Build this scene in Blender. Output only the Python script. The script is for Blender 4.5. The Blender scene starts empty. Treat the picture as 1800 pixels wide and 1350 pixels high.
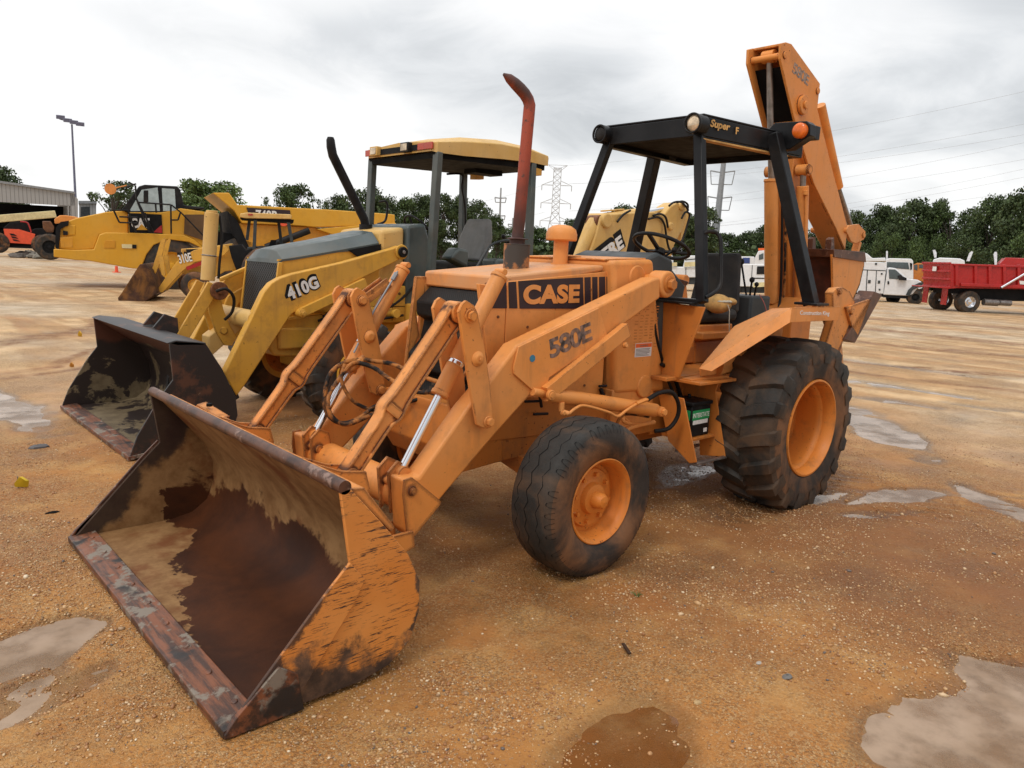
import bpy, math, random
import numpy as np
from mathutils import Vector as V, Matrix
random.seed(7); RNG = np.random.default_rng(7)
SC = bpy.context.scene
COL = SC.collection
# ---------------------------------------------------------------- camera (survey of the place)
FPX = 1327.497
CAM = V((5.02211, 3.39497, 1.65235)); YAW, PITCH, ROLL = -2.3106627, 0.1670958, 0.0466294
CF = V((math.cos(YAW)*math.cos(PITCH), math.sin(YAW)*math.cos(PITCH), -math.sin(PITCH)))
_s = V((math.sin(YAW), -math.cos(YAW), 0)); _u = _s.cross(CF)
CS = _s*math.cos(ROLL)+_u*math.sin(ROLL); CU = -_s*math.sin(ROLL)+_u*math.cos(ROLL)
def ray(px, py): return CF+CS*((px-900)/FPX)-CU*((py-675)/FPX)
def at(px, py, **k):                      # survey point -> place on a known plane
    d = ray(px, py); (a, val), = k.items()
    if a == 'd': return CAM+d*val
    i = 'xyz'.index(a); return CAM+d*((val-CAM[i])/d[i])
def aty(y, pts): return [at(p[0], p[1], y=y) for p in pts]
def onplane(px, py, o, n): d = ray(px, py); return CAM+d*((o-CAM).dot(n)/d.dot(n))
# ---------------------------------------------------------------- mesh helpers
class MB:
    def __init__(s): s.v = []; s.f = []; s.m = []
    def add(s, vs, fs, m=0):
        o = len(s.v); s.v += [tuple(p) for p in vs]
        for f in fs: s.f.append(tuple(i+o for i in f)); s.m.append(m)
        return s
    def box(s, x0, x1, y0, y1, z0, z1, m=0):
        vs = [(x, y, z) for x in (x0, x1) for y in (y0, y1) for z in (z0, z1)]
        return s.add(vs, [(0,1,3,2),(4,6,7,5),(0,4,5,1),(2,3,7,6),(0,2,6,4),(1,5,7,3)], m)
    def hexa(s, A, B, m=0):               # two quads
        return s.add(list(A)+list(B), [(3,2,1,0),(4,5,6,7),(0,1,5,4),(1,2,6,5),(2,3,7,6),(3,0,4,7)], m)
    def bar(s, a, b, w, h, up=(0,0,1), m=0, w2=None, h2=None):
        a = V(a); b = V(b); d = (b-a).normalized(); u = V(up)
        r = d.cross(u).normalized(); u = r.cross(d).normalized()
        w2 = w if w2 is None else w2; h2 = h if h2 is None else h2
        q = lambda c, w, h: [c-r*w/2-u*h/2, c+r*w/2-u*h/2, c+r*w/2+u*h/2, c-r*w/2+u*h/2]
        return s.hexa(q(a, w, h), q(b, w2, h2), m)
    def prism(s, A, off, m=0):
        n = len(A); A = [V(p) for p in A]; off = V(off); B = [p+off for p in A]
        return s.add(A+B, [tuple(range(n))[::-1], tuple(range(n, 2*n))]+[(i, (i+1) % n, n+(i+1) % n, n+i) for i in range(n)], m)
    def cyl(s, a, b, r, r2=None, n=20, m=0, caps=True):
        return s.loft([(a, r), (b, r if r2 is None else r2)], n, m, caps)
    def loft(s, rings, n=16, m=0, caps=True):     # rings: (point, radius) along a path
        P = [V(p) for p, _ in rings]; vs = []; u = None
        for i, (p, r) in enumerate(rings):
            d = (P[min(i+1, len(P)-1)]-P[max(i-1, 0)])
            d = d.normalized() if d.length > 1e-9 else V((0,0,1))
            if u is None: u = d.cross(V((0.31, 0.77, 0.55))).normalized()
            u = (u-d*u.dot(d)).normalized(); w = d.cross(u)
            for k in range(n):
                t = 2*math.pi*k/n; vs.append(P[i]+(u*math.cos(t)+w*math.sin(t))*r)
        fs = [(i*n+k, i*n+(k+1) % n, (i+1)*n+(k+1) % n, (i+1)*n+k) for i in range(len(P)-1) for k in range(n)]
        if caps: fs += [tuple(range(n))[::-1], tuple((len(P)-1)*n+k for k in range(n))]
        return s.add(vs, fs, m)
    def tube(s, pts, r, n=8, m=0, sub=5, close=False):
        P = [V(p) for p in pts]; Q = []
        N = len(P)
        for i in range(N if close else N-1):
            g = (lambda j: P[j % N]) if close else (lambda j: P[max(0, min(N-1, j))])
            p0, p1, p2, p3 = g(i-1), g(i), g(i+1), g(i+2)
            for k in range(sub):
                t = k/sub; Q.append(0.5*((2*p1)+(p2-p0)*t+(2*p0-5*p1+4*p2-p3)*t*t+(3*p1-p0-3*p2+p3)*t*t*t))
        Q.append(P[0] if close else P[-1])
        return s.loft([(q, r) for q in Q], n, m, not close)
    def lathe(s, prof, o, ax, n=48, m=0, arc=None):       # prof: (along axis, radius)
        o = V(o); ax = V(ax).normalized(); u = ax.cross(V((0,0,1)));
        u = V((1,0,0)) if u.length < 1e-4 else u.normalized(); w = ax.cross(u); vs = []
        for a, r in prof:
            for k in range(n):
                t = 2*math.pi*k/n; vs.append(o+ax*a+(u*math.cos(t)+w*math.sin(t))*r)
        return s.add(vs, [(i*n+k, (i+1)*n+k, (i+1)*n+(k+1) % n, i*n+(k+1) % n) for i in range(len(prof)-1) for k in range(n)], m)
    def ball(s, c, r, sc=(1,1,1), n=16, k=10, m=0):
        c = V(c); vs = []; fs = []
        for i in range(k+1):
            a = math.pi*i/k
            for j in range(n):
                b = 2*math.pi*j/n
                vs.append(c+V((r*sc[0]*math.sin(a)*math.cos(b), r*sc[1]*math.sin(a)*math.sin(b), r*sc[2]*math.cos(a))))
        for i in range(k):
            for j in range(n): fs.append((i*n+j, (i+1)*n+j, (i+1)*n+(j+1) % n, i*n+(j+1) % n))
        return s.add(vs, fs, m)
    def mir(s, yc):                                   # mirror about plane y = yc
        b = MB(); b.v = [(x, 2*yc-y, z) for x, y, z in s.v]; b.f = [tuple(f[::-1]) for f in s.f]; b.m = s.m[:]; return b
    def join(s, o): k = len(s.v); s.v += o.v; s.f += [tuple(i+k for i in f) for f in o.f]; s.m += o.m; return s
    def pieces(s):                                    # islands whose boxes do not touch are separate pieces
        n = len(s.v); par = list(range(n))
        def find(i):
            while par[i] != i: par[i] = par[par[i]]; i = par[i]
            return i
        for f in s.f:
            a = find(f[0])
            for i in f[1:]: par[find(i)] = a
        comp = {}
        for i in range(n): comp.setdefault(find(i), []).append(i)
        if len(comp) == 1 or len(comp) > 60: return [s]
        vs = np.array(s.v); box = [[vs[c].min(0)-.003, vs[c].max(0)+.003, set([k])] for k, c in comp.items()]
        again = True
        while again:
            again = False; out = []
            for b in box:
                for o in out:
                    if (b[0] <= o[1]).all() and (o[0] <= b[1]).all(): o[0] = np.minimum(o[0], b[0]); o[1] = np.maximum(o[1], b[1]); o[2] |= b[2]; again = True; break
                else: out.append(b)
            box = out
        if len(box) == 1: return [s]
        res = []
        for b in box:
            q = MB(); mp = {}
            for f, m in zip(s.f, s.m):
                if find(f[0]) in b[2]:
                    for i in f:
                        if i not in mp: mp[i] = len(q.v); q.v.append(s.v[i])
                    q.f.append(tuple(mp[i] for i in f)); q.m.append(m)
            res.append(q)
        return res
    def build(s, name, mats, parent=None, bevel=0, ang=35, seg=2, label=None, split=True):
        if split and parent is not None and len(s.f) < 6000:
            ps = s.pieces()
            if len(ps) > 1:
                return [p.build(name, mats, parent, bevel, ang, seg, label, False) for p in ps][0]
        me = bpy.data.meshes.new(name); org = ORG.get(parent, V((0,0,0)))
        me.from_pydata([(x-org[0], y-org[1], z-org[2]) for x, y, z in s.v], [], s.f)
        mats = mats if isinstance(mats, (list, tuple)) else [mats]
        for m in mats: me.materials.append(m)
        if len(mats) > 1: me.polygons.foreach_set('material_index', s.m)
        me.polygons.foreach_set('use_smooth', [True]*len(me.polygons))
        me.validate(); me.set_sharp_from_angle(angle=math.radians(ang)); me.update()
        o = bpy.data.objects.new(name, me); COL.objects.link(o)
        if parent is not None: o.parent = parent; ORG[o] = org
        if bevel:
            b = o.modifiers.new('bevel', 'BEVEL'); b.width = bevel; b.segments = seg; b.limit_method = 'ANGLE'; b.angle_limit = math.radians(32); b.harden_normals = False
        if label: o['label'] = label
        return o
ORG = {}
def thing(name, label, cat, loc, group=None):
    o = bpy.data.objects.new(name, None); COL.objects.link(o); o.empty_display_size = .3
    o.location = loc; ORG[o] = V(loc); o['label'] = label; o['category'] = cat
    if group: o['group'] = group
    return o
def solo(name, label, cat, mb, mats, loc, group=None, **k):    # a thing that is one mesh
    loc = V(loc); mb.v = [(x-loc[0], y-loc[1], z-loc[2]) for x, y, z in mb.v]
    o = mb.build(name, mats, **k); o.location = loc; o['label'] = label; o['category'] = cat
    if group: o['group'] = group
    return o
def struct(o, kind='structure'): o['kind'] = kind; return o
def kids(o): return [c for c in bpy.data.objects if c.parent == o]
def copy_tree(o, parent=None):
    c = o.copy(); COL.objects.link(c); c.parent = parent
    for ch in kids(o): copy_tree(ch, c)
    return c
def text(s, o, xdir, ydir, h, mat, name='lettering', parent=None, off=0.0, depth=.002, width=None, shear=0, sp=1.0):
    cu = bpy.data.curves.new(name, 'FONT'); cu.body = s; cu.size = 1; cu.offset = off; cu.extrude = .5; cu.shear = shear; cu.space_character = sp
    t = bpy.data.objects.new('tmp', cu); COL.objects.link(t); bpy.context.view_layer.update()
    me = bpy.data.meshes.new_from_object(t.evaluated_get(bpy.context.evaluated_depsgraph_get()))
    bpy.data.objects.remove(t); bpy.data.curves.remove(cu)
    xs = [v.co.x for v in me.vertices]; ys = [v.co.y for v in me.vertices]; x0, x1, y0, y1 = min(xs), max(xs), min(ys), max(ys)
    X = V(xdir).normalized(); Y = V(ydir); Y = (Y-X*Y.dot(X)).normalized(); Z = X.cross(Y)
    ky = h/(y1-y0); kx = ky if width is None else width/(x1-x0); org = ORG.get(parent, V((0,0,0))); o = V(o)
    for v in me.vertices:
        v.co = o+X*((v.co.x-x0)*kx)+Y*((v.co.y-y0)*ky)+Z*(v.co.z*depth)-org
    me.materials.clear(); me.materials.append(mat); me.name = name
    ob = bpy.data.objects.new(name, me); COL.objects.link(ob)
    if parent is not None: ob.parent = parent; ORG[ob] = org
    return ob
# ---------------------------------------------------------------- materials
class NT:
    def __init__(s, name):
        s.mat = bpy.data.materials.new(name); s.mat.use_nodes = True; s.t = s.mat.node_tree; s.b = s.t.nodes['Principled BSDF']
        s.co = s.n('ShaderNodeTexCoord').outputs['Object']
    def n(s, ty, **k):
        o = s.t.nodes.new(ty)
        for a, b in k.items(): setattr(o, a, b)
        return o
    def set(s, node, i, v):
        if v is None: return
        if hasattr(v, 'is_linked') or isinstance(v, bpy.types.NodeSocket): s.t.links.new(v, node.inputs[i])
        else: node.inputs[i].default_value = v
    def noise(s, sc, det=4, rough=.55, vec=None, dist=0, col=False):
        o = s.n('ShaderNodeTexNoise'); s.set(o, 'Vector', vec or s.co); o.inputs['Scale'].default_value = sc
        o.inputs['Detail'].default_value = det; o.inputs['Roughness'].default_value = rough; o.inputs['Distortion'].default_value = dist
        return o.outputs['Color' if col else 'Fac']
    def vor(s, sc, out='Distance', feat='F1', vec=None, rnd=1):
        o = s.n('ShaderNodeTexVoronoi', feature=feat); s.set(o, 'Vector', vec or s.co); o.inputs['Scale'].default_value = sc; o.inputs['Randomness'].default_value = rnd
        return o.outputs[out]
    def map(s, sc, vec=None, rot=(0,0,0), loc=(0,0,0)):
        o = s.n('ShaderNodeMapping'); s.set(o, 'Vector', vec or s.co); o.inputs['Scale'].default_value = sc; o.inputs['Rotation'].default_value = rot; o.inputs['Location'].default_value = loc
        return o.outputs[0]
    def ss(s, v, a, b, lo=0., hi=1.):      # smooth range
        o = s.n('ShaderNodeMapRange', interpolation_type='SMOOTHSTEP'); s.set(o, 0, v)
        for i, q in ((1, a), (2, b), (3, lo), (4, hi)): o.inputs[i].default_value = q
        return o.outputs[0]
    def mx(s, f, a, b):
        o = s.n('ShaderNodeMix', data_type='RGBA'); s.set(o, 0, f); s.set(o, 6, c4(a)); s.set(o, 7, c4(b)); return o.outputs[2]
    def mul(s, a, f):                        # colour times value
        o = s.n('ShaderNodeVectorMath', operation='SCALE'); s.set(o, 0, a); s.set(o, 3, f); return o.outputs[0]
    def m(s, op, a, b=0., c=None):
        o = s.n('ShaderNodeMath', operation=op); s.set(o, 0, a); s.set(o, 1, b)
        if c is not None: s.set(o, 2, c)
        return o.outputs[0]
    def sep(s, vec=None): o = s.n('ShaderNodeSeparateXYZ'); s.set(o, 0, vec or s.co); return o.outputs
    def edge(s, r=.01):
        b = s.n('ShaderNodeBevel', samples=4); b.inputs['Radius'].default_value = r; g = s.n('ShaderNodeNewGeometry')
        d = s.n('ShaderNodeVectorMath', operation='DOT_PRODUCT'); s.set(d, 0, b.outputs[0]); s.set(d, 1, g.outputs['Normal'])
        return s.m('SUBTRACT', 1., d.outputs['Value'])
    def bump(s, h, st=.3, dist=.01, nrm=None):
        o = s.n('ShaderNodeBump'); o.inputs['Strength'].default_value = st; o.inputs['Distance'].default_value = dist; s.set(o, 'Height', h)
        if nrm is not None: s.set(o, 'Normal', nrm)
        return o.outputs[0]
    def out(s, col=None, rough=None, metal=None, nrm=None, spec=None):
        if col is not None: s.set(s.b, 'Base Color', c4(col))
        if rough is not None: s.set(s.b, 'Roughness', rough)
        if metal is not None: s.set(s.b, 'Metallic', metal)
        if nrm is not None: s.set(s.b, 'Normal', nrm)
        if spec is not None: s.set(s.b, 'Specular IOR Level', spec)
        return s.mat
def c4(c): return (*c, 1.) if isinstance(c, tuple) and len(c) == 3 else c
def paint(name, base, fade=None, chip=.3, dirt=.3, edge=0, rough=.45, rust=(.075,.028,.014), dcol=(.2,.1,.045), sc=1.):
    t = NT(name); fade = fade or tuple(min(1, c*1.12+.02) for c in base)
    col = t.mx(t.ss(t.noise(1.7*sc, 5), .35, .68), base, fade)
    col = t.mx(t.m('MULTIPLY', t.ss(t.noise(5*sc, 7, .65), .48, .72), dirt), col, dcol)
    grime = t.map((9*sc, 9*sc, 1.2*sc)); col = t.mx(t.m('MULTIPLY', t.ss(t.noise(1.5, 5, .6, grime), .52, .75), dirt*.7), col, dcol)
    big = t.ss(t.noise(3.1*sc, 3), .42, .66)
    spots = t.ss(t.noise(46*sc, 3, .6), .725-.12*chip, .745-.12*chip); mask = t.m('MULTIPLY', spots, t.m('ADD', t.m('MULTIPLY', big, .9), .1)) if chip > 0 else 0.
    if edge:
        e = t.ss(t.m('ADD', t.m('MULTIPLY', t.edge(.010+.028*edge), 1.5), t.m('MULTIPLY', t.noise(34*sc, 6, .8), .62)), .50-.06*edge, .53-.06*edge)
        e = t.m('MULTIPLY', e, t.ss(t.noise(6*sc, 3), .52-.2*edge, .60-.2*edge))
        mask = t.m('MAXIMUM', mask, e)
    col = t.mx(mask, col, rust) if chip > 0 or edge else col
    r = t.m('ADD', t.m('MULTIPLY', t.noise(11*sc, 5), .3), rough-.12); r = t.m('ADD', r, t.m('MULTIPLY', mask, .25)) if chip > 0 or edge else r
    h = t.m('ADD', t.noise(35*sc, 3), t.m('MULTIPLY', mask, -.8)) if chip > 0 or edge else t.noise(35*sc, 3)
    return t.out(col, r, nrm=t.bump(h, .10, .004), spec=.32)
def flat(name, base, rough=.5, metal=0., var=.25, sc=6., bump=.08, spec=None, dirt=0, dcol=(.2,.1,.045)):
    if spec is None and max(base) < .07: spec = .18
    t = NT(name); b = t.mul(t.mx(.0, base, base), t.ss(t.noise(sc, 6, .6), .3, .75, 1-var, 1+var*.6))
    if dirt: b = t.mx(t.m('MULTIPLY', t.ss(t.noise(sc*.5, 8, .65, dist=.5), .42, .62), dirt), b, dcol)
    return t.out(b, t.ss(t.noise(sc*2, 4), .3, .7, max(.02, rough-.08), min(1, rough+.1)), metal, t.bump(t.noise(sc*8, 4), bump, .005) if bump else None, spec)
M = {}
OR = (.72,.265,.055); YE = (.68,.355,.045)
def make_materials():
    M['orange'] = paint('orange_paint', OR, (.75,.31,.09), .38, .34, 0)
    M['dusty_orange'] = paint('dusty_orange_paint', OR, (.62,.31,.14), .5, .6, 0, dcol=(.34,.20,.12))
    M['orange_worn'] = paint('worn_orange_paint', OR, (.68,.28,.08), .75, .35, .9)
    M['orange_edge'] = paint('edge_worn_orange_paint', OR, (.68,.28,.08), .45, .3, .25)
    M['orange_deep'] = paint('dirty_orange_paint', (.52,.165,.028), (.56,.2,.04), .5, .5, 0)
    M['rim_orange'] = paint('wheel_orange_paint', (.62,.185,.024), (.66,.23,.04), .6, .6, 0)
    M['yellow'] = paint('yellow_paint', YE, (.62,.33,.06), .3, .35, 0)
    M['yellow_edge'] = paint('edge_worn_yellow_paint', YE, (.62,.33,.06), .4, .35, .3)
    M['yellow_pale'] = paint('faded_yellow_paint', (.62,.37,.10), (.66,.43,.16), .3, .2, 0)
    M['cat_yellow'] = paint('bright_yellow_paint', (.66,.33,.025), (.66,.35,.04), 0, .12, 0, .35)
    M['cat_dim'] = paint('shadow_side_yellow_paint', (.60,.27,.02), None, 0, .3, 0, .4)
    M['grey_green'] = flat('grey_green_plastic', (.060,.082,.082), .42, var=.3, sc=4, dirt=.25, dcol=(.16,.13,.09))
    M['slate'] = flat('slate_painted_steel', (.05,.058,.062), .45, var=.25, dirt=.15, dcol=(.14,.12,.1))
    M['black'] = flat('black_paint', (.014,.014,.015), .42, var=.4, dirt=.12, dcol=(.09,.07,.055))
    M['black_dull'] = flat('dull_black', (.012,.012,.013), .7, var=.4)
    M['canopy_black'] = flat('weathered_black_paint', (.0125,.0130,.0145), .36, var=.35, dirt=.06, dcol=(.10,.09,.08))
    M['dark'] = flat('dark_recess', (.006,.006,.006), .8, var=.3)
    M['chrome'] = flat('chrome_rod', (.8,.8,.82), .12, 1., var=.05, bump=0)
    M['steel'] = flat('worn_steel', (.30,.27,.25), .45, .8, var=.4, sc=14)
    M['bolt'] = flat('rusty_bolt', (.20,.075,.03), .6, .3, var=.5, sc=40)
    M['hose'] = flat('hose_with_paint_flaking', (.02,.017,.015), .55, var=.4, sc=25, dirt=1., dcol=(.42,.16,.04))
    M['rubber_hose'] = flat('black_hose', (.015,.013,.012), .5, var=.3)
    M['red_rust'] = None
    M['white'] = flat('white_paint', (.74,.75,.76), .35, var=.08, dirt=.08, dcol=(.4,.35,.28))
    M['white_print'] = flat('white_print', (.78,.77,.74), .5, var=.12, sc=60)
    M['cream'] = flat('cream_boom_paint', (.72,.62,.33), .5, var=.15, dirt=.2)
    M['red'] = flat('dark_red_paint', (.42,.014,.014), .28, var=.18, sc=2, dirt=.1, dcol=(.18,.06,.04))
    M['bright_red'] = flat('bright_orange_red_paint', (.82,.10,.035), .4, var=.1)
    M['glass'] = flat('tinted_window', (.05,.075,.08), .06, .0, var=.2, bump=0, spec=.8)
    M['cab_glass'] = flat('pale_window', (.42,.50,.50), .08, .0, var=.2, bump=0, spec=.8)
    M['lens'] = flat('lamp_lens', (.75,.6,.42), .08, .4, var=.5, sc=12, bump=0)
    M['amber'] = flat('amber_lens', (.80,.16,.015), .25, var=.2, sc=20)
    M['red_lens'] = flat('red_lens', (.45,.06,.03), .3, var=.25)
    M['seat_black'] = flat('black_vinyl', (.03,.028,.027), .6, var=.3, sc=10, dirt=.3, dcol=(.08,.065,.05))
    M['seat_grey'] = flat('grey_vinyl', (.24,.24,.23), .6, var=.25, sc=5, dirt=.3, dcol=(.10,.085,.06))
    M['decal'] = flat('brown_black_decal', (.045,.030,.034), .5, var=.2)
    M['decal_faded'] = flat('faded_decal', (.17,.125,.115), .55, var=.9, sc=26, dirt=.35, dcol=(.5,.22,.08))
    M['decal_grey'] = flat('faded_grey_decal', (.26,.22,.20), .55, var=.7, sc=50, dirt=.5, dcol=(.6,.27,.1))
    M['blue'] = flat('blue_sticker', (.035,.19,.30), .5)
    M['green_label'] = flat('green_label', (.02,.33,.10), .4, var=.1)
    M['label_orange'] = flat('orange_label', (.80,.13,.02), .5, var=.1)
    M['print'] = flat('grey_print', (.16,.15,.14), .5, var=.2)
    M['foam'] = flat('tan_foam', (.62,.36,.12), .8, var=.4, sc=12)
    M['cloth'] = flat('torn_cloth', (.55,.5,.4), .8, var=.3, sc=20)
    M['galv'] = flat('galvanised_steel', (.30,.31,.32), .5, .3, var=.2)
    M['pale_steel'] = flat('pale_tower_steel', (.46,.47,.48), .6, var=.1, bump=0)
    M['pole_blue'] = flat('lamp_pole_steel', (.17,.17,.24), .5, .2)
    M['wire'] = flat('wire', (.34,.34,.35), .6, bump=0)
    M['siding'] = None
    M['bark'] = flat('bark', (.07,.055,.045), .9, var=.4, sc=3)
    # exhaust stack: red primer burnt dark low down and at the tip
    t = NT('heat_rusted_red_steel'); z = t.sep()[2]
    nz = t.m('ADD', z, t.m('MULTIPLY', t.noise(7, 6), .5))
    col = t.mx(t.ss(nz, 2.00, 2.62), (.055,.020,.016), (.34,.055,.022)); col = t.mx(t.ss(nz, 2.76, 2.90), col, (.07,.03,.024))
    col = t.mx(t.ss(t.noise(30, 6, .7), .56, .66), col, (.10,.035,.022)); M['red_rust'] = t.out(col, .6, nrm=t.bump(t.noise(60, 5), .2, .004))
    # muffler can
    t = NT('burnt_muffler'); col = t.mx(t.ss(t.noise(6, 6, .6), .50, .58), (.045,.038,.033), (.36,.15,.05)); M['muffler'] = t.out(col, .6, nrm=t.bump(t.noise(60, 4), .15, .004))
    # tyres
    def tyre(name, c, mud, amt):
        t = NT(name); col = t.mx(t.ss(t.noise(5, 8, .65), .3, .75), c, tuple(k*1.9 for k in c))
        col = t.mx(t.m('MULTIPLY', t.ss(t.noise(3.3, 8, .6, dist=.6), .40, .66), amt), col, mud)
        return t.out(col, t.ss(t.noise(9, 4), .3, .7, .55, .75), nrm=t.bump(t.m('ADD', t.noise(90, 4), t.noise(18, 5)), .25, .006), spec=.22)
    M['tyre'] = tyre('worn_black_rubber', (.024,.0225,.0205), (.13,.075,.042), .7)
    M['tyre_side'] = tyre('muddy_rubber', (.026,.021,.018), (.20,.095,.045), 1.)
    # bucket inside: wet rust with a film of dried tan mud
    t = NT('rusted_bucket_steel'); X = t.sep()
    n1 = t.noise(1.9, 9, .62, dist=.35); n2 = t.noise(7, 8, .7); n3 = t.noise(2.6, 7, .6, vec=t.map((1,1,1), loc=(3.1,7.7,1.)))
    film = t.mx(t.ss(n2, .3, .7), (.18,.085,.030), (.32,.18,.075)); film = t.mx(t.ss(n3, .55, .7), film, (.16,.055,.018))
    wet = t.mx(t.ss(n1, .3, .7), (.032,.010,.004), (.090,.026,.007))
    hgt = t.m('ADD', t.m('ADD', X[2], t.m('MULTIPLY', t.m('SUBTRACT', n1, .5), .85)), t.m('MULTIPLY', t.m('SUBTRACT', t.noise(3.4, 8, .66), .5), .25)); wm = t.ss(hgt, .235, .285, 1, 0)
    # tan dry patch at the far front of the floor
    px = t.m('ADD', t.m('ADD', t.m('MULTIPLY', t.m('SUBTRACT', X[0], 3.80), 1.25), t.m('MULTIPLY', t.m('SUBTRACT', -.30, X[1]), .42)), t.m('MULTIPLY', t.m('SUBTRACT', n3, .5), 1.3)); wm = t.m('MULTIPLY', wm, t.m('SUBTRACT', 1., t.ss(t.m('ADD', px, t.m('MULTIPLY', n2, .28)), .22, .25)))
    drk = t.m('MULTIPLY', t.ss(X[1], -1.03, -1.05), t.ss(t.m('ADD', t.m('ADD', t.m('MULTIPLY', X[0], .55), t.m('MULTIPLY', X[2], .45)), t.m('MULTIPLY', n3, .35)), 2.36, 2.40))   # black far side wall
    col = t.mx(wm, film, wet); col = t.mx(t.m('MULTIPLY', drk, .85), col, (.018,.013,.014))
    M['bucket_in'] = t.out(col, t.m('ADD', .55, t.m('MULTIPLY', n2, .2)), .0, t.bump(n2, .25, .006), .22)
    t = NT('worn_cutting_edge'); n = t.noise(9, 9, .7); a = t.map((6,1.2,6)); n2 = t.noise(3.2, 8, .7, t.map((9,.9,9)))
    col = t.mx(t.ss(n2, .4, .6), (.065,.030,.020), (.22,.075,.032)); col = t.mx(t.ss(n, .52, .60), col, (.22,.18,.14)); col = t.mx(t.ss(t.noise(4, 6), .55, .63), col, (.022,.016,.014))
    M['edge'] = t.out(col, t.ss(n, .3, .7, .35, .65), .15, t.bump(n, .35, .006))
    t = NT('rubbed_rust_lip'); n = t.noise(8, 9, .7); col = t.mx(t.ss(n, .35, .6), (.045,.020,.014), (.12,.05,.028)); col = t.mx(t.ss(t.noise(5, 8, .7), .56, .62), col, (.24,.15,.115))
    M['lip'] = t.out(col, .45, .2, t.bump(n, .3, .005))
    # bucket outside: scratched orange, burnt-dark toward the bottom and rear edges
    t = NT('scratched_orange_bucket_side'); X = t.sep(); n = t.noise(5, 9, .68)
    vec = t.map((7, 7, 90), rot=(0, math.radians(-40), 0)); sc1 = t.m('MAXIMUM', t.noise(1.6, 5, .7, vec), t.m('MAXIMUM', t.noise(1.5, 5, .7, t.map((6, 6, 70), rot=(0, math.radians(-62), 0), loc=(3, 0, 1))), t.noise(1.5, 5, .7, t.map((7, 7, 80), rot=(0, math.radians(-12), 0)))))
    col = t.mx(t.ss(t.noise(2.5, 4), .3, .7), (.62,.21,.035), (.68,.27,.06)); col = t.mx(t.m('MULTIPLY', t.ss(sc1, .595, .62), t.ss(t.noise(3.3, 6, .6), .40, .50)), col, (.06,.028,.018))
    low = t.m('SUBTRACT', t.m('ADD', t.m('MULTIPLY', t.m('SUBTRACT', .50, X[2]), 1.0), t.m('MULTIPLY', n, .62)), t.m('MULTIPLY', t.m('ABSOLUTE', t.m('SUBTRACT', X[0], 3.86)), .12))
    back = t.m('ADD', t.m('MULTIPLY', t.m('SUBTRACT', 3.42, X[0]), 2.6), t.m('MULTIPLY', n, .9))
    d = t.m('MAXIMUM', t.ss(low, .57, .66), t.ss(back, .50, .58)); col = t.mx(d, col, t.mx(t.ss(t.noise(6, 8, .7), .36, .64), (.035,.022,.017), (.16,.085,.048)))
    front = t.m('ADD', t.m('ADD', X[0], t.m('MULTIPLY', X[2], .91)), t.m('MULTIPLY', n, .35)); col = t.mx(t.m('MULTIPLY', t.m('MULTIPLY', t.ss(front, 4.31, 4.34), .9), t.ss(X[2], .46, .52, 1, 0)), col, (.05,.024,.016))
    col = t.mx(t.m('MULTIPLY', t.ss(t.noise(7, 8, .72, vec=t.map((1,1,1), loc=(5,1,2))), .62, .65), d), col, (.36,.27,.18))
    M['bucket_out'] = t.out(col, t.ss(n, .3, .7, .4, .65), 0., t.bump(sc1, .12, .004))
    t = NT('black_bucket_paint'); n = t.noise(4, 9, .68); col = t.mx(t.ss(n, .52, .62), (.020,.017,.017), (.085,.038,.024)); col = t.mx(t.ss(t.noise(9, 8, .7), .64, .68), col, (.22,.17,.12))
    M['deere_bucket'] = t.out(col, .5, nrm=t.bump(n, .2, .005))
    t = NT('mud_filmed_bucket_inside'); X = t.sep(); n = t.noise(2.3, 9, .64, dist=.4); n2 = t.noise(9, 7, .7)
    col = t.mx(t.ss(n2, .3, .7), (.11,.078,.042), (.20,.15,.085)); col = t.mx(t.ss(t.m('ADD', n, t.m('MULTIPLY', X[2], .15)), .50, .53), col, (.022,.013,.010)); col = t.mx(t.ss(t.m('ADD', X[2], t.m('MULTIPLY', n, .3)), .80, .86), col, (.085,.026,.012))
    M['deere_in'] = t.out(col, .5, nrm=t.bump(n2, .25, .005))
    # radiator mesh
    t = NT('black_perforated_mesh'); v = t.vor(110, rnd=0, vec=t.map((0,1,1), rot=(.5,0,0))); col = t.mx(t.ss(v, .30, .42), (.002,.002,.002), (.022,.021,.02)); col = t.mx(t.m('MULTIPLY', t.ss(t.noise(7, 8, .7), .60, .68), .6), col, (.16,.10,.06))
    M['mesh'] = t.out(col, .5, nrm=t.bump(t.ss(v, .3, .42), .5, .004), spec=.12)
    t = NT('black_hex_grille'); v = t.vor(34, rnd=.0, feat='F1', vec=t.map((0,1,1), rot=(.78,0,0))); col = t.mx(t.ss(v, .36, .44), (.001,.001,.001), (.075,.075,.075)); M['hexgrille'] = t.out(col, .5, nrm=t.bump(t.ss(v, .36, .44), .6, .006), spec=.12)
    t = NT('ribbed_metal_siding'); w = t.n('ShaderNodeTexWave'); t.set(w, 'Vector', t.co); w.inputs['Scale'].default_value = .8; w.inputs['Distortion'].default_value = 0
    col = t.mx(t.ss(w.outputs['Fac'], .0, .15), (.20,.19,.185), (.36,.355,.345)); M['siding'] = t.out(col, .55)
make_materials()
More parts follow.
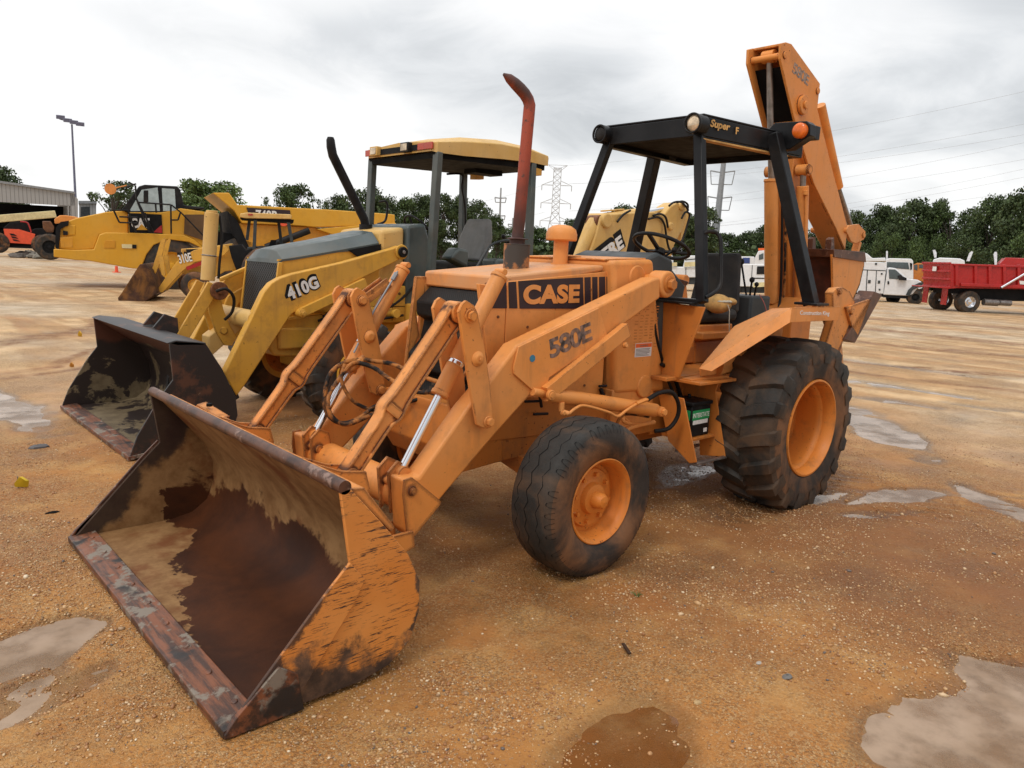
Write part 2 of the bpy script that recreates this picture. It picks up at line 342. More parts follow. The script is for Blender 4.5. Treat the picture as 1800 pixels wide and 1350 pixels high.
# ================================================================= wheels
def rear_tyre(c, sd, W, R, rimr, nl, mb_t, skew=.15):
    # carcass and rows of raised bar lugs; c = centre, sd = +1 outer side toward +y
    prof = [(-W*.86, rimr), (-W*.98, rimr+.03), (-W*1.04, rimr+(R-rimr)*.35), (-W*1.03, R*.86), (-W*.97, R*.925), (-W*.72, R*.952), (0, R*.968), (W*.72, R*.952), (W*.97, R*.925), (W*1.03, R*.86), (W*1.04, rimr+(R-rimr)*.35), (W*.98, rimr+.03), (W*.86, rimr)]
    k0 = len(mb_t.f); mb_t.lathe([(a, r) for a, r in prof], c, (0, 1, 0), 72)
    for i in range(12*72):
        if i//72 in (0, 1, 2, 9, 10, 11): mb_t.m[k0+i] = 1
    def P(y, r, a): return V((c[0]+r*math.cos(a), c[1]+y, c[2]+r*math.sin(a)))
    path = [(1.065, .80, .0), (1.055, .875, .02), (1.0, .945, .06), (.80, .975, .16), (.45, .992, .42), (.10, 1.0, .74), (-.02, 1.0, .92)]
    top = [.80, .90, .98, 1.003, 1.01, 1.01, 1.01]
    for side in (1, -1):
        for i in range(nl):
            a0 = 2*math.pi*(i+(.5 if side < 0 else 0))/nl
            vs = []; n = len(path)
            for k, (fy, fr, fa) in enumerate(path):
                hw = (.072, .072, .074, .072, .066, .060, .050)[k]
                fr2 = top[k]
                for (r, w) in ((fr*R*.955, hw*1.35), (fr2*R, hw*.86)):
                    for q in (-1, 1):
                        y = W*fy*side*(1.02 if (r > R*.95 and k < 2) else 1)
                        vs.append(P(y, r, a0-skew*fa+q*w))
            fs = []
            for k in range(n-1):
                o = 4*k; p = o+4; fs += [(o+2, o+3, p+3, p+2), (o, p, p+2, o+2)[::-1], (o+1, o+3, p+3, p+1)[::-1]]
            fs += [(0, 1, 3, 2), (4*n-4, 4*n-2, 4*n-1, 4*n-3)]
            mb_t.add(vs, fs)
def make_rear_wheel(root, c, sd, R=.605, W=.215, mat_rim='rim_orange', nl=18, rimr=.325, lip=.345):
    w = MB(); y = c[1]; L0 = lip
    # wheel disc deep inside
    d = sd*(W-.28)
    w.lathe([(d, .30), (d+.0*sd, .19), (d+.03*sd, .17), (d+.03*sd, .0)], c, (0, 1, 0), 40)
    w.cyl(V(c)+V((0, d, 0)), V(c)+V((0, d+.09*sd, 0)), .085, .07)
    for k in range(8):
        a = k*math.pi/4; p = V(c)+V((.135*math.cos(a), d+.03*sd, .135*math.sin(a))); w.cyl(p, p+V((0, .028*sd, 0)), .016, n=6)
    hub = w.build('wheel', M['orange_deep'], root, ang=40)
    t = MB(); rear_tyre(c, sd, W, R, rimr, nl, t); t.build('tyre', [M['tyre'], M['tyre_side']], hub, ang=28, split=False)
    r = MB(); q = lambda a, rr: (a*sd, rr)
    r.lathe([q(W-.015, lip), q(W+.0, lip-.002), q(W+.002, lip-.014), q(W-.016, lip-.022), q(W-.05, lip-.034), q(W-.085, lip-.034), q(W-.095, lip-.048), q(W-.13, lip-.052), q(W-.30, lip-.045), q(-W+.01, lip-.02), q(-W, lip), q(-W, lip+.012), q(W-.015, lip+.010), q(W-.015, lip)], c, (0, 1, 0), 64)
    r.build('rim', M[mat_rim], hub, ang=50)
    return hub
def make_front_wheel(root, c, sd, W=.135):
    w = MB(); A = (0, 1, 0)
    f = lambda a, r: (sd*a, r)
    w.lathe([f(.030, .205), f(.034, .165), f(.050, .155), f(.052, .10), f(.058, .088), f(.085, .078), f(.09, .06), f(.09, 0)], c, A, 44)
    w.lathe([f(.085, .046), f(.135, .042), f(.150, .030), f(.155, .0)], c, A, 24)
    for k in range(8):
        a = k*math.pi/4+.2; p = V(c)+V((.128*math.cos(a), .050*sd, .128*math.sin(a))); w.cyl(p, p+V((0, .022*sd, 0)), .0125, n=6)
    hub = w.build('wheel', M['rim_orange'], root, ang=35)
    t = MB()
    prof = [(-.118, .222), (-.135, .235), (-.158, .30), (-.158, .34), (-.142, .385), (-.122, .408), (-.09, .418), (0, .424), (.09, .418), (.122, .408), (.142, .385), (.158, .34), (.158, .30), (.135, .235), (.118, .222)]
    t.lathe(prof, c, A, 96, 0)
    t.m = [1 if (i//96) in (0, 1, 2, 3, 10, 11, 12, 13) else 0 for i in range(len(t.f))]
    # moulded zig-zag grooves round the tread and the scalloped shoulder line
    def ribbon(pts, w_):
        vs = [];
        for (a, y, r) in pts:
            for q in (-1, 1): vs.append((c[0]+r*math.cos(a), c[1]+y+q*w_*.5, c[2]+r*math.sin(a)))
        t.add(vs, [(2*i, 2*i+1, 2*i+3, 2*i+2) for i in range(len(pts)-1)], 2)
    N = 56
    for yy in (.075, .0, -.075):
        ribbon([(2*math.pi*i/N, yy+(.011 if i % 2 else -.011)+RNG.uniform(-.003, .003), .4262-abs(yy)*.085) for i in range(N+1)], .0045)
    for i in range(44):
        a0 = 2*math.pi*i/44; hw = .042
        if RNG.random() < .12: continue
        pts = []
        for u, (yy, rr) in ((-1, (.152, .369)), (-.9, (.1475, .3825)), (-.8, (.1375, .398)), (-.45, (.125, .4095)), (0, (.122, .4105)), (.45, (.125, .4095)), (.8, (.1375, .398)), (.9, (.1475, .3825)), (1, (.152, .369))):
            pts.append((a0+u*hw, sd*yy, rr))
        vs = []
        for k, (a, y, r) in enumerate(pts):
            da = .0042 if 1 < k < 7 else .006
            if 2 < k < 6: vs += [(c[0]+(r-.0)*math.cos(a), c[1]+y-.002*sd, c[2]+r*math.sin(a)), (c[0]+(r-.001)*math.cos(a), c[1]+y+.002*sd, c[2]+(r-.001)*math.sin(a))]
            else:
                s_ = -1 if k < 4 else 1
                vs += [(c[0]+r*math.cos(a-da*.5), c[1]+y, c[2]+r*math.sin(a-da*.5)), (c[0]+r*math.cos(a+da*.5), c[1]+y, c[2]+r*math.sin(a+da*.5))]
        t.add(vs, [(2*k, 2*k+1, 2*k+3, 2*k+2) for k in range(len(pts)-1)], 2)
    t.build('tyre', [M['tyre'], M['tyre_side'], M['dark']], hub, ang=40, split=False)
    r = MB()
    r.lathe([f(.118, .226), f(.136, .232), f(.140, .226), f(.128, .212), f(.10, .200), f(.075, .198), f(.060, .188), f(.0, .184), f(-.12, .20), f(-.136, .232), f(-.118, .238), f(.118, .238), f(.118, .226)], c, A, 64)
    p = V(c)+V((.19, .07*sd, -.04)); r.cyl(p, p+V((-.03, .03*sd, 0)), .006, n=8)
    r.build('rim', M['rim_orange'], hub, ang=50)
    return hub
def bolt(mb, p, ax, r=.018, h=.016, m=0):
    p = V(p); ax = V(ax); mb.cyl(p, p+ax*h*.35, r*1.35, n=18, m=m); mb.cyl(p+ax*h*.35, p+ax*h*1.3, r, n=6, m=m)
# ================================================================= the orange loader backhoe
CB = thing('backhoe_loader', 'faded orange loader backhoe lettered CASE with rusty front bucket and black canopy, nearest machine', 'backhoe loader', (0, 0, 0))
O, OW, OE, OD = M['orange'], M['orange_worn'], M['orange_edge'], M['orange_deep']
make_rear_wheel(CB, (0, .80, .571), 1); make_rear_wheel(CB, (0, -.80, .571), -1)
make_front_wheel(CB, (2.09, .79, .409), 1); make_front_wheel(CB, (2.09, -.79, .409), -1)
# --- frame and drive line
b = MB(); b.box(.2, 2.56, .24, .34, .52, .80); b.box(.2, 2.56, -.34, -.24, .52, .80)
b.prism([(2.30, -.345, .88), (2.62, -.345, .86), (2.64, -.345, .62), (2.56, -.345, .50), (2.28, -.345, .52)], (0, .69, 0))
b.build('frame', OD, CB, .008)
b = MB(); b.prism([(2.02, -.66, .36), (2.16, -.66, .36), (2.16, 0, .50), (2.02, 0, .50)], (0, 0, .11)); b.prism([(2.02, 0, .50), (2.16, 0, .50), (2.16, .66, .36), (2.02, .66, .36)], (0, 0, .11))
for s in (1, -1): b.cyl((2.09, .62*s, .30), (2.09, .66*s, .56), .05); b.cyl((2.09, .64*s, .409), (2.09, .78*s, .409), .055)
b.build('front_axle', OD, CB, .006)
b = MB(); b.cyl((0, -.75, .571), (0, .75, .571), .13, n=24); b.box(-.35, .9, -.2, .2, .42, .85); b.cyl((-.05, .35, .571), (-.05, .5, .571), .2); b.cyl((-.05, -.5, .571), (-.05, -.35, .571), .2)
b.build('rear_axle', OD, CB, .01)
b = MB(); b.box(1.3, 2.2, -.23, .23, .50, 1.35); b.cyl((1.2, -.1, .45), (2.2, -.1, .45), .09); b.build('engine_bay_blocker', M['black_dull'], CB, .01)  # dark mass added inside the engine bay to block light
# --- bonnet, side panels, cowl
hz0, hz1 = 1.545, 1.618
def hoodz(x): return hz0+(2.36-x)*(hz1-hz0)/.76
b = MB(); A = [(2.365, hz0), (1.52, hoodz(1.52)), (1.52, hoodz(1.52)-.035), (2.365, 1.455)]
b.prism([(x, -.335, z) for x, z in A], (0, .67, 0)); b.build('bonnet', M['dusty_orange'], CB, .014)
b = MB(); b.prism([(2.30, .341, 1.512), (2.29, .341, 1.52), (1.47, .341, 1.590), (1.47, .341, .655), (2.30, .341, .655)], (0, -.02, 0)); b.m = [0]*len(b.m)
b.build('side_panel', O, CB, .004)
b = MB(); b.prism([(2.335, .341, 1.49), (2.306, .341, 1.505), (2.306, .341, .65), (2.40, .341, .65), (2.42, .341, 1.10), (2.50, .341, 1.505)], (0, -.025, 0)); b.build('side_panel', O, CB, .004)
b = MB(); b.box(1.47, 2.40, -.341, -.32, .655, 1.50); b.build('side_panel', O, CB, .004)
b = MB()      # lower rail skirt with upturned lip
b.prism([(2.50, .352, .90), (2.50, .352, .655), (1.10, .352, .60), (1.10, .352, .80)], (0, -.012, 0)); b.build('frame_skirt', OD, CB, .003)
for s in (1,):   # panel seams and screws
    b = MB()
    for x, z in ((2.36, 1.33), (2.25, 1.09), (2.14, 1.27), (1.64, .90), (1.64, 1.48)): b.cyl((x, .340, z), (x, .347, z), .008, n=8)
    b.build('panel_screw', M['bolt'], CB)
b = MB()
CY_ = .397; side = [(1.508, 1.655), (1.12, 1.675), (.894, .812), (1.412, .834)]
b.hexa([(side[0][0], CY_, side[0][1]), (side[1][0], CY_, side[1][1]), (side[2][0], CY_, side[2][1]), (side[3][0], CY_, side[3][1])][::-1], [(side[0][0], -CY_, side[0][1]), (side[1][0], -CY_, side[1][1]), (side[2][0], -CY_, side[2][1]), (side[3][0], -CY_, side[3][1])][::-1])
cowl = b.build('cowl', O, CB, .028, seg=4)
b = MB(); b.prism([(1.51, -.36, 1.664), (1.13, -.36, 1.682), (1.13, -.36, 1.670), (1.51, -.36, 1.652)], (0, .70, 0)); b.cyl((1.46, .02, 1.66), (1.46, .02, 1.675), .05); b.build('cowl_cap', OE, CB, .004)
b = MB(); b.box(1.0, 1.42, -.385, .385, .60, .86); b.cyl((1.28, .30, 1.56), (1.28, .405, 1.56), .075, n=28); b.cyl((1.12, .30, .86), (1.12, .405, .86), .075, n=28); b.cyl((1.172, -.46, 1.527), (1.172, .46, 1.527), .055, n=24); b.cyl((1.225, -.55, .745), (1.225, .55, .745), .04, n=20)
b.build('loader_tower', O, CB, .008)
# --- decals
DY = .3425
def side_pt(px, py, y=DY): return at(px, py, y=y)
def decal_quad(mb, pts, y, t=.0015): mb.prism([(p.x, y, p.z) for p in [at(a, c, y=y) for a, c in pts]], (0, t, 0))
b = MB(); decal_quad(b, [(911, 494), (1024.5, 487.5), (1026, 542.5), (913.5, 542.5)], DY)
for a, c in ((1027.5, 1038), (1041, 1050), (1053, 1063.5), (1066, 1078)):
    decal_quad(b, [(a, 487.6-(a-1027)*.03), (c, 487-(a-1027)*.03), (c+.5, 542), (a+.5, 542)], DY)
decal_quad(b, [(863, 497.5), (889.5, 496), (891, 542), (857, 542)], DY); decal_quad(b, [(893.5, 495.8), (907, 495), (909.5, 542), (895, 542)], DY)
b.build('decal', M['decal'], CB)
p0 = at(919.5, 535.5, y=DY+.003); p1 = at(1018, 532.5, y=DY+.003); ux = V((p1.x-p0.x, 0, p1.z-p0.z))
text('CASE', p0, ux, (0, 0, 1), at(919.5, 500.5, y=DY+.003).z-p0.z, O, 'decal_lettering', CB, .05, .002, ux.length, sp=1.06)
# faint stencilled instruction block on the cowl
b = MB()
for k in range(5):
    for j in range(15):
        if RNG.random() < .8:
            h = RNG.uniform(.006, .013); x = 1.27-k*.052-RNG.uniform(0, .006); z = 1.375-j*.0185
            b.box(x-.022-RNG.uniform(0, .014), x, CY_+.0005, CY_+.0012, z, z+h*.7)
b.build('stencilled_text', flat('weathered_stencil', (.58,.205,.045), .6), CB)
b = MB(); b.box(1.245, 1.078, CY_+.0005, CY_+.0022, 1.058, 1.146); st = b.build('warning_sticker', M['white'], CB)
b = MB(); b.box(1.242, 1.081, CY_+.0022, CY_+.0032, 1.118, 1.143); b.build('sticker_band', M['label_orange'], st)
text('WARNING', (1.205, CY_+.0035, 1.123), (-1, 0, 0), (0, 0, 1), .013, M['print'], 'sticker_print', st, .01, .0004)
b = MB()
for j in range(6): b.box(1.238, 1.09+RNG.uniform(0, .03), CY_+.0022, CY_+.0028, 1.064+j*.0085, 1.068+j*.0085)
b.build('sticker_print', M['print'], st)
# --- grille
b = MB()
for yc in (-.325, .325): b.prism([(2.365, yc-.012, 1.512), (2.440, yc-.012, 1.512), (2.515, yc-.012, .86), (2.485, yc-.012, .86), (2.455, yc-.012, 1.06), (2.405, yc-.012, 1.16), (2.43, yc-.012, 1.30), (2.375, yc-.012, 1.40)], (0, .024, 0)); b.box(2.30, 2.376, yc-.012, yc+.012, 1.2, 1.50)
b.build('grille_post', OW, CB, .006)
b = MB(); prof = [(2.30, 1.455), (2.36, 1.455), (2.455, 1.37), (2.45, 1.29), (2.395, 1.26), (2.42, 1.15), (2.50, 1.07), (2.51, .99), (2.455, .95), (2.54, .88), (2.54, .78), (2.30, .78)]
b.prism([(x, -.288, z) for x, z in prof], (0, .576, 0)); b.build('grille', M['mesh'], CB, .01)
b = MB(); b.box(2.40, 2.50, -.29, .29, .86, .90); b.build('grille_sill', M['mesh'], CB)
# --- exhaust and air cleaner
b = MB(); b.cyl((1.935, 0, 1.57), (1.935, 0, 1.722), .078, n=36); b.cyl((1.935, 0, 1.722), (1.935, 0, 1.727), .08, n=36); b.build('muffler', M['muffler'], CB, .003)
b = MB(); s0 = at(909, 430, y=0); top = at(931, 185, y=0); dx = top-s0
pts = [(s0+V((0, 0, -.02)), .046), (s0+V((0, 0, .03)), .046), (s0+V((0, 0, .032)), .066), (s0+V((0, 0, .035)), .066), (s0+V((0, 0, .041)), .036), (s0+dx*.12, .035), (s0+dx*.13, .036), (s0+dx*.5, .035), (s0+dx*.93, .035), (s0+dx*1.0, .035)]
t0 = s0+dx
for (ax_, az_, r_) in ((.012, .030, .035), (.035, .058, .035), (.065, .082, .035), (.10, .106, .033), (.14, .130, .026), (.175, .147, .007)): pts.append((t0+V((ax_, -.25*ax_, az_)), r_))
b.loft(pts, 24); b.build('exhaust_stack', M['red_rust'], CB, ang=50)
b = MB(); c = (1.56, 0, 1.60); b.lathe([(0, .047), (.165, .047), (.165, .092), (.172, .098), (.205, .098), (.235, .088), (.255, .060), (.262, .028), (.263, 0)], c, (0, 0, 1), 36); b.cyl((1.56, 0, 1.595), (1.56, 0, 1.625), .062); b.build('air_cleaner', O, CB, ang=40)
# --- loader arms (outline from the side, 12 cm thick)
armP = [(1161, 488), (1150, 489.5), (909, 608), (861, 671), (822, 717), (737, 839), (708, 843), (713, 935), (723, 946), (771, 887), (773, 880), (867, 768.5), (931, 697), (952, 684), (963.5, 663), (1104, 566), (1161, 524)]
AY = .56
def arm_poly(): return [V((p.x, AY, p.z)) for p in aty(AY, armP)]
for s in (1, -1):
    b = MB(); A = arm_poly(); b.prism(A, (0, -.115, 0)); b.cyl((1.172, AY+.004, 1.527), (1.172, AY-.115, 1.527), .082, n=32)
    if s < 0: b = b.mir(0)
    arm = b.build('loader_arm', OE, CB, .014, seg=3)
    g = MB(); gp = [(909, 609), (900, 646), (901.5, 657.5), (952, 702), (963, 663), (1104, 566), (1161, 524.5), (1160, 489)]
    G = [V((p.x, AY+.001, p.z)) for p in aty(AY, gp)]; g.prism(G[:5]+[V((2.0, AY+.001, 1.08)), V((2.05, AY+.001, 1.36))][:0]+[at(1066, 592, y=AY), at(1050, 541, y=AY)], (0, .012, 0))
    if s < 0: g = g.mir(0)
    g.build('gusset_plate', O, arm, .003)
    g = MB(); bolt(g, (1.172, AY+.004, 1.527), (0, 1, 0), .034, .032); g.cyl((1.172, AY+.004, 1.527), (1.172, AY+.012, 1.527), .052)
    if s < 0: g = g.mir(0)
    g.build('pivot_pin', M['orange_deep'], arm, .002)
    # lower bracket ear and pin for the bucket cylinder
    g = MB(); e = [(708, 843), (722, 838), (737, 850), (773, 880), (771, 887), (723, 946), (713, 935), (706, 870)]
    E_ = [V((p.x, AY+.001, p.z)) for p in aty(AY, e)]; g.prism(E_, (0, .012, 0))
    E2 = [V((3.10, AY-.115, .61)), V((3.045, AY-.115, .66)), V((2.985, AY-.115, .63)), V((2.96, AY-.115, .52)), V((3.08, AY-.115, .40))]; g.prism(E2, (0, -.018, 0)); g.prism([p+V((0, -.09, 0)) for p in E2], (0, -.018, 0))
    pc = at(721, 861, y=AY); bolt(g, (pc.x, AY+.013, pc.z), (0, 1, 0), .018, .016); g.cyl((pc.x, AY, pc.z), (pc.x, AY-.24, pc.z), .022)
    if s < 0: g = g.mir(0)
    g.build('bracket', OW, arm, .003)
b = MB(); b.cyl((2.985, -.45, .48), (2.985, .45, .48), .088, n=36); b.build('torque_tube', OW, CB)
p = at(936, 630, y=AY+.014); b = MB(); b.cyl((p.x, AY+.0132, p.z), (p.x, AY+.0152, p.z), .019, n=24); b.build('round_sticker', M['blue'], CB)
# faded model number on the left arm, running up the arm
q0 = at(965, 631, y=AY+.0012); q1 = at(1039, 597, y=AY+.0012); ux = V((q1.x-q0.x, 0, q1.z-q0.z)); q2 = at(965, 597.5, y=AY+.0012)
text('580E', (q0.x, AY+.0132, q0.z), ux, (.0, 0, 1), .108, M['decal_faded'], 'model_number', CB, .03, .0015, ux.length, sp=.9)
# --- bell crank plates, tilt links, cylinders
crL = [(807, 548), (813, 534), (820, 528), (834, 537), (840, 550), (851, 606), (861.5, 672), (867, 742.6), (865, 750), (858, 754), (848, 752), (839, 747), (830, 700), (822.5, 655)]
P = [V((p.x, .605, p.z)) for p in aty(.605, crL)]
for s in (1, -1):
    k = MB(); k.prism(P, (0, -.02, 0)); k.prism([p+V((0, -.205, 0)) for p in P], (0, -.02, 0))
    for pp, rr in (((827, 555), .030), ((858, 741), .028)):
        c = at(*pp, y=.605); bolt(k, (c.x, .605, c.z), (0, 1, 0), .026 if rr > .029 else .022, .022); k.cyl((c.x, .605, c.z), (c.x, .36, c.z), .025); bolt(k, (c.x, .38, c.z), (0, -1, 0), .024, .02)
    c = at(840, 631, y=.605); k.cyl((c.x, .605, c.z), (c.x, .622, c.z), .040, .020, n=24); k.cyl((c.x, .622, c.z), (c.x, .63, c.z), .008, n=8); k.cyl((c.x, .38, c.z), (c.x, .363, c.z), .040, .020, n=24)
    if s < 0: k = k.mir(0)
    k.build('bell_crank', OE, CB, .003)
    # I-section tilt link
    k = MB(); a = V((2.765, .49, 1.375)); e = V((3.345, .49, .655)); d = (e-a).normalized(); u = V((-d.z, 0, d.x)) if d.x > 0 else V((d.z, 0, -d.x)); u = d.cross(V((0, 1, 0))).normalized()
    L = (e-a).length
    wid = lambda t: .048+.012*math.exp(-((t-.62)/.05)**2)-(.010 if t > .64 else 0)+.006*math.exp(-((t-.03)/.05)**2)
    T = [0, .04, .10, .3, .5, .56, .60, .62, .64, .68, .74, .85, .95, 1.0]
    def strip(o0, o1, ylo, yhi):
        n = len(T); vs = []
        for t_ in T:
            c = a+d*(L*t_); w_ = wid(t_)
            for (uu, yy) in ((o0(w_), ylo), (o1(w_), ylo), (o1(w_), yhi), (o0(w_), yhi)): vs.append(c+u*uu+V((0, yy, 0)))
        k.add(vs, [(4*i+j, 4*i+(j+1) % 4, 4*i+4+(j+1) % 4, 4*i+4+j) for i in range(n-1) for j in range(4)]+[(3, 2, 1, 0), (4*n-4, 4*n-3, 4*n-2, 4*n-1)])
    strip(lambda w: w-.014, lambda w: w, -.038, .038); strip(lambda w: -w, lambda w: -w+.014, -.038, .038); strip(lambda w: -w+.013, lambda w: w-.013, -.026, .026)
    for t_ in (.62,):
        c = a+d*(L*t_); k.prism([c+u*x_+d*y_+V((0, -.038, 0)) for x_, y_ in ((-.052, -.012), (-.03, -.03), (0, -.036), (.03, -.03), (.052, -.012), (.052, .012), (.03, .03), (0, .036), (-.03, .03), (-.052, .012))][::-1] , (0, .076, 0)) if False else k.bar(c-u*.045, c+u*.045, .070, .045, up=tuple(d))
    k.cyl(a+V((0, -.05, 0)), a+V((0, .05, 0)), .052, n=24); k.cyl(e+V((0, -.045, 0)), e+V((0, .045, 0)), .036, n=24)
    # strut folding back from the link head
    if s < 0: k = k.mir(0)
    k.build('tilt_link', OW, CB, .004)
    k = MB(); c0 = V((3.028, .44, .60)); c1 = V((2.445, .44, 1.555)); dd = (c1-c0).normalized(); m0 = c0+dd*.43
    k.cyl(m0, c1, .041, n=28); k.cyl(m0-dd*.012, m0+dd*.012, .046, n=28); k.cyl(c1-dd*.02, c1, .045, n=24); k.cyl(m0+dd*.16, m0+dd*.185, .044, m=1)
    k.cyl(c1+dd*.02+V((0, -.04, 0)), c1+dd*.02+V((0, .03, 0)), .018, m=0)
    if s < 0: k = k.mir(0)
    tc = k.build('tilt_cylinder', [OE, M['chrome']], CB, .004)
    k = MB(); k.cyl(c0, m0, .020, n=24); k.cyl(c0+V((0, -.04, 0)), c0+V((0, .04, 0)), .036, m=1, n=20)
    if s < 0: k = k.mir(0)
    k.build('cylinder_rod', [M['chrome'], OE], tc)
    # lift cylinder
    k = MB(); c0 = V((2.20, .575, .935)); c1 = V((1.225, .575, .745)); k.cyl(c0, c1, .042, n=28); k.cyl(c1-V((0, .03, 0)), c1+V((0, .055, 0)), .032, n=20); bolt(k, (c1.x, .63, c1.z), (0, 1, 0), .022, .02)
    k.cyl(c0, c0+V((.10, 0, .02)), .022)
    k.cyl((2.10, .60, .885), (2.10, .60, .835), .017); k.cyl((2.10, .60, .835), (2.07, .63, .822), .014); bolt(k, (2.10, .612, .828), (0, 1, 0), .013, .012)
    if s < 0: k = k.mir(0)
    lc = k.build('lift_cylinder', O, CB, .004)
    k = MB(); q = [(2.07, .63, .822), (2.02, .635, .85), (1.95, .635, .856), (1.75, .635, .80), (1.66, .635, .765), (1.58, .63, .79), (1.47, .63, .825), (1.38, .63, .838)]
    k.tube(q, .0085); k.cyl((1.49, .63, .822), (1.40, .63, .838), .014, n=6)
    if s < 0: k = k.mir(0)
    k.build('steel_line', O, lc)
    k = MB(); k.tube([(1.38, .63, .838), (1.28, .635, .87), (1.16, .64, .865), (1.08, .64, .79), (1.06, .63, .70), (1.10, .60, .62), (1.18, .55, .60)], .0135, n=10)
    if s < 0: k = k.mir(0)
    k.build('hydraulic_hose', M['rubber_hose'], lc)
    # self-levelling bar below the arm
    k = MB(); e0 = at(962, 693, y=.60); e1 = at(1103, 579, y=.60); e0.y = e1.y = .592; k.bar(e0, e1, .045, .085, up=(0, 0, 1)); k.cyl(e0+V((0, .023, 0)), e0+V((0, .045, 0)), .028); bolt(k, (e0.x, .62, e0.z), (0, 1, 0), .018, .016); k.cyl((1.62, .61, 1.175), (1.62, .635, 1.18), .016)
    if s < 0: k = k.mir(0)
    k.build('levelling_bar', OE, CB, .008)
# folding strut stubs at the crank tops (channel ends seen beside the right-hand crank)
b = MB(); a = at(603, 578, y=-.50); e = at(640, 510, y=-.46); 
b.bar((2.70, -.47, 1.37), (2.56, -.45, 1.47), .075, .012); b.bar((2.70, -.505, 1.37), (2.56, -.485, 1.47), .012, .06); b.bar((2.70, -.435, 1.37), (2.56, -.415, 1.47), .012, .06); b.build('stub_channel', OW, CB, .002)
# steel feed line + fittings on the right tilt cylinder
b = MB(); b.cyl(at(699, 477, y=-.40), at(658, 545, y=-.40), .006); b.cyl(at(697, 480, y=-.40), at(690, 492, y=-.40), .014, n=6); b.cyl(at(658, 545, y=-.40), at(622, 620, y=-.40), .006)
b.build('feed_line', M['galv'], CB)
# hoses between the arms
def hose(pts, r, mat, y0=None):
    h = MB(); h.tube([at(p[0], p[1], y=p[2]) for p in pts], r, n=10, sub=7); return h.build('hydraulic_hose', mat, CB)
hose([(722, 655, -.05), (690, 640, -.20), (660, 635, -.32), (632, 632, -.38), (600, 640, -.40), (578, 662, -.40), (571, 700, -.38), (576, 728, -.35), (600, 744, -.30), (630, 736, -.28), (655, 717, -.28), (672, 711, -.28)], .013, M['hose'])
hose([(705, 678, -.05), (682, 664, -.15), (660, 648, -.25), (640, 640, -.33), (618, 640, -.36), (592, 672, -.37), (577, 700, -.34), (582, 730, -.3), (606, 746, -.26), (640, 735, -.24), (665, 724, -.24), (680, 718, -.24)], .013, M['hose'])
hose([(742, 700, .0), (700, 712, -.1), (668, 722, -.25), (640, 716, -.3), (616, 700, -.33), (600, 668, -.36), (606, 640, -.38)], .011, M['hose'])
hose([(1180, 520, .20), (1150, 560, .38), (1172, 660, .40), (1188, 700, .42)], .010, M['rubber_hose'])
hose([(1300, 570, .25), (1290, 590, .35), (1270, 610, .4), (1262, 640, .42)], .010, M['rubber_hose'])
hose([(1095, 760, .48), (1085, 745, .5), (1100, 728, .52), (1140, 732, .55)], .010, M['hose'])
hose([(722, 655, -.05), (760, 668, .1), (790, 676, .25), (812, 668, .34)], .012, M['hose']); hose([(705, 678, -.05), (740, 690, .12), (780, 684, .28), (806, 680, .34)], .012, M['hose'])
b = MB(); b.cyl(at(640, 628, y=-.38), at(612, 652, y=-.38), .022, n=8); b.cyl(at(672, 702, y=-.26), at(668, 728, y=-.26), .020, n=6); b.cyl(at(812, 668, y=.34), at(826, 640, y=.36), .008); b.cyl(at(826, 640, y=.36), at(836, 590, y=.38), .008)
b.build('pipe_fitting', OW, CB, .002)
# hoses by the left step
hose([(1118, 748, .50), (1098, 742, .48), (1096, 735, .46), (1105, 742, .46)], .012, O); hose([(1150, 742, .52), (1120, 748, .52), (1098, 758, .50), (1090, 775, .45)], .014, O)
hose([(1163, 640, .42), (1180, 655, .40), (1195, 690, .36), (1200, 720, .32)], .014, M['rubber_hose'])
b = MB(); b.bar(at(1056, 683, y=.36), at(1062, 702, y=.36), .02, .02); b.cyl(at(1053, 679, y=.37), at(1066, 678, y=.37), .008); b.bar(at(948, 690, y=.40), at(952, 716, y=.40), .014, .014); b.cyl(at(938, 728, y=.40), at(963, 727, y=.40), .008); b.bar(at(950, 705, y=.4), at(922, 706, y=.36), .01, .014); b.build('dipstick_handle', M['black'], CB, .002)
# --- bucket
BW = 1.075; shell = [(4.144, .018), (3.62, .020), (3.49, .045), (3.395, .115), (3.352, .23), (3.352, .36), (3.41, .485), (3.53, .635), (3.672, .80)]
def offs(pts, d):
    out = []
    for i, p in enumerate(pts):
        a = pts[max(0, i-1)]; c = pts[min(len(pts)-1, i+1)]; dx, dz = c[0]-a[0], c[1]-a[1]; L = math.hypot(dx, dz); out.append((p[0]-dz/L*d, p[1]+dx/L*d))
    return out
def make_bucket(root, yc, BW, shell, front, out_m, in_m, edge_m, lip_m, tube_r, hookx=0, heel=None):
    ins = offs(shell, -.018); b = MB()
    n = len(shell); v = [(x, yc+s*(BW-.02), z) for s in (-1, 1) for x, z in shell]+[(x, yc+s*(BW-.02), z) for s in (-1, 1) for x, z in ins]
    f = [(i, i+1, n+i+1, n+i) for i in range(n-1)]; m = [0]*len(f)
    f += [(2*n+i+1, 2*n+i, 3*n+i, 3*n+i+1) for i in range(n-1)]; m += [1]*(n-1)
    f += [(0, n, 3*n, 2*n), (n-1, 3*n-1, 4*n-1, 2*n-1)]; m += [1, 1]; b.v = v; b.f = f; b.m = m
    bk = b.build('bucket', [out_m, in_m], root, ang=60)
    for s in (1, -1):
        sp = MB(); pol = shell[1:]+front
        sp.prism([(x, yc+s*BW, z) for x, z in pol], (0, -.018*s, 0))
        ys = [sp.v[i][1] for i in range(len(pol))]
        sp.m[1] = 1
        if s < 0: sp.m = [0]+[1]*(len(sp.f)-1)
        sp.build('side_plate', [out_m, in_m], bk, .003)
    return bk
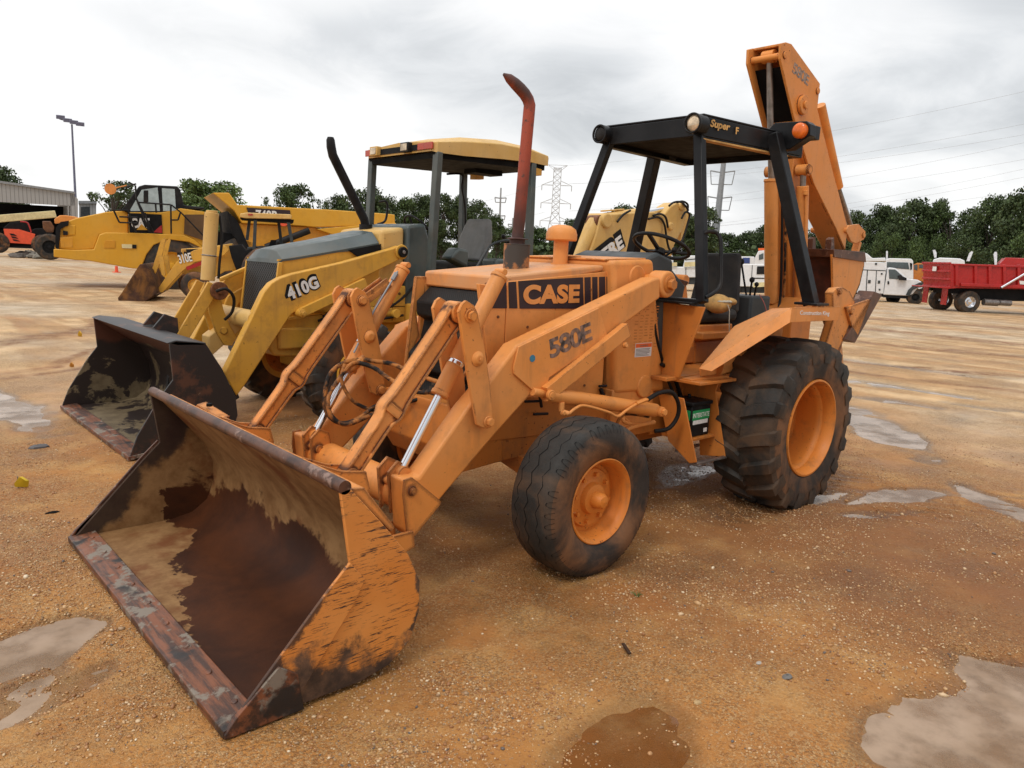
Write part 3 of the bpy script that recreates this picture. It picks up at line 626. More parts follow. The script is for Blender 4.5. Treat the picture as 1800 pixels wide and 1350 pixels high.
frontE = [(3.71, .793), (3.668, .51), (3.76, .42), (4.10, .06), (4.135, .022)]
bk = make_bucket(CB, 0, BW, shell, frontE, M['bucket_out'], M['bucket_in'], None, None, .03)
for s in (1, -1):    # side cutter strip bolted along the front edge
    g = MB(); A = [(3.675, .52), (3.77, .43), (4.105, .075), (4.14, .018), (3.90, .022), (3.88, .06), (3.66, .35), (3.61, .44)]
    g.prism([(x, s*(BW+.001), z) for x, z in A], (0, s*.012, 0)); g.build('side_cutter', M['bucket_out'] if s > 0 else M['lip'], bk, .003)
    g = MB(); g.prism([(x, s*(BW+.001), z) for x, z in ((4.148, .012), (4.148, .028), (4.11, .075), (3.955, .21), (3.885, .16), (3.86, .012))], (0, s*.02, 0)); g.build('corner_plate', M['edge'], bk, .003)
g = MB(); g.prism([(4.150, -BW-.012, .008), (4.150, -BW-.012, .041), (4.02, -BW-.012, .056), (4.02, -BW-.012, .034)], (0, 2*BW+.024, 0))
for k in range(9): g.cyl((4.06, -.96+k*.24, .048), (4.062, -.96+k*.24, .056), .013, n=12)
g.build('cutting_edge', M['edge'], bk, .004)
g = MB(); g.cyl((3.692, -BW, .806), (3.692, BW, .806), .026, n=20); g.build('lip_bar', M['lip'], bk)
g = MB(); g.prism([(3.665, -BW+.02, .79), (3.60, -BW+.02, .785), (3.46, -BW+.02, .60), (3.48, -BW+.02, .585)], (0, 2*BW-.04, 0)); g.build('back_flange', OW, bk, .004)
g = MB()
for s in (1, -1):
    for q in (-.065, .065): g.prism([(3.60, s*.49+q, .775), (3.42, s*.49+q, .70), (3.30, s*.49+q, .68), (3.28, s*.49+q, .60), (3.33, s*.49+q, .42), (3.365, s*.49+q, .46), (3.50, s*.49+q, .63)], (0, .022, 0))
    for q in (-.09, .07): g.prism([(3.335, s*.52+q, .36), (3.06, s*.52+q, .36), (3.05, s*.52+q, .28), (3.345, s*.52+q, .18)], (0, .02, 0))
g.build('hinge_ear', OW, bk, .003)
g = MB(); a = at(346, 712, y=-.86); g.bar(at(352, 712, y=-.86), at(395, 738, y=-.74), .09, .03); g.bar(at(385, 735, y=-.76), at(436, 765, y=-.62), .035, .04); h_ = at(368, 718, y=-.80); g.cyl(h_+V((0, 0, .012)), h_+V((0, 0, .03)), .016, m=1); g.build('hook_plate', [OW, M['dark']], bk, .003)
# --- operator station
b = MB(); b.box(.28, 1.06, -.52, .52, .905, .93); fl = b.build('floor_plate', OD, CB, .004)
b = MB(); b.prism([(.93, .36, 1.405), (.93, .685, 1.395), (.945, .545, .925), (.945, .40, .92)], (.014, 0, 0)); b.build('splash_guard', OD, CB, .006)
b = MB(); b.prism([(.93, -.36, 1.405), (.93, -.685, 1.395), (.945, -.545, .925), (.945, -.40, .92)], (.014, 0, 0)); b.build('splash_guard', OD, CB, .006)
b = MB(); b.box(.93, 1.0, .30, .62, 1.405, 1.42); b.box(.88, .96, -.62, .64, 1.41, 1.44); b.build('dash_shelf', M['black'], CB, .004)
b = MB(); b.prism([(1.14, -.32, 1.675), (1.00, -.32, 1.72), (.84, -.32, 1.68), (.80, -.32, 1.40), (.90, -.32, .95), (1.10, -.32, .95)], (0, .66, 0)); b.build('dashboard', M['slate'], CB, .02)
b = MB(); pc = [at(a, c, y=.22) for a, c in ((1150, 456), (1176, 466), (1205, 503), (1200, 528), (1185, 545), (1155, 545))]; b.prism(pc, (0, -.30, 0)); b.build('steering_console', M['slate'], CB, .012)
b = MB(); c = V((.53, .0, 1.775)); ax = V((-.40, .0, .92)).normalized(); e1 = V((0, 1, 0)); e2 = ax.cross(e1).normalized()
ring = [c+(e1*math.cos(t)+e2*math.sin(t))*.205 for t in [2*math.pi*i/40 for i in range(40)]]
b.tube(ring, .0135, n=10, close=True, sub=1)
for a in (0, 2.1, 4.2):
    b.bar(c-ax*.04, c+(e1*math.cos(a+.6)+e2*math.sin(a+.6))*.2, .03, .014, up=tuple(ax))
b.cyl(c-ax*.06, c-ax*.02, .05, .035); sw = b.build('steering_wheel', M['black'], CB)
b = MB(); b.cyl(c-ax*.05, c-ax*.42, .032); b.cyl(c-ax*.10+V((0, .03, 0)), c-ax*.12+V((.02, .16, .08)), .008); b.ball(c-ax*.12+V((.02, .165, .085)), .02); b.build('steering_column', M['black'], CB)
# seat
b = MB(); b.box(-.22, .26, -.24, .22, 1.23, 1.33); st = b.build('seat', M['seat_black'], CB, .04, seg=3)
b = MB(); b.prism([(-.19, -.24, 1.30), (-.25, -.19, 1.75), (-.25, .14, 1.76), (-.19, .20, 1.30)], (-.08, 0, .0)); b.build('backrest', M['seat_black'], st, .025, seg=3)
b = MB(); b.box(-.15, .30, -.22, .22, 1.10, 1.22); b.box(-.25, .36, .20, .30, 1.12, 1.175); b.box(-.2, .3, -.2, .2, .93, 1.1); b.build('seat_base', OD, CB, .01)
b = MB(); c = at(1262, 534, y=.26); b.ball(c, .085, (1.0, 1.25, .85), 16, 8); b.ball(c+V((-.05, .06, .02)), .05, (1, 1.2, .6)); cu = b.build('torn_cushion', M['foam'], CB)
b = MB(); b.ball(c+V((.0, .01, .020)), .088, (.9, 1.15, .26), 14, 8); b.tube([c+V((.03, .1, 0)), c+V((.03, .12, -.04)), c+V((.02, .12, -.12)), c+V((.0, .12, -.22))], .003); b.build('torn_cover', M['cloth'], cu)
# rear control tower and levers
b = MB(); b.box(-.72, -.42, -.16, .20, .93, 1.43); b.box(-.70, -.45, -.30, -.17, .93, 1.30); b.build('control_tower', M['slate'], CB, .02)
for px, py, bx, by, r in ((1303, 460, 1312, 520, .026), (1322, 492, 1318, 520, .022), (1330, 500, 1326, 520, .018)):
    b = MB(); e0 = at(bx, by, x=-.57); e1 = at(px, py, x=-.55); b.cyl(e0, e1, .008); b.ball(e1, r, (1, 1, 1.1)); b.build('control_lever', M['black'], CB)
hz = MB(); hz.tube([at(1322, 520, x=-.5), at(1308, 535, x=-.45), at(1304, 560, x=-.44), at(1300, 580, x=-.42)], .004); hz.tube([at(1335, 518, x=-.5), at(1344, 535, x=-.46), at(1350, 560, x=-.44)], .004); hz.build('wire_lead', flat('red_wire', (.30,.06,.04), .5), CB)
b = MB(); bb = [(.5, .1, 1.06), (.44, .14, 1.1)]; b.box(.30, .62, -.18, .20, .94, 1.06); b.bar((.46, .05, 1.12), (.60, .22, 1.02), .05, .10); b.build('pedal_housing', OD, CB, .008); b = MB(); b.bar((.60, .24, 1.0), (.56, .30, 1.02), .1, .09); b.build('pedal', M['black_dull'], CB, .006)
# fenders
for s in (1, -1):
    def Fp(x, y, z): return (x, y*s, z)
    T_ = [(-.235, 1.0, 1.412), (.449, 1.0, 1.412), (1.02, .835, 1.015)]; I_ = [(-.235, .60, 1.412), (.52, .70, 1.412), (.80, .79, 1.30)]
    b = MB()
    a0, a1, a2 = T_; tip = (1.02, .80, 1.00)
    def slab(q, t=(0, 0, -.006)): b.prism([Fp(*p) for p in (q if s > 0 else q[::-1])], t)
    slab([(-.235, 1.0, 1.412), (-.235, .6, 1.370), (-.03, .6, 1.370), (.449, 1.0, 1.412)][::-1])
    slab([(.449, 1.0, 1.412), (-.03, .6, 1.370), (.44, .6, 1.256), (.828, .6, .987)][::-1])
    # outer skirt
    b.prism([Fp(-.235, 1.0, 1.412), Fp(.449, 1.0, 1.412), Fp(.449, 1.0, 1.318), Fp(-.26, 1.0, 1.318)][::(1 if s > 0 else -1)], (0, -.006*s, 0))
    b.prism([Fp(.449, 1.0, 1.412), Fp(.828, .60, .987), Fp(.829, .70, .983), Fp(.449, 1.0, 1.318)][::(1 if s > 0 else -1)], (-.004, -.005*s, 0))
    # inner wall down to the deck, and rear closing plate
    b.prism([Fp(-.235, .590, 1.36), Fp(-.04, .590, 1.36), Fp(.43, .590, 1.25), Fp(.80, .590, .98), Fp(.78, .590, .93), Fp(.5, .590, .93), Fp(-.235, .590, 1.0)], (0, -.006*s, 0))
    fe = b.build('fender', O, CB, .003)
    if s > 0:
        q0 = at(1405.5, 555.5, y=1.0); q1 = at(1457, 556.5, y=1.0)
        text('Construction King', (q0.x, 1.0012, q0.z), V((q1.x-q0.x, 0, q1.z-q0.z)), (0, 0, 1), .036, M['white_print'], 'lettering', fe, .012, .001, (q1-q0).length)
# step frame and battery (left side)
b = MB()
b.prism([(.95, .39, .80), (.95, .595, .80), (.95, .735, .405), (.95, .68, .385), (.95, .50, .50)], (.01, 0, 0))
b.build('step_plate', OD, CB, .004)
b = MB()
b.prism([at(a, c, x=.60) for a, c in ((1273, 641), (1258, 688), (1275, 803), (1230, 800), (1226, 700), (1185, 690), (1190, 662))], (-.008, 0, 0)); b.build('step_plate', OD, CB, .003)
b = MB(); b.bar((.945, .715, .392), at(1274, 803, x=.60), .035, .012); b.bar((.945, .56, .44), (.60, .50, .42), .02, .02); b.build('step_tread', M['steel'], CB, .002)
b = MB(); b.box(.52, .94, .32, .70, .895, .915); b.prism([(.93, .545, .925), (.93, .62, .925), (.55, .66, .93), (.55, .5, .93)], (0, 0, -.03)); b.box(.5, .93, .30, .33, .5, .9); b.box(.60, .90, .40, .625, .505, .525); b.build('step_box', OD, CB, .004)
b = MB(); b.box(.645, .86, .42, .60, .527, .735); b.box(.635, .87, .41, .61, .735, .762); b.cyl((.70, .46, .76), (.70, .46, .785), .012); b.cyl((.80, .46, .76), (.80, .46, .785), .012)
bat = b.build('battery', M['black'], CB, .006)
b = MB(); b.box(.8605, .8615, .43, .59, .64, .705); b.box(.655, .85, .6005, .6015, .64, .705); b.build('battery_label', M['green_label'], bat); b = MB(); b.box(.8605, .8615, .44, .58, .612, .638); b.box(.67, .84, .6005, .6015, .610, .638); b.box(.67, .71, .6005, .6015, .548, .575); b.build('battery_label', M['white_print'], bat)
text('INTERSTATE', (.845, .602, .655), (-1, 0, 0), (0, 0, 1), .032, M['white_print'], 'battery_lettering', bat, .015, .0006, .185)
b = MB(); b.box(.55, .95, -.70, -.40, .40, .90); b.build('tool_box', OD, CB, .01)
# --- canopy
K = M['canopy_black']
def post(a, c, w, h, name='canopy_post'):
    for s in (1, -1):
        p = MB(); p.bar((a[0], a[1]*s, a[2]), (c[0], c[1]*s, c[2]), w, h, up=(1, 0, 0)); p.build(name, K, CB, .006)
post((.73, .385, 2.50), (.935, .655, 1.42), .065, .055); post((.02, .505, 2.58), (-.12, .845, 1.415), .085, .085)
b = MB(); b.box(-.21, -.03, .76, .93, 1.412, 1.43); b.box(-.21, -.03, -.93, -.76, 1.412, 1.43); b.build('post_foot', K, CB, .004)
cT = [(.755, .425, 2.612), (-.12, .52, 2.625)]
b = MB()
roof = [(.755, .425), (-.36, .52), (-.36, -.52), (.755, -.425)]
rz = lambda x: 2.612
b.prism([(x, y, 2.600) for x, y in roof], (0, 0, .014))
b.hexa([(.757, -.427, 2.475), (.757, -.427, 2.598), (.757, .427, 2.598), (.757, .427, 2.475)], [(.745, -.427, 2.475), (.745, -.427, 2.598), (.745, .427, 2.598), (.745, .427, 2.475)])
for s in (1, -1):
    b.hexa([(.745, .427*s, 2.474), (-.36, .522*s, 2.474), (-.36, .522*s, 2.598), (.745, .427*s, 2.598)][::s], [(.745, .415*s, 2.474), (-.36, .510*s, 2.474), (-.36, .510*s, 2.598), (.745, .415*s, 2.598)][::s])
    b.hexa([(.745, .427*s, 2.462), (-.36, .522*s, 2.462), (-.36, .522*s, 2.473), (.745, .427*s, 2.473)][::s], [(.745, .36*s, 2.462), (-.36, .455*s, 2.462), (-.36, .455*s, 2.473), (.745, .36*s, 2.473)][::s])
b.box(-.38, -.361, -.52, .52, 2.462, 2.61); b.box(-.42, -.30, -.62, .62, 2.585, 2.68)
can = b.build('canopy', K, CB, .006)
b = MB(); b.prism([(.74, -.41, 2.50), (.74, .41, 2.50), (-.36, .50, 2.50), (-.36, -.50, 2.50)], (0, 0, .006)); b.build('headliner', M['dark'], can)
b = MB()
b.hexa([(.745, .4285, 2.452), (-.20, .5085, 2.452), (-.20, .5085, 2.462), (.745, .4285, 2.462)], [(.745, .37, 2.452), (-.20, .45, 2.452), (-.20, .45, 2.462), (.745, .37, 2.462)])
b.build('tan_trim', M['foam'], can)
for s in (1, -1):
    b = MB(); c = V((.775, .395*s, 2.545)); b.cyl(c-V((.05, 0, 0)), c+V((.035, 0, 0)), .064, n=28); b.lathe([(.035, .064), (.060, .066), (.062, .055), (.05, .052)], c, (1, 0, 0), 28); b.bar((.72, .40*s, 2.60), (.72, .40*s, 2.46), .1, .1)
    hd = b.build('headlamp', K, can, .003)
    b = MB(); b.ball(c+V((.040, 0, 0)), .052, (.35, 1, 1), 20, 12); b.build('lamp_lens', M['lens'] if s > 0 else M['black'], hd)
    # rear lamp housing standing out from the roof corner
    b = MB(); o = at(1392, 238, x=-.10); 
    A = [at(*p, x=-.06) for p in ((1352, 226), (1362, 216), (1418, 212.5), (1424, 218), (1424, 238), (1388, 262), (1352, 266))]
    b.prism(A, (-.09, 0, 0)); 
    if s < 0: b = b.mir(0)
    lh = b.build('lamp_housing', K, can, .004)
    b = MB(); c = at(1407, 230, x=-.05); b.cyl(c-V((.02, 0, 0)), c+V((.018, 0, 0)), .052, n=26); b.ball(c+V((.018, 0, 0)), .051, (.35, 1, 1), 20, 10)
    if s < 0: b = b.mir(0)
    b.build('amber_lamp', M['amber'], lh)
q0 = at(1247, 225, y=.432); q1 = at(1300, 237, y=.448); ux = q1-q0; ux = V((-.96, .08, -.0))
text('Super', at(1248, 226.5, y=.4405), ux, (0, 0, 1), .062, M['foam'], 'lettering', can, .03, .001, .205, shear=.2)
text('F', at(1293, 235.5, y=.4635), ux, (0, 0, 1), .045, M['foam'], 'lettering', can, .03, .001, .03)
# grab rail on the left front post
b = MB(); b.tube([at(1233, 413, y=.56), at(1245, 407, y=.59), at(1260, 410, y=.62), at(1267, 425, y=.65), at(1267, 470, y=.68), at(1266, 500, y=.70), at(1258, 513, y=.70), at(1240, 523, y=.68)], .0125, n=10); b.build('grab_rail', M['black'], CB)
# --- backhoe
b = MB(); b.box(-1.0, -.35, -.42, .42, .55, .95); b.box(-1.15, -.95, -.70, .70, .50, .80); b.prism([(-1.0, -.25, .9), (-1.35, -.25, .9), (-1.35, -.25, 1.35), (-1.15, -.25, 1.42), (-1.0, -.25, 1.3)], (0, .5, 0)); b.build('backhoe_frame', OD, CB, .01)
b = MB(); bp_ = [at(a, c, y=.12) for a, c in ((1391, 545), (1390, 400), (1394, 330), (1402, 262), (1424, 262), (1430, 300), (1418, 400), (1412, 545))]
b.prism([p-V((0, .02, 0)) for p in bp_], (0, -.20, 0)); b.cyl(at(1411, 202, y=.145), at(1411, 202, y=.145)-V((0, .29, 0)), .07); b.bar(at(1411, 205, y=0), at(1412, 290, y=0), .18, .16); bm = b.build('boom', OD, CB, .008)  # darker orange on the boom carries the shade between its cylinders
b = MB(); c0 = at(1356, 532, y=.0); c1 = at(1356, 316, y=.0); b.cyl(c0, c1, .058, n=30); b.cyl(c1-V((0, 0, .02)), c1+V((0, 0, .004)), .061, n=30); dc = b.build('dipper_cylinder', O, CB, .004)
for px in (1375, 1381): b = MB(); b.tube([at(px-3, 325, y=.07), at(px, 360, y=.08), at(px-1, 450, y=.08), at(px-3, 520, y=.08), at(px-8, 545, y=.1)], .011); b.build('hydraulic_hose', M['hose'] if px > 1376 else M['rubber_hose'], CB)
b = MB(); c2 = at(1352.5, 100, y=0); b.cyl(c1, c2, .026, n=20); b.cyl(c2-V((0, .05, 0)), c2+V((0, .05, 0)), .05, n=20, m=1); b.build('cylinder_rod', [M['steel'], O], dc)
for yy in (.165, -.12):
    b = MB(); c0 = at(1406, 545, y=.165); c1 = at(1411, 327, y=.165); c3 = at(1412, 299, y=.165); 
    for q in (c0, c1, c3): q.y = yy
    b.cyl(c0, c1, .05, n=28); b.cyl(c1+V((.03, .05, -.04)), c1+V((.03, .05, -.08)), .022); b.cyl(c1+V((.03, .05, -.08)), c0+V((.03, .05, .1)), .008); bc = b.build('boom_cylinder', O, CB, .004)
    b = MB(); b.cyl(c1, c3, .024); b.cyl(c3-V((0, .05, 0)), c3+V((0, .05, 0)), .046, n=22, m=1); b.cyl(c3+V((0, .05, 0)), c3+V((0, .065, 0)), .036, m=1, n=12); b.build('cylinder_rod', [M['steel'], OW], bc)
b = MB(); hy = .15
dP = [(1373, 76), (1382, 74), (1391.5, 77), (1441.8, 147), (1437, 191.6), (1464, 300), (1490, 398), (1486, 440), (1471, 404), (1430, 321), (1398, 215), (1371.6, 103)]
D_ = [at(a, c, y=hy) for a, c in dP]
for q in (hy, -hy+.02):
    H_ = [D_[i] for i in (0, 1, 2, 3, 4, 5, 9, 10, 11)] if q < 0 else D_
    b.prism([V((p.x, q, p.z)) for p in H_], (0, -.02, 0))
mid = [V((p.x, .13, p.z)) for p in D_]
b.prism([mid[10], mid[4], mid[5], mid[6], mid[7], mid[8], mid[9]], (0, -.20, 0)); b.prism([mid[1], mid[2], mid[3], mid[3]+V((.02, 0, -.02)), mid[2]+V((.02, 0, -.02)), mid[1]+V((.0, 0, -.02))], (0, -.26, 0))
for pp in ((1379, 97), (1437, 160)):
    c = at(*pp, y=hy); b.cyl((c.x, hy+.012, c.z), (c.x, -hy, c.z), .026, n=16)
c = at(1409, 185, y=hy); b.cyl((c.x, hy+.03, c.z), (c.x, -hy-.03, c.z), .075, n=28); b.cyl((c.x, hy+.03, c.z), (c.x, hy+.045, c.z), .03, n=14)
dp = b.build('dipper', OE, CB, .005)
b = MB(); b.prism([at(a, c, y=.128) for a, c in ((1379, 116), (1392, 118), (1424, 282), (1418, 284), (1400, 214))], (0, -.255, 0)); b.build('head_shade_sheet', M['dark'], dp)  # near-black sheet added between the head plates for the shade inside
q0 = at(1393, 123, y=hy); q1 = at(1421, 148, y=hy); text('580E', at(1392, 127, y=hy+.001), q1-q0, V((.3, 0, 1)), .085, M['decal_grey'], 'model_number', dp, .03, .001, (q1-q0).length*1.0, sp=.9)
b = MB(); c0 = at(1442, 215, y=.0); c1 = at(1473, 330, y=.0); c0 = at(1441, 185, y=0); b.cyl(c0, c1, .048, n=24); bcy = b.build('bucket_cylinder', O, CB, .004)
b = MB(); b.cyl(c1, at(1496, 400, y=0), .025); b.build('cylinder_rod', M['steel'], bcy)
b = MB(); hx = [at(a, c, y=.16) for a, c in ((1486, 403), (1494, 396), (1510, 394), (1522, 407), (1519, 421), (1504, 428), (1496, 424))]
b.prism(hx, (0, -.03, 0)); b.prism([p+V((0, -.29, 0)) for p in hx], (0, -.03, 0))
for pp in ((1490, 405), (1520, 414)): c = at(*pp, y=.175); b.cyl(c, c-V((0, .35, 0)), .024, n=16)
b.bar(at(1508, 425, y=.1), at(1502, 446, y=.1), .06, .05); b.build('bucket_link', OE, CB, .004)
b = MB(); by = .29; bp2 = [(1463, 447), (1520, 455), (1519, 468), (1512, 500), (1495, 540), (1480, 556), (1466, 540)]
B_ = [at(a, c, y=by) for a, c in bp2]; b.prism(B_, (0, -.02, 0)); b.prism([p+V((0, -2*by+.02, 0)) for p in B_], (0, -.02, 0))
sh = B_[1:]; 
for i in range(len(sh)-1): b.prism([sh[i], sh[i+1], sh[i+1]+V((.015, 0, .012)), sh[i]+V((.015, 0, .012))], (0, -2*by, 0))
hb = b.build('digging_bucket', OE, CB, .003)
b = MB(); b.prism([at(a, c, y=by+.012) for a, c in ((1466, 438), (1521, 443), (1523, 461), (1466, 452))], (0, -2*by-.024, 0)); 
for k in range(4): b.prism([(-1.54, by-.03-k*.17, 1.83), (-1.54, by-.03-k*.17, 1.93), (-1.58, by-.03-k*.17, 1.95), (-1.62, by-.03-k*.17, 1.83)], (0, -.055, 0))
b.build('bucket_lip', M['lip'], hb, .004)
b = MB(); b.prism([at(1470, 452, y=by-.03), at(1470, 545, y=by-.03), at(1500, 540, y=by-.03), at(1510, 455, y=by-.03)], (0, -2*by+.06, 0)); b.build('rusty_interior', flat('deep_rust', (.085,.024,.012), .6, var=.6, sc=9), hb)
# stabilisers
for s in (1, -1):
    b = MB(); sy = .93
    A = [at(a, c, y=sy) for a, c in ((1464, 515), (1470, 507), (1482, 505), (1494, 512), (1503, 530), (1497, 560), (1474, 622), (1452, 606), (1466, 560))]
    b.prism(A, (0, -.06, 0)); c = at(1474, 513, y=sy); bolt(b, (c.x, sy, c.z), (0, 1, 0), .018, .016); b.bar((A[6].x, .9, A[6].z+.05), (-1.05, .72, .62), .07, .10)
    if s < 0: b = b.mir(0)
    sb = b.build('stabiliser_arm', OW, CB, .005)
    b = MB(); yy = .95
    A = [at(a, c, y=yy) for a, c in ((1537, 512), (1551, 518), (1503, 603), (1485, 597))]; b.prism(A, (0, -.12, 0)); 
    B2 = [at(a, c, y=yy) for a, c in ((1488, 540), (1532, 525), (1508, 590), (1498, 575))]; b.prism(B2, (0, -.02, 0), 1); b.prism([p+V((0, -.2, 0)) for p in B2], (0, -.02, 0), 1); c = at(1495, 547, y=yy); b.cyl(c+V((0, .02, 0)), c-V((0, .25, 0)), .025, m=1)
    if s < 0: b = b.mir(0)
    b.build('stabiliser_pad', [M['lip'], OW], sb, .004)
# ================================================================= the yellow loader backhoe beside it
YC = -3.66
DB = thing('backhoe_loader', 'yellow loader backhoe numbered 410G with black bucket and yellow roof, beside the orange one', 'backhoe loader', (0, YC, 0))
Y, YED, GG = M['yellow'], M['yellow_edge'], M['grey_green']
make_rear_wheel(DB, (-.78, YC+.86, .68), 1, R=.72, W=.23, mat_rim='yellow', rimr=.38, lip=.40); make_rear_wheel(DB, (-.78, YC-.86, .68), -1, R=.72, W=.23, mat_rim='yellow', rimr=.38, lip=.40)
make_rear_wheel(DB, (1.36, YC+.80, .50), 1, R=.515, W=.16, mat_rim='yellow', rimr=.245, lip=.26, nl=18); make_rear_wheel(DB, (1.36, YC-.80, .50), -1, R=.515, W=.16, mat_rim='yellow', rimr=.245, lip=.26, nl=18)
b = MB(); b.box(-1.3, 1.9, YC-.34, YC+.34, .62, 1.0); b.box(1.28, 1.44, YC-.62, YC+.62, .40, .60); b.box(-.95, -.6, YC-.62, YC+.62, .52, .84); b.build('frame', Y, DB, .02)
b = MB(); b.prism([(2.02, YC-.43, .98), (1.46, YC-.43, 1.02), (1.46, YC-.43, .66), (1.60, YC-.43, .60), (1.98, YC-.43, .64), (2.04, YC-.43, .72)], (0, .86, 0)); b.box(1.55, 1.95, YC-.47, YC+.47, .70, .90); b.build('counterweight', Y, DB, .02)
b = MB(); b.box(1.20, 1.205, YC+.441, YC+.444, .94, 1.28); b.box(.70, .705, YC+.441, YC+.444, .94, 1.28); b.box(.30, 1.44, YC+.441, YC+.444, 1.085, 1.092); b.build('panel_seam', M['dark'], DB)
b = MB()
for x_ in (.4, .62, .80, 1.1, 1.35):
    for z_ in (1.0, 1.22): bolt(b, (x_, YC+.44, z_), (0, 1, 0), .011, .01)
b.build('panel_bolt', M['bolt'], DB)
b = MB(); b.tube([(1.5, YC+.46, 1.0), (1.3, YC+.50, 1.1), (1.0, YC+.50, 1.02), (.7, YC+.49, 1.12), (.45, YC+.46, 1.3)], .013); b.tube([(1.55, YC+.46, .96), (1.3, YC+.51, 1.04), (.95, YC+.50, .97), (.6, YC+.49, 1.0)], .013); b.build('hydraulic_hose', M['rubber_hose'], DB)
b = MB(); b.box(.28, 1.45, YC-.44, YC+.44, .92, 1.30); b.build('side_cover', Y, DB, .015)
hy_ = .41
b = MB(); # side panels of the hood
for s in (1, -1):
    q = [(1.885, .352, 1.515), (1.30, .386, 1.625), (.83, .41, 1.70), (.60, .41, 1.71), (.60, .41, 1.0), (1.92, .352, .95)]
    b.add([(x, YC+y*s, z) for x, y, z in q]+[(x, YC+(y-.03)*s, z) for x, y, z in q], [tuple(range(6)), tuple(range(6, 12))[::-1]]+[(i, (i+1) % 6, 6+(i+1) % 6, 6+i) for i in range(6)])
b.build('hood_side', Y, DB, .012)
b = MB() # dark plastic bonnet with chamfered shoulders
def sec(x, zs, zt):
    w = .358+(1.90-x)*.056/1.04
    return [(x, YC-w, zs), (x, YC-w+.13, zt-.015), (x, YC-.10, zt), (x, YC+.10, zt), (x, YC+w-.13, zt-.015), (x, YC+w, zs)]
S_ = [sec(1.90, 1.50, 1.53), sec(1.86, 1.53, 1.615), sec(1.76, 1.545, 1.645), sec(1.3, 1.635, 1.74), sec(.86, 1.725, 1.845)]
vs = [p for q in S_ for p in q]; b.add(vs, [(6*i+j, 6*i+j+1, 6*i+7+j, 6*i+6+j) for i in range(4) for j in range(5)])
lo = [(x, y, z-.03) for x, y, z in vs]; 
for s in (0, 5):
    b.add([vs[6*i+s] for i in range(5)]+[(V(vs[6*i+s])-V((0, 0, (.02, .02, .02, .02, .06)[i]))) for i in range(5)], [(i, i+1, 6+i, 5+i) for i in range(4)])
b.add(S_[0]+[(1.905, p[1], 1.49) for p in S_[0]], [(j, j+1, 7+j, 6+j) for j in range(5)])
hood = b.build('hood', GG, DB, .006, ang=25)
b = MB()
for s in (1, -1): b.prism([(1.20, YC+(hy_-.012)*s, 1.640), (1.08, YC+(hy_-.006)*s, 1.57), (.84, YC+(hy_+.006)*s, 1.62), (.84, YC+(hy_+.006)*s, 1.715)], (0, .010*s, 0))
b.build('hood_vent', M['black_dull'], hood)
b = MB(); b.prism([(1.90, YC-.345, 1.50), (1.87, YC-.345, 1.50), (1.93, YC-.345, .90), (1.97, YC-.345, .90)], (0, .69, 0)); b.build('grille', M['hexgrille'], DB, .01)
b = MB()
for s in (1, -1): b.prism([(1.905, YC+.348*s, 1.50), (1.86, YC+.348*s, 1.50), (1.92, YC+.348*s, .90), (1.985, YC+.348*s, .90)], (0, .022*s, 0))
b.build('grille_frame', Y, DB, .006)
b = MB(); b.prism([(.84, YC-.42, 1.85), (.555, YC-.42, 1.90), (.555, YC-.42, 1.05), (.86, YC-.42, 1.05)], (0, .84, 0)); b.build('rear_cowl', M['yellow_pale'], DB, .04, seg=3)
b = MB(); b.prism([(.55, YC-.46, 1.91), (.33, YC-.46, 1.95), (.24, YC-.46, 1.72), (.26, YC-.46, 1.0), (.55, YC-.46, 1.0)], (0, .92, 0)); b.build('console', GG, DB, .03, seg=3)
# exhaust
b = MB(); yp = YC-.05; P_ = [at(643, 398, y=yp), at(640, 385, y=yp), at(598, 300, y=yp), at(585, 273, y=yp), at(582, 258, y=yp), at(581, 246, y=yp), at(581, 241, y=yp)]
b.loft([(p, .046 if i < 5 else (.042, .03)[i-5]) for i, p in enumerate(P_)], 20); b.cyl(P_[0]-V((0, 0, .05)), P_[0]+V((0, 0, .02)), .07); b.build('exhaust_stack', M['black'], DB, ang=50)
# loader arms
aP = [(704, 432), (690, 437), (600, 462), (512, 482), (492, 489), (477, 498), (464, 514), (441, 562), (396, 654), (397, 660), (416, 696), (430, 678), (501, 569), (512, 553), (526, 543.5), (600, 507), (700, 458), (712, 450), (712, 438)]
AYD = YC+.56
for s in (1, -1):
    b = MB(); A = [V((p.x, AYD, p.z)) for p in aty(AYD, aP)]; b.prism(A, (0, -.10, 0)); pv = at(705, 443, y=AYD); b.cyl((pv.x, AYD+.02, pv.z), (pv.x, AYD, pv.z), .075, n=28)
    if s < 0: b = b.mir(YC)
    arm = b.build('loader_arm', YED, DB, .016, seg=3)
    b = MB(); b.cyl((pv.x, AYD+.02, pv.z), (pv.x, AYD+.05, pv.z), .052, n=24); b.cyl((pv.x, AYD+.05, pv.z), (pv.x, AYD+.06, pv.z), .02, n=6, m=1)
    if s < 0: b = b.mir(YC)
    b.build('pivot_pin', [M['black'], M['steel']], arm, .003)
    b = MB(); e0 = at(526, 550, y=AYD); e1 = at(640, 496, y=AYD); b.bar(e0, e1, .09, .085, up=(0, 0, 1)); b.cyl(e0+V((0, -.06, 0)), e0+V((0, .08, 0)), .038); bolt(b, e0+V((0, .08, 0)), (0, 1, 0), .022, .02)
    e2 = at(700, 552, y=AYD); e3 = at(560, 540, y=AYD); b.cyl(e3+V((.1, -.12, .0)), e2+V((0, -.12, 0)), .05); b.cyl(e2+V((0, -.16, 0)), e2+V((0, -.02, 0)), .045)
    if s < 0: b = b.mir(YC)
    b.build('lift_cylinder', Y, DB, .01)
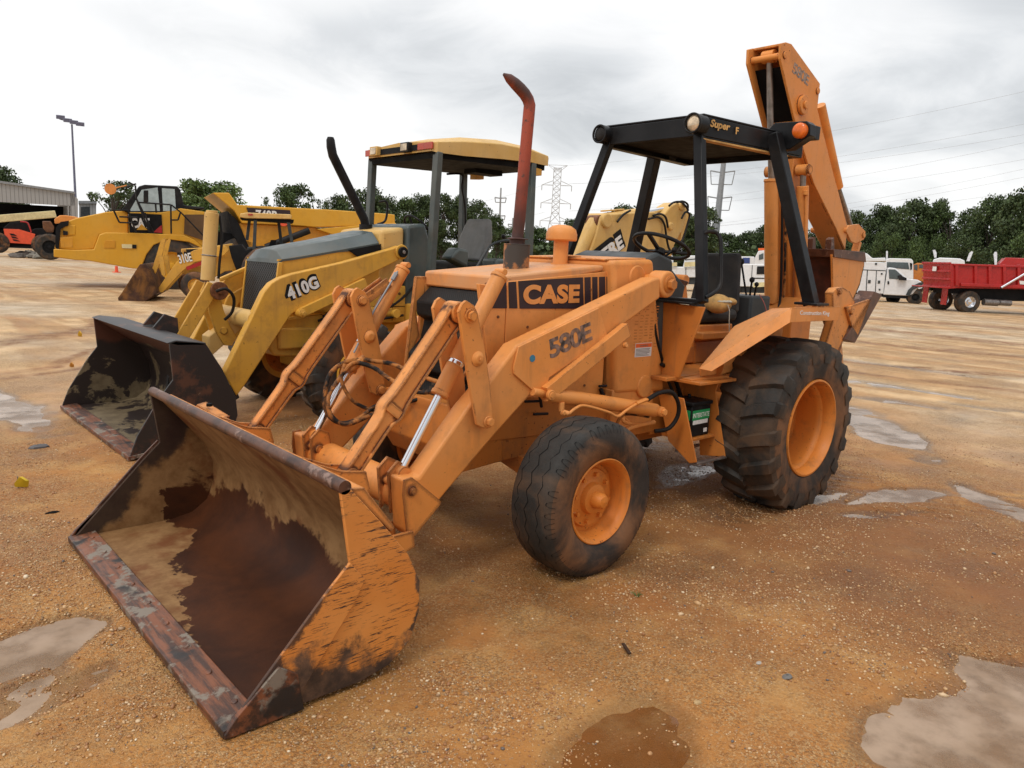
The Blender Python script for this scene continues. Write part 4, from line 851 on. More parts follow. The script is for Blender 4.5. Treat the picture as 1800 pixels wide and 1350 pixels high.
q0 = at(509, 529, y=AYD+.002); q1 = at(563, 505, y=AYD+.002); ux = V((q1.x-q0.x, 0, q1.z-q0.z)); q2 = at(509, 505, y=AYD+.002)
text('410G', (q0.x+.02, AYD+.0012, q0.z-.018), ux, (0, 0, 1), .155, M['black_dull'], 'number_outline', DB, .10, .002, ux.length*1.10, shear=.0, sp=1.08)
text('410G', (q0.x-.002, AYD+.0035, q0.z+.004), ux, (0, 0, 1), .118, M['white_print'], 'model_number', DB, .045, .002, ux.length*.98, sp=1.10)
b = MB(); b.cyl((2.18, YC-.5, .98), (2.18, YC+.5, .98), .085, n=30); b.prism([(2.1, YC-.09, 1.05), (2.45, YC-.09, .80), (2.45, YC-.09, .60), (2.1, YC-.09, .90)], (0, .18, 0)); b.build('torque_tube', M['yellow_pale'], DB, .008)
# bucket linkage
b = MB(); t0 = at(372.5, 374, y=YC); t1 = at(365, 493, y=YC); b.cyl(t0, t1, .062, n=30); b.cyl(t0, t0+V((0, 0, .02)), .05); b.cyl((t1-t0)*.62+t0, (t1-t0)*.64+t0, .066, n=24, m=1); bc = b.build('tilt_cylinder', [M['yellow_pale'], M['steel']], DB, .004)
b = MB(); b.tube([at(386, 380, y=YC+.02), at(390, 420, y=YC+.04), at(386, 460, y=YC+.04), at(384, 490, y=YC+.04)], .012); b.build('hydraulic_hose', M['rubber_hose'], bc)
pin = at(372, 509, y=YC)
b = MB(); b.cyl(pin-V((0, .19, 0)), pin+V((0, .19, 0)), .045, n=24); b.cyl(pin+V((0, .17, 0)), pin+V((0, .20, 0)), .082, n=28); b.cyl(pin+V((0, .20, 0)), pin+V((0, .215, 0)), .03, n=16); b.build('linkage_pin', M['bolt'], DB, .004)
b = MB()
for q in (-.15, .13):
    A = [at(a, c, y=YC+.16) for a, c in ((359, 508), (366, 495), (380, 500), (384, 512), (330, 600), (308, 594))]
    b.prism([V((p.x, YC+q, p.z)) for p in A], (0, .03, 0))
b.build('tilt_link', YED, DB, .006)
b = MB()
for q in (-.08, .07):
    A = [at(a, c, y=YC+.10) for a, c in ((363, 515), (372, 497), (384, 505), (393, 545), (404, 572), (416, 592), (408, 608), (394, 607), (380, 585), (368, 548))]
    b.prism([V((p.x, YC+q, p.z)) for p in A], (0, .035, 0))
c = at(393, 581, y=YC+.1); b.cyl((c.x, YC+.105, c.z), (c.x, YC+.115, c.z), .035); b.build('bell_crank', YED, DB, .006)
b = MB(); b.tube([at(380, 512, y=YC+.25), at(398, 508, y=YC+.3), at(411, 524, y=YC+.3), at(408, 548, y=YC+.25), at(395, 562, y=YC+.2)], .014); b.tube([at(320, 590, y=YC-.2), at(330, 540, y=YC-.25), at(350, 500, y=YC-.3)], .012); b.build('hydraulic_hose', M['rubber_hose'], DB)
b = MB(); b.prism([at(a, c, y=YC-.44) for a, c in ((385, 560), (400, 520), (430, 503), (441, 498), (441, 520), (420, 535), (410, 565))], (0, -.1, 0)); b.bar(at(386, 492, y=YC-.40), at(442, 468, y=YC-.40), .04, .04); b.build('arm_bracket', Y, DB, .01)
# bucket
shD = [(3.43, .018), (2.92, .022), (2.76, .05), (2.65, .13), (2.60, .27), (2.615, .42), (2.72, .66), (2.85, .875)]
frD = [(3.075, .895), (3.12, .88), (3.10, .60), (3.20, .47), (3.37, .19), (3.43, .03)]
db = make_bucket(DB, YC, 1.095, shD, frD, M['deere_bucket'], M['deere_in'], None, None, .03)
g = MB(); g.prism([(2.84, YC-1.095, .875), (3.07, YC-1.095, .905), (3.14, YC-1.095, .885), (3.06, YC-1.095, .862), (2.86, YC-1.095, .855)], (0, 2.19, 0)); g.build('top_flange', M['deere_bucket'], db, .006)
g = MB(); g.prism([(3.12, YC-1.077, .88), (2.74, YC-1.077, .62), (2.72, YC-1.077, .64), (3.07, YC-1.077, .885)], (0, 2.15, 0)); g.build('inner_web', M['deere_in'], db)
g = MB(); g.prism([(3.44, YC-1.10, .006), (3.44, YC-1.10, .043), (3.30, YC-1.10, .057), (3.30, YC-1.10, .036)], (0, 2.20, 0)); g.build('cutting_edge', M['edge'], db, .004)
g = MB()
for q in (-.15, .12): g.prism([(2.95, YC+q, .90), (2.85, YC+q, 1.02), (2.74, YC+q, .98), (2.72, YC+q, .62), (2.84, YC+q, .86)], (0, .03, 0))
for q in (-.55, .50): g.prism([(2.62, YC+q, .42), (2.40, YC+q, .42), (2.36, YC+q, .30), (2.66, YC+q, .14)], (0, .05, 0))
g.build('hinge_ear', M['deere_bucket'], db, .004)
g = MB(); p_ = at(265, 585, y=YC-.1); g.ball(p_, .13, (.9, .6, .6), 10, 6); g.build('hook_plate', M['black'], db)
# roof
def rsec(x, yh, z0, z1, ch): return [(x, YC-yh, z0), (x, YC-yh, z1-ch), (x, YC-yh+.10, z1-.01), (x, YC, z1+.015), (x, YC+yh-.10, z1-.01), (x, YC+yh, z1-ch), (x, YC+yh, z0)]
R_ = [rsec(.375, .60, 2.665, 2.765, .015), rsec(.345, .655, 2.650, 2.775, .02), rsec(.0, .665, 2.655, 2.86, .06), rsec(-.5, .665, 2.685, 2.90, .06), rsec(-.95, .665, 2.70, 2.885, .055), rsec(-1.22, .655, 2.69, 2.84, .04), rsec(-1.25, .62, 2.70, 2.82, .04)]
b = MB(); vs = [p for q in R_ for p in q]; n = 7
b.add(vs, [(n*i+j, n*i+j+1, n*i+n+j+1, n*i+n+j) for i in range(6) for j in range(6)]+[tuple(range(n)), tuple(range(6*n, 7*n))[::-1]])
rf = b.build('canopy', M['yellow_pale'], DB, .008, ang=50)
b = MB(); b.add([(x, YC+s*.62, z) for s in (-1, 1) for x, z in ((.35, 2.655), (-1.2, 2.70), (-1.2, 2.64), (.34, 2.60))], [(0, 1, 2, 3), (7, 6, 5, 4), (3, 2, 6, 7), (0, 4, 5, 1), (0, 3, 7, 4), (1, 5, 6, 2)]); b.box(-1.0, -.6, YC-.10, YC+.12, 2.58, 2.66); b.build('headliner', M['dark'], rf)
b = MB(); b.box(.372, .384, YC-.56, YC+.56, 2.685, 2.745); b.build('lamp_recess', M['black_dull'], rf)
for yy, w, mat in ((.50, .13, 'red_lens'), (-.58, .07, 'red_lens')):
    b = MB(); b.box(.376, .392, YC+yy-w, YC+yy+w, 2.685, 2.752); b.build('marker_lamp', M[mat], rf, .004)
for yy in (.18, -.42):
    b = MB(); b.box(.37, .43, YC+yy-.075, YC+yy+.075, 2.675, 2.775); l_ = b.build('work_lamp', M['yellow_pale'] if yy < 0 else M['black'], rf, .008); b = MB(); b.box(.431, .436, YC+yy-.055, YC+yy+.055, 2.69, 2.76); b.build('lamp_lens', M['lens'], l_, .003)
for yy, px, py in ((-.35, 842, 310), (.58, 943, 303)):
    c = at(px, py, y=YC+yy); b = MB(); b.bar(c+V((.09, 0, 0)), c-V((.04, 0, .0)), .13, .09, w2=.10, h2=.07, m=0); b.cyl(c+V((.05, 0, .02)), c+V((.10, 0, .11)), .012); b.build('rear_lamp', Y, rf, .006)
for (x0, z0, y0), (x1, z1, y1) in (((.31, 2.66, .62), (.36, 1.45, .62)), ((-1.0, 2.70, .62), (-1.02, 1.2, .62))):
    for s in (1, -1):
        b = MB(); b.bar((x0, YC+y0*s, z0), (x1, YC+y1*s, z1), .085, .07, up=(1, 0, 0)); b.build('canopy_post', GG, DB, .008)
# seat, wheel, consoles
b = MB(); b.prism([(-.30, YC-.02, 2.00), (-.26, YC-.02, 1.70)][:0] or [(-.62, YC-.24, 1.58), (-.62, YC+.24, 1.58), (-.68, YC+.27, 1.85), (-.72, YC+.19, 2.07), (-.73, YC-.19, 2.07), (-.68, YC-.27, 1.85)], (-.10, 0, .0)); b.build('backrest', M['seat_grey'], DB, .035, seg=3)
b = MB(); b.box(-.70, -.16, YC-.26, YC+.26, 1.44, 1.57); b.build('seat', M['seat_black'], DB, .04, seg=3); b = MB(); b.box(-.66, -.2, YC-.22, YC+.22, .95, 1.43); b.box(-1.1, .5, YC-.6, YC+.6, .95, 1.0); b.build('seat_base', M['black_dull'], DB, .01)
b = MB(); c = V((.10, YC, 1.90)); ax = V((-.75, 0, .66)).normalized(); e1 = V((0, 1, 0)); e2 = ax.cross(e1)
b.tube([c+(e1*math.cos(t)+e2*math.sin(t))*.19 for t in [2*math.pi*i/36 for i in range(36)]], .013, n=8, close=True, sub=1)
for a in (.5, 2.6, 4.7): b.bar(c-ax*.05, c+(e1*math.cos(a)+e2*math.sin(a))*.18, .03, .015, up=tuple(ax))
b.cyl(c-ax*.05, c-ax*.3, .05); b.build('steering_wheel', M['black'], DB)
b = MB(); b.box(-.9, -.55, YC+.34, YC+.60, 1.2, 1.62); b.prism([(-.2, YC+.35, 1.70), (-.05, YC+.35, 1.72), (.05, YC+.35, 1.6), (-.2, YC+.35, 1.5)], (0, .2, 0)); b.build('side_console', GG, DB, .03)
b = MB(); b.tube([at(785, 306, y=YC-.3)]+[at(812, 307, y=YC-.2), at(812, 330, y=YC-.2), at(817, 360, y=YC-.2), at(818, 395, y=YC-.2)], .012); b.build('roof_cable', M['rubber_hose'], DB)
b = MB(); b.tube([at(666, 355, y=YC-.55), at(678, 354, y=YC-.5), at(681, 366, y=YC-.5), at(677, 388, y=YC-.5), at(664, 394, y=YC-.5)], .013); b.build('grab_rail', M['black'], DB)
b = MB(); b.tube([at(838, 470, y=YC+.60), at(850, 450, y=YC+.6), at(862, 432, y=YC+.6), at(880, 424, y=YC+.6), at(900, 422, y=YC+.6)], .014); b.build('grab_rail', M['slate'], DB)
for px, py, bx, by in ((885, 416, 890, 432), (893, 426, 893, 450)):
    b = MB(); e1 = at(px, py, y=YC-.1); e0 = at(bx, by, y=YC-.1); b.cyl(e0, e1, .009); b.ball(e1, .03); b.build('control_lever', M['black'], DB)
b = MB(); b.box(-1.25, -.35, YC+.52, YC+1.02, 1.40, 1.45); b.prism([(-.35, YC+.52, 1.45), (-.35, YC+1.02, 1.45), (.0, YC+1.0, 1.15), (.0, YC+.52, 1.15)], (0, 0, -.04)); b2 = b.mir(YC); b.join(b2); b.build('fender', GG, DB, .01)
b = MB(); b.box(-.02, .55, YC+.42, YC+.80, .72, 1.12); b.box(-.02, .3, YC+.35, YC+.85, .60, .64); b.join(b.mir(YC)); b.build('step_box', Y, DB, .02)
# backhoe boom folded behind
b = MB(); bp_ = [(1056, 380), (1070, 376), (1118, 373), (1150, 372), (1168, 380), (1160, 420), (1150, 470), (1120, 520), (1010, 520), (1035, 450), (1048, 412)]
A = [at(a, c, y=YC+.17) for a, c in bp_]; b.prism(A, (0, -.34, 0)); c = at(1066, 388, y=YC+.18); b.cyl(c+V((0, .03, 0)), c-V((0, .4, 0)), .10, n=24); c = at(1172, 420, y=YC+.17)
b.prism([at(a, c, y=YC+.13) for a, c in ((1140, 410), (1180, 362), (1190, 356), (1206, 358), (1209, 372), (1202, 400), (1186, 430), (1180, 455), (1150, 455))], (0, -.26, 0)); c = at(1198, 363, y=YC+.14); b.cyl(c+V((0, .03, 0)), c-V((0, .3, 0)), .06); c = at(1178, 398, y=YC+.14); b.cyl(c+V((0, .03, 0)), c-V((0, .3, 0)), .06)
b.build('boom', M['yellow_pale'], DB, .02)
b = MB(); c0 = at(1046, 390, y=YC+.05); c1 = at(1000, 475, y=YC+.05); b.cyl(c0, c1, .10, n=26); b.cyl(c0+V((0, -.1, 0)), c0+V((0, .1, 0)), .09, m=1); b.build('boom_cylinder', [M['yellow_pale'], M['bolt']], DB, .01)
b = MB(); c0 = at(1062, 384, y=YC); c1 = at(1122, 375, y=YC); b.cyl(c0, c1, .075, n=24); b.bar(at(1058, 371, y=YC), at(1095, 368, y=YC), .06, .02); bc = b.build('dipper_cylinder', M['yellow_pale'], DB, .006); b = MB(); b.cyl(c1, at(1188, 364, y=YC), .032); b.build('cylinder_rod', M['chrome'], bc)
for pts in (((1140, 385), (1158, 382), (1168, 395), (1172, 420), (1178, 440), (1192, 440), (1202, 425)), ((1176, 362), (1184, 356), (1196, 355), (1205, 362), (1210, 370)), ((1190, 356), (1200, 354), (1209, 360), (1208, 374)), ((1198, 384), (1205, 373), (1212, 377), (1209, 392), (1202, 415), (1196, 430)), ((1148, 379), (1160, 376), (1170, 382), (1174, 400)), ((1085, 390), (1095, 378), (1108, 370))):
    b = MB(); b.tube([at(a, c, y=YC+.2) for a, c in pts], .016); b.build('hydraulic_hose', M['rubber_hose'], DB)
b = MB(); b.prism([at(a, c, y=YC+.05) for a, c in ((1199, 385), (1207, 372), (1213, 378), (1207, 405), (1196, 425))], (0, -.12, 0)); b.build('dipper_link', M['yellow_pale'], DB, .01)
q0 = at(1036, 484, y=YC+.175); q1 = at(1097, 434, y=YC+.175); ux = q1-q0; yy_ = at(1086, 421, y=YC+.175)-at(1101, 432, y=YC+.175)
text('DEERE', q0+V((.03, .0, -.03)), ux, yy_, .27, M['black_dull'], 'lettering_outline', DB, .10, .003, ux.length*1.1)
text('DEERE', q0+V((0, .004, 0)), ux, yy_, .19, M['white_print'], 'lettering', DB, .045, .003, ux.length)
b = MB(); c = at(1196, 492, y=YC+.75); b.cyl(c-V((0, .1, 0)), c+V((0, .1, 0)), .075, n=18); b.bar(c, at(1200, 530, y=YC+.75), .10, .12); b.bar(c+V((-.2, 0, .02)), c+V((-.2, 0, -.4)), .1, .1); b.build('stabiliser_arm', M['orange_deep'], DB, .01)

# ================================================================= background machines, each on its own upright plane facing the yard
class Plane:
    def __init__(s, gx, gy, turn=0, g=0.):
        s.o = at(gx, gy, z=g); h = V((s.o.x-CAM.x, s.o.y-CAM.y, 0)).normalized(); a = math.radians(turn)
        s.n = V((h.x*math.cos(a)-h.y*math.sin(a), h.x*math.sin(a)+h.y*math.cos(a), 0))   # away from the camera
        s.u = s.n.cross(V((0, 0, 1)))                                                      # to the right
    def p(s, x, y, d=0.): return onplane(x, y, s.o+s.n*d, s.n)
    def P(s, pts, d=0.): return [s.p(a, c, d) for a, c in pts]
    def pr(s, mb, pts, d0, d1, m=0): return mb.prism(s.P(pts, 0) if False else [p+s.n*d0 for p in s.P(pts)], s.n*(d1-d0), m)
    def wheel(s, mb, cx, cy, r, d0, w, mt=0, mr=1):
        c = s.p(cx, cy); mb.lathe([(0, r*.5), (0, r*.88), (w*.12, r), (w*.88, r), (w, r*.88), (w, r*.5)], c+s.n*d0, s.n, 32, mt); mb.lathe([(.04, r*.52), (-.0, r*.5), (w*.25, r*.42), (w*.22, .12), (.03, .10), (.02, 0)], c+s.n*d0, s.n, 24, mr)
    def txt(s, t, x, y, x2, y2, h, mat, name, par, d=-.01, **k):
        a = s.p(x, y, 0)+s.n*d; b2 = s.p(x2, y2, 0)+s.n*d; return text(t, a, b2-a, (0, 0, 1), h, mat, name, par, depth=.006, width=(b2-a).length, **k)
Z1 = lambda pts: [(x*.28143, 180+y*.28143) for x, y in pts]      # survey sheet of the left distance
# ---- articulated dump truck
pl = Plane(303, 509, 3)
HT = thing('dump_truck', 'large yellow articulated dump truck lettered CAT with black-roofed cab and long tipping body', 'dump truck', pl.o)
CY, CD = M['cat_yellow'], M['cat_dim']
b = MB(); pl.pr(b, Z1([(335, 915), (352, 775), (375, 752), (425, 738), (470, 722), (660, 682), (780, 672), (800, 690), (800, 830), (620, 825), (585, 918), (470, 925)]), .35, 2.5)
pl.pr(b, Z1([(385, 770), (470, 765), (470, 830), (385, 835)]), .33, .40)
b.build('bonnet', CY, HT, .06, seg=3)
b = MB(); pl.pr(b, Z1([(335, 915), (470, 922), (585, 918), (620, 825), (660, 812), (925, 818), (1150, 828), (1215, 858), (1268, 905), (1262, 912), (1180, 872), (1050, 855), (960, 890), (915, 950), (880, 1040), (830, 1038), (560, 990), (470, 985), (335, 965)]), .0, 2.9); b.build('lower_body', CY, HT, .04)
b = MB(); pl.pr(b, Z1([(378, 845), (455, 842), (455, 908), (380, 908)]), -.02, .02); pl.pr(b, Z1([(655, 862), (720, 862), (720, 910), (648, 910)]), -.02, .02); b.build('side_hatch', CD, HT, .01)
b = MB(); pl.pr(b, Z1([(345, 780), (375, 745), (425, 738), (425, 765), (375, 790), (362, 925), (340, 905)]), .25, 2.6); b.build('front_grille', M['black_dull'], HT)
b = MB(); pl.pr(b, Z1([(390, 800), (420, 805), (420, 830), (390, 828)]), .28, .36); b.build('headlamp', M['black'], HT)
b = MB(); pl.pr(b, Z1([(805, 685), (1010, 685), (1130, 660), (1280, 682), (1270, 905), (1215, 860), (1150, 832), (805, 825)]), .10, 2.7); b.build('cab_base', CY, HT, .03)
b = MB(); pl.pr(b, Z1([(1155, 700), (1275, 700), (1270, 862), (1150, 820)]), .05, .12); b.build('side_grille', flat('brown_grille_mesh', (.12,.06,.02), .6), HT)
b = MB(); pl.pr(b, Z1([(758, 672), (868, 522), (905, 512), (1110, 522), (1128, 545), (1150, 640), (1280, 655), (1283, 668), (1130, 668), (1010, 690), (805, 690)]), .12, 2.2); cab = b.build('cab', M['black'], HT, .03)
b = MB(); pl.pr(b, Z1([(815, 668), (885, 545), (985, 530), (1000, 678), (815, 678)]), .10, .14); pl.pr(b, Z1([(1012, 535), (1092, 540), (1100, 676), (1020, 678)]), .10, .14); b.build('cab_window', M['cab_glass'], cab)
b = MB(); pl.pr(b, Z1([(895, 552), (925, 552), (925, 625), (895, 625)]), -.35, -.25); b.build('mirror', M['black'], cab, .02)
b = MB(); bars = [((845, 520), (850, 600)), ((850, 600), (935, 815)), ((710, 675), (745, 750)), ((745, 750), (860, 755)), ((710, 675), (800, 675)), ((745, 715), (860, 720)), ((800, 675), (850, 815)), ((905, 690), (940, 818)), ((860, 625), (1065, 640)), ((1065, 640), (1068, 820)), ((970, 630), (975, 690)), ((1068, 735), (1110, 735)), ((1110, 735), (1125, 690)), ((1068, 640), (1130, 690)), ((1130, 690), (1270, 835)), ((800, 500), (845, 520)), ((790, 530), (850, 510)), ((850, 600), (960, 818))]
for p0, p1 in bars:
    (q0, q1) = Z1([p0, p1]); b.cyl(pl.p(*q0)-pl.n*.15, pl.p(*q1)-pl.n*.15, .028, n=6)
b.build('handrail', M['black'], HT)
b = MB(); q = Z1([(690, 545)])[0]; b.cyl(pl.p(*q)-pl.n*.4, pl.p(*q)-pl.n*.28, .17, n=20); b.cyl(pl.p(*q)-pl.n*.34, pl.p(*Z1([(790, 520)])[0])-pl.n*.1, .02); b.build('mirror', M['orange'], HT)
b = MB(); pl.pr(b, Z1([(803, 690), (1010, 700), (1017, 822), (808, 812)]), .07, .11); dk = b.build('decal', M['black_dull'], HT)
q = Z1([(822, 785), (940, 785)]); pl.txt('CAT', *q[0], *q[1], pl.p(*Z1([(822, 722)])[0]).z-pl.p(*q[0]).z, M['white_print'], 'lettering', dk, .05, off=.04)
b = MB(); pl.pr(b, Z1([(852, 796), (885, 760), (922, 797)]), .03, .045); b.build('triangle_mark', CY, dk); b = MB(); pl.pr(b, Z1([(955, 812), (1010, 765), (1015, 815)]), .045, .06); b.build('red_wedge', M['red'], dk)
b = MB(); pl.pr(b, Z1([(760, 885), (825, 887), (825, 912), (762, 910)]), -.03, -.01); b.build('yellow_label', M['cream'], HT); b = MB(); pl.pr(b, Z1([(827, 888), (852, 889), (852, 913), (827, 912)]), -.03, -.01); b.build('black_label', M['black'], HT)
b = MB(); pl.wheel(b, *Z1([(1075, 1020)])[0], .94, .05, .62); pl.wheel(b, *Z1([(1075, 1020)])[0], .94, 2.3, .62); b.build('wheel', [M['tyre'], CY], HT)
for px in (430, 570, 640):
    b = MB(); pl.wheel(b, px, 456+px*.02, .94, .2, .62); b.build('wheel', [M['tyre'], CY], HT)
ZB = lambda pts: [(300+x*.26667, 200+y*.26667) for x, y in pts]
b = MB(); pl.pr(b, ZB([(278, 520), (385, 520), (440, 600), (500, 603), (1050, 632), (1440, 660), (1478, 665), (1480, 735), (955, 748), (800, 735), (470, 722), (420, 640)]), .0, 3.4); bd = b.build('tipping_body', CY, HT, .03)
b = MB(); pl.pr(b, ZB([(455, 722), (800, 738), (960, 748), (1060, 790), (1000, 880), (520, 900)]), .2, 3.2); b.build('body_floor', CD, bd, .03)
b = MB(); pl.pr(b, ZB([(960, 760), (1250, 735), (1480, 720), (1490, 745), (1300, 780), (1060, 795)]), -.1, .2); b.build('tail_rail', CY, bd, .02)
b = MB(); b.cyl(pl.p(*ZB([(620, 880)])[0])-pl.n*.2, pl.p(*ZB([(905, 770)])[0])-pl.n*.2, .12, n=16); b.build('hoist_ram', M['black'], HT)
b = MB(); pl.pr(b, ZB([(375, 640), (440, 700), (520, 880), (470, 900), (400, 760)]), .1, 2.8); pl.pr(b, ZB([(250, 760), (470, 800), (560, 1000), (250, 1000)]), .6, 2.4); b.build('hitch_frame', M['black_dull'], HT)
b = MB(); pl.pr(b, ZB([(498, 618), (786, 636), (792, 712), (528, 700)]), -.03, -.01); dk2 = b.build('decal', M['decal'], bd)
q = ZB([(560, 697), (703, 705)]); pl.txt('740B', *q[0], *q[1], .34, M['white_print'], 'model_number', dk2, -.045, off=.03)
b = MB(); c = pl.p(*ZB([(742, 706)])[0])-pl.n*.05; b.cyl(c, c+pl.n*.02, .19, n=24); b.build('round_badge', M['bright_red'], bd)
# ---- small loader backhoe in front of it
pl = Plane(262, 530, -8)
SB = thing('backhoe_loader', 'small yellow loader backhoe numbered 310E with rusty bucket, parked before the big dump truck', 'backhoe loader', pl.o)
b = MB(); pl.pr(b, Z1([(735, 1222), (760, 1190), (870, 1015), (900, 1010), (935, 1050), (985, 1190), (905, 1245), (760, 1245)]), 0, .03); pl.pr(b, Z1([(735, 1222), (760, 1190), (870, 1015), (900, 1010), (935, 1050), (985, 1190), (905, 1245), (760, 1245)]), 2.05, 2.1); pl.pr(b, Z1([(870, 1012), (905, 1008), (940, 1050), (985, 1190), (970, 1190), (925, 1060), (895, 1030)]), .03, 2.05); pl.pr(b, Z1([(735, 1225), (985, 1200), (905, 1245), (740, 1245)]), .03, 2.05); b.build('bucket', flat('brown_rust_bucket', (.065,.032,.022), .6, var=.6, sc=3, dirt=.4, dcol=(.4,.17,.03)), SB, .01)
for d0 in (.45, 1.55):
    b = MB(); pl.pr(b, Z1([(975, 1165), (1060, 1040), (1110, 975), (1200, 925), (1290, 900), (1400, 895), (1425, 920), (1395, 955), (1210, 1000), (1130, 1055), (1000, 1195), (980, 1190)]), d0, d0+.1); b.build('loader_arm', M['yellow_edge'], SB, .01)
    b = MB(); pl.pr(b, Z1([(985, 860), (1010, 845), (1015, 860), (985, 1000), (950, 1075), (925, 1060)]), d0+.15, d0+.22); pl.pr(b, Z1([(975, 960), (1005, 965), (1020, 1080), (1010, 1095), (995, 1080)]), d0, d0+.08); b.build('tilt_link', M['yellow_edge'], SB)
b = MB(); pl.pr(b, Z1([(1112, 915), (1275, 905), (1440, 880), (1475, 1050), (1400, 1060), (1290, 1120), (1120, 1075)]), .7, 1.5); b.build('hood', Y, SB, .02)
b = MB(); pl.pr(b, Z1([(1145, 918), (1270, 915), (1268, 942), (1148, 948)]), .68, .70); dk = b.build('decal', M['black'], SB); q = Z1([(1165, 942), (1212, 940)]); pl.txt('CASE', *q[0], *q[1], .09, M['white_print'], 'lettering', dk, .67) if False else None
q = Z1([(1112, 1010), (1194, 993)]); pl.txt('310E', *q[0], *q[1], .30, M['black_dull'], 'number_outline', SB, .44, off=.05); pl.txt('310E', *q[0], *q[1], .24, M['white_print'], 'model_number', SB, .43, off=.02)
b = MB(); pl.pr(b, Z1([(1150, 1030), (1265, 988), (1268, 1012), (1160, 1052)]), .40, .44); b.build('red_cylinder_guard', M['red'], SB)
b = MB(); pl.wheel(b, *Z1([(1212, 1148)])[0], .38, .30, .26); pl.wheel(b, *Z1([(1150, 1150)])[0], .36, 1.9, .26); b.build('wheel', [M['tyre_side'], Y], SB)
b = MB(); pl.wheel(b, 470, 478, .70, .1, .45); pl.wheel(b, 470, 478, .70, 1.8, .45); b.build('wheel', [M['tyre_side'], Y], SB)
b = MB(); pl.pr(b, ZB([(375, 870), (460, 860), (490, 900), (560, 880), (640, 890), (640, 1000), (540, 1060), (430, 1040), (395, 950)]), .5, 1.7); pl.pr(b, ZB([(660, 830), (700, 830), (690, 880), (640, 890)]), .9, 1.3); b.build('seat_console', M['black_dull'], SB, .02)
b = MB(); pl.pr(b, ZB([(500, 880), (600, 870), (800, 900), (800, 1000), (500, 1000)]), .6, 1.6); b.build('rear_body', M['slate'], SB, .02)
b = MB(); pl.pr(b, ZB([(455, 655), (500, 648), (790, 660), (800, 668), (798, 692), (490, 686), (455, 680)]), .3, 1.9); rf = b.build('canopy', M['yellow_pale'], SB, .02); b = MB(); pl.pr(b, ZB([(455, 680), (815, 695), (812, 715), (455, 690)]), .35, 1.85); b.build('headliner', M['dark'], rf)
b = MB(); pl.pr(b, ZB([(508, 655), (540, 656), (540, 668), (508, 667)]), .27, .30); b.build('marker_lamp', M['red_lens'], rf)
for (a0, a1, d) in (((557, 690), (548, 900), .4), ((508, 686), (490, 830), 1.8), ((716, 700), (735, 860), 1.8), ((775, 695), (802, 850), .4)):
    q = ZB([a0, a1]); b = MB(); b.bar(pl.p(*q[0])+pl.n*d, pl.p(*q[1])+pl.n*d, .09, .09); b.build('canopy_post', M['slate'], SB, .01)
# ---- telehandler with red-orange hood, far left
pl = Plane(30, 452, 0); ZL = lambda pts: [(x*.07407, 360+y*.07407) for x, y in pts]
TH = thing('telehandler', 'far telehandler with bright orange-red engine hood with black slats, under a pale yellow beam', 'telehandler', pl.o)
b = MB(); pl.pr(b, ZL([(85, 570), (450, 580), (650, 640), (840, 695), (835, 700), (790, 940), (140, 895)]), 0, 1.6); hd = b.build('engine_hood', M['bright_red'], TH, .05)
b = MB()
for k in range(3): pl.pr(b, ZL([(225+k*35, 675+k*70), (330+k*35, 690+k*70), (410+k*35, 745+k*62), (255+k*35, 725+k*65)]), -.03, -.01)
b.build('slat', M['black'], hd)
b = MB(); pl.pr(b, ZL([(-300, 600), (100, 560), (140, 1000), (800, 960), (1250, 900), (1250, 560), (840, 560), (700, 650), (680, 400), (250, 400), (60, 560), (-300, 640)]), .5, 1.5); b.build('chassis', M['black_dull'], TH, .03)
b = MB(); q = ZL([(480, 395), (640, 420), (700, 520), (740, 650)]); b.tube([pl.p(*a)+pl.n*.1 for a in q], .05); b.build('cab_frame', M['red'], TH)
b = MB(); pl.wheel(b, *ZL([(1020, 950)])[0], .72, -.1, .45); pl.wheel(b, *ZL([(-60, 900)])[0], .72, -.1, .45); b.build('wheel', [M['tyre_side'], M['tyre_side']], TH)
pl2 = Plane(60, 449, 0)
b = MB(); pl2.pr(b, ZL([(-400, 265), (0, 235), (1300, 135), (1340, 260), (1345, 300), (0, 415), (-400, 450)]), 0, .5); solo('crane_boom', 'long pale yellow beam lying level above the orange-red telehandler', 'boom', b, M['cream'], pl2.p(50, 385), bevel=.04)
pl3 = Plane(92, 458, 0)
WL = thing('wheel_loader', 'dark wheeled machine with brown and orange hood behind the dump truck nose', 'wheel loader', pl3.o)
b = MB(); pl3.pr(b, ZL([(1000, 380), (1200, 380), (1290, 520), (1270, 650), (1100, 650), (1020, 560)]), 1., 2.5); b.build('body', flat('brown_machine_paint', (.16,.06,.02), .6, var=.4), WL, .05)
b = MB(); pl3.pr(b, ZL([(1290, 330), (1420, 240), (1560, 240), (1760, 265), (1900, 300), (1900, 400), (1600, 420), (1300, 440)]), 1., 2.5); b.build('hood', M['orange'], WL, .05)
b = MB(); pl3.wheel(b, *ZL([(1180, 1000)])[0], .85, .2, .6); b.build('wheel', [M['tyre'], M['black_dull']], WL)
rr = np.random.default_rng(3)
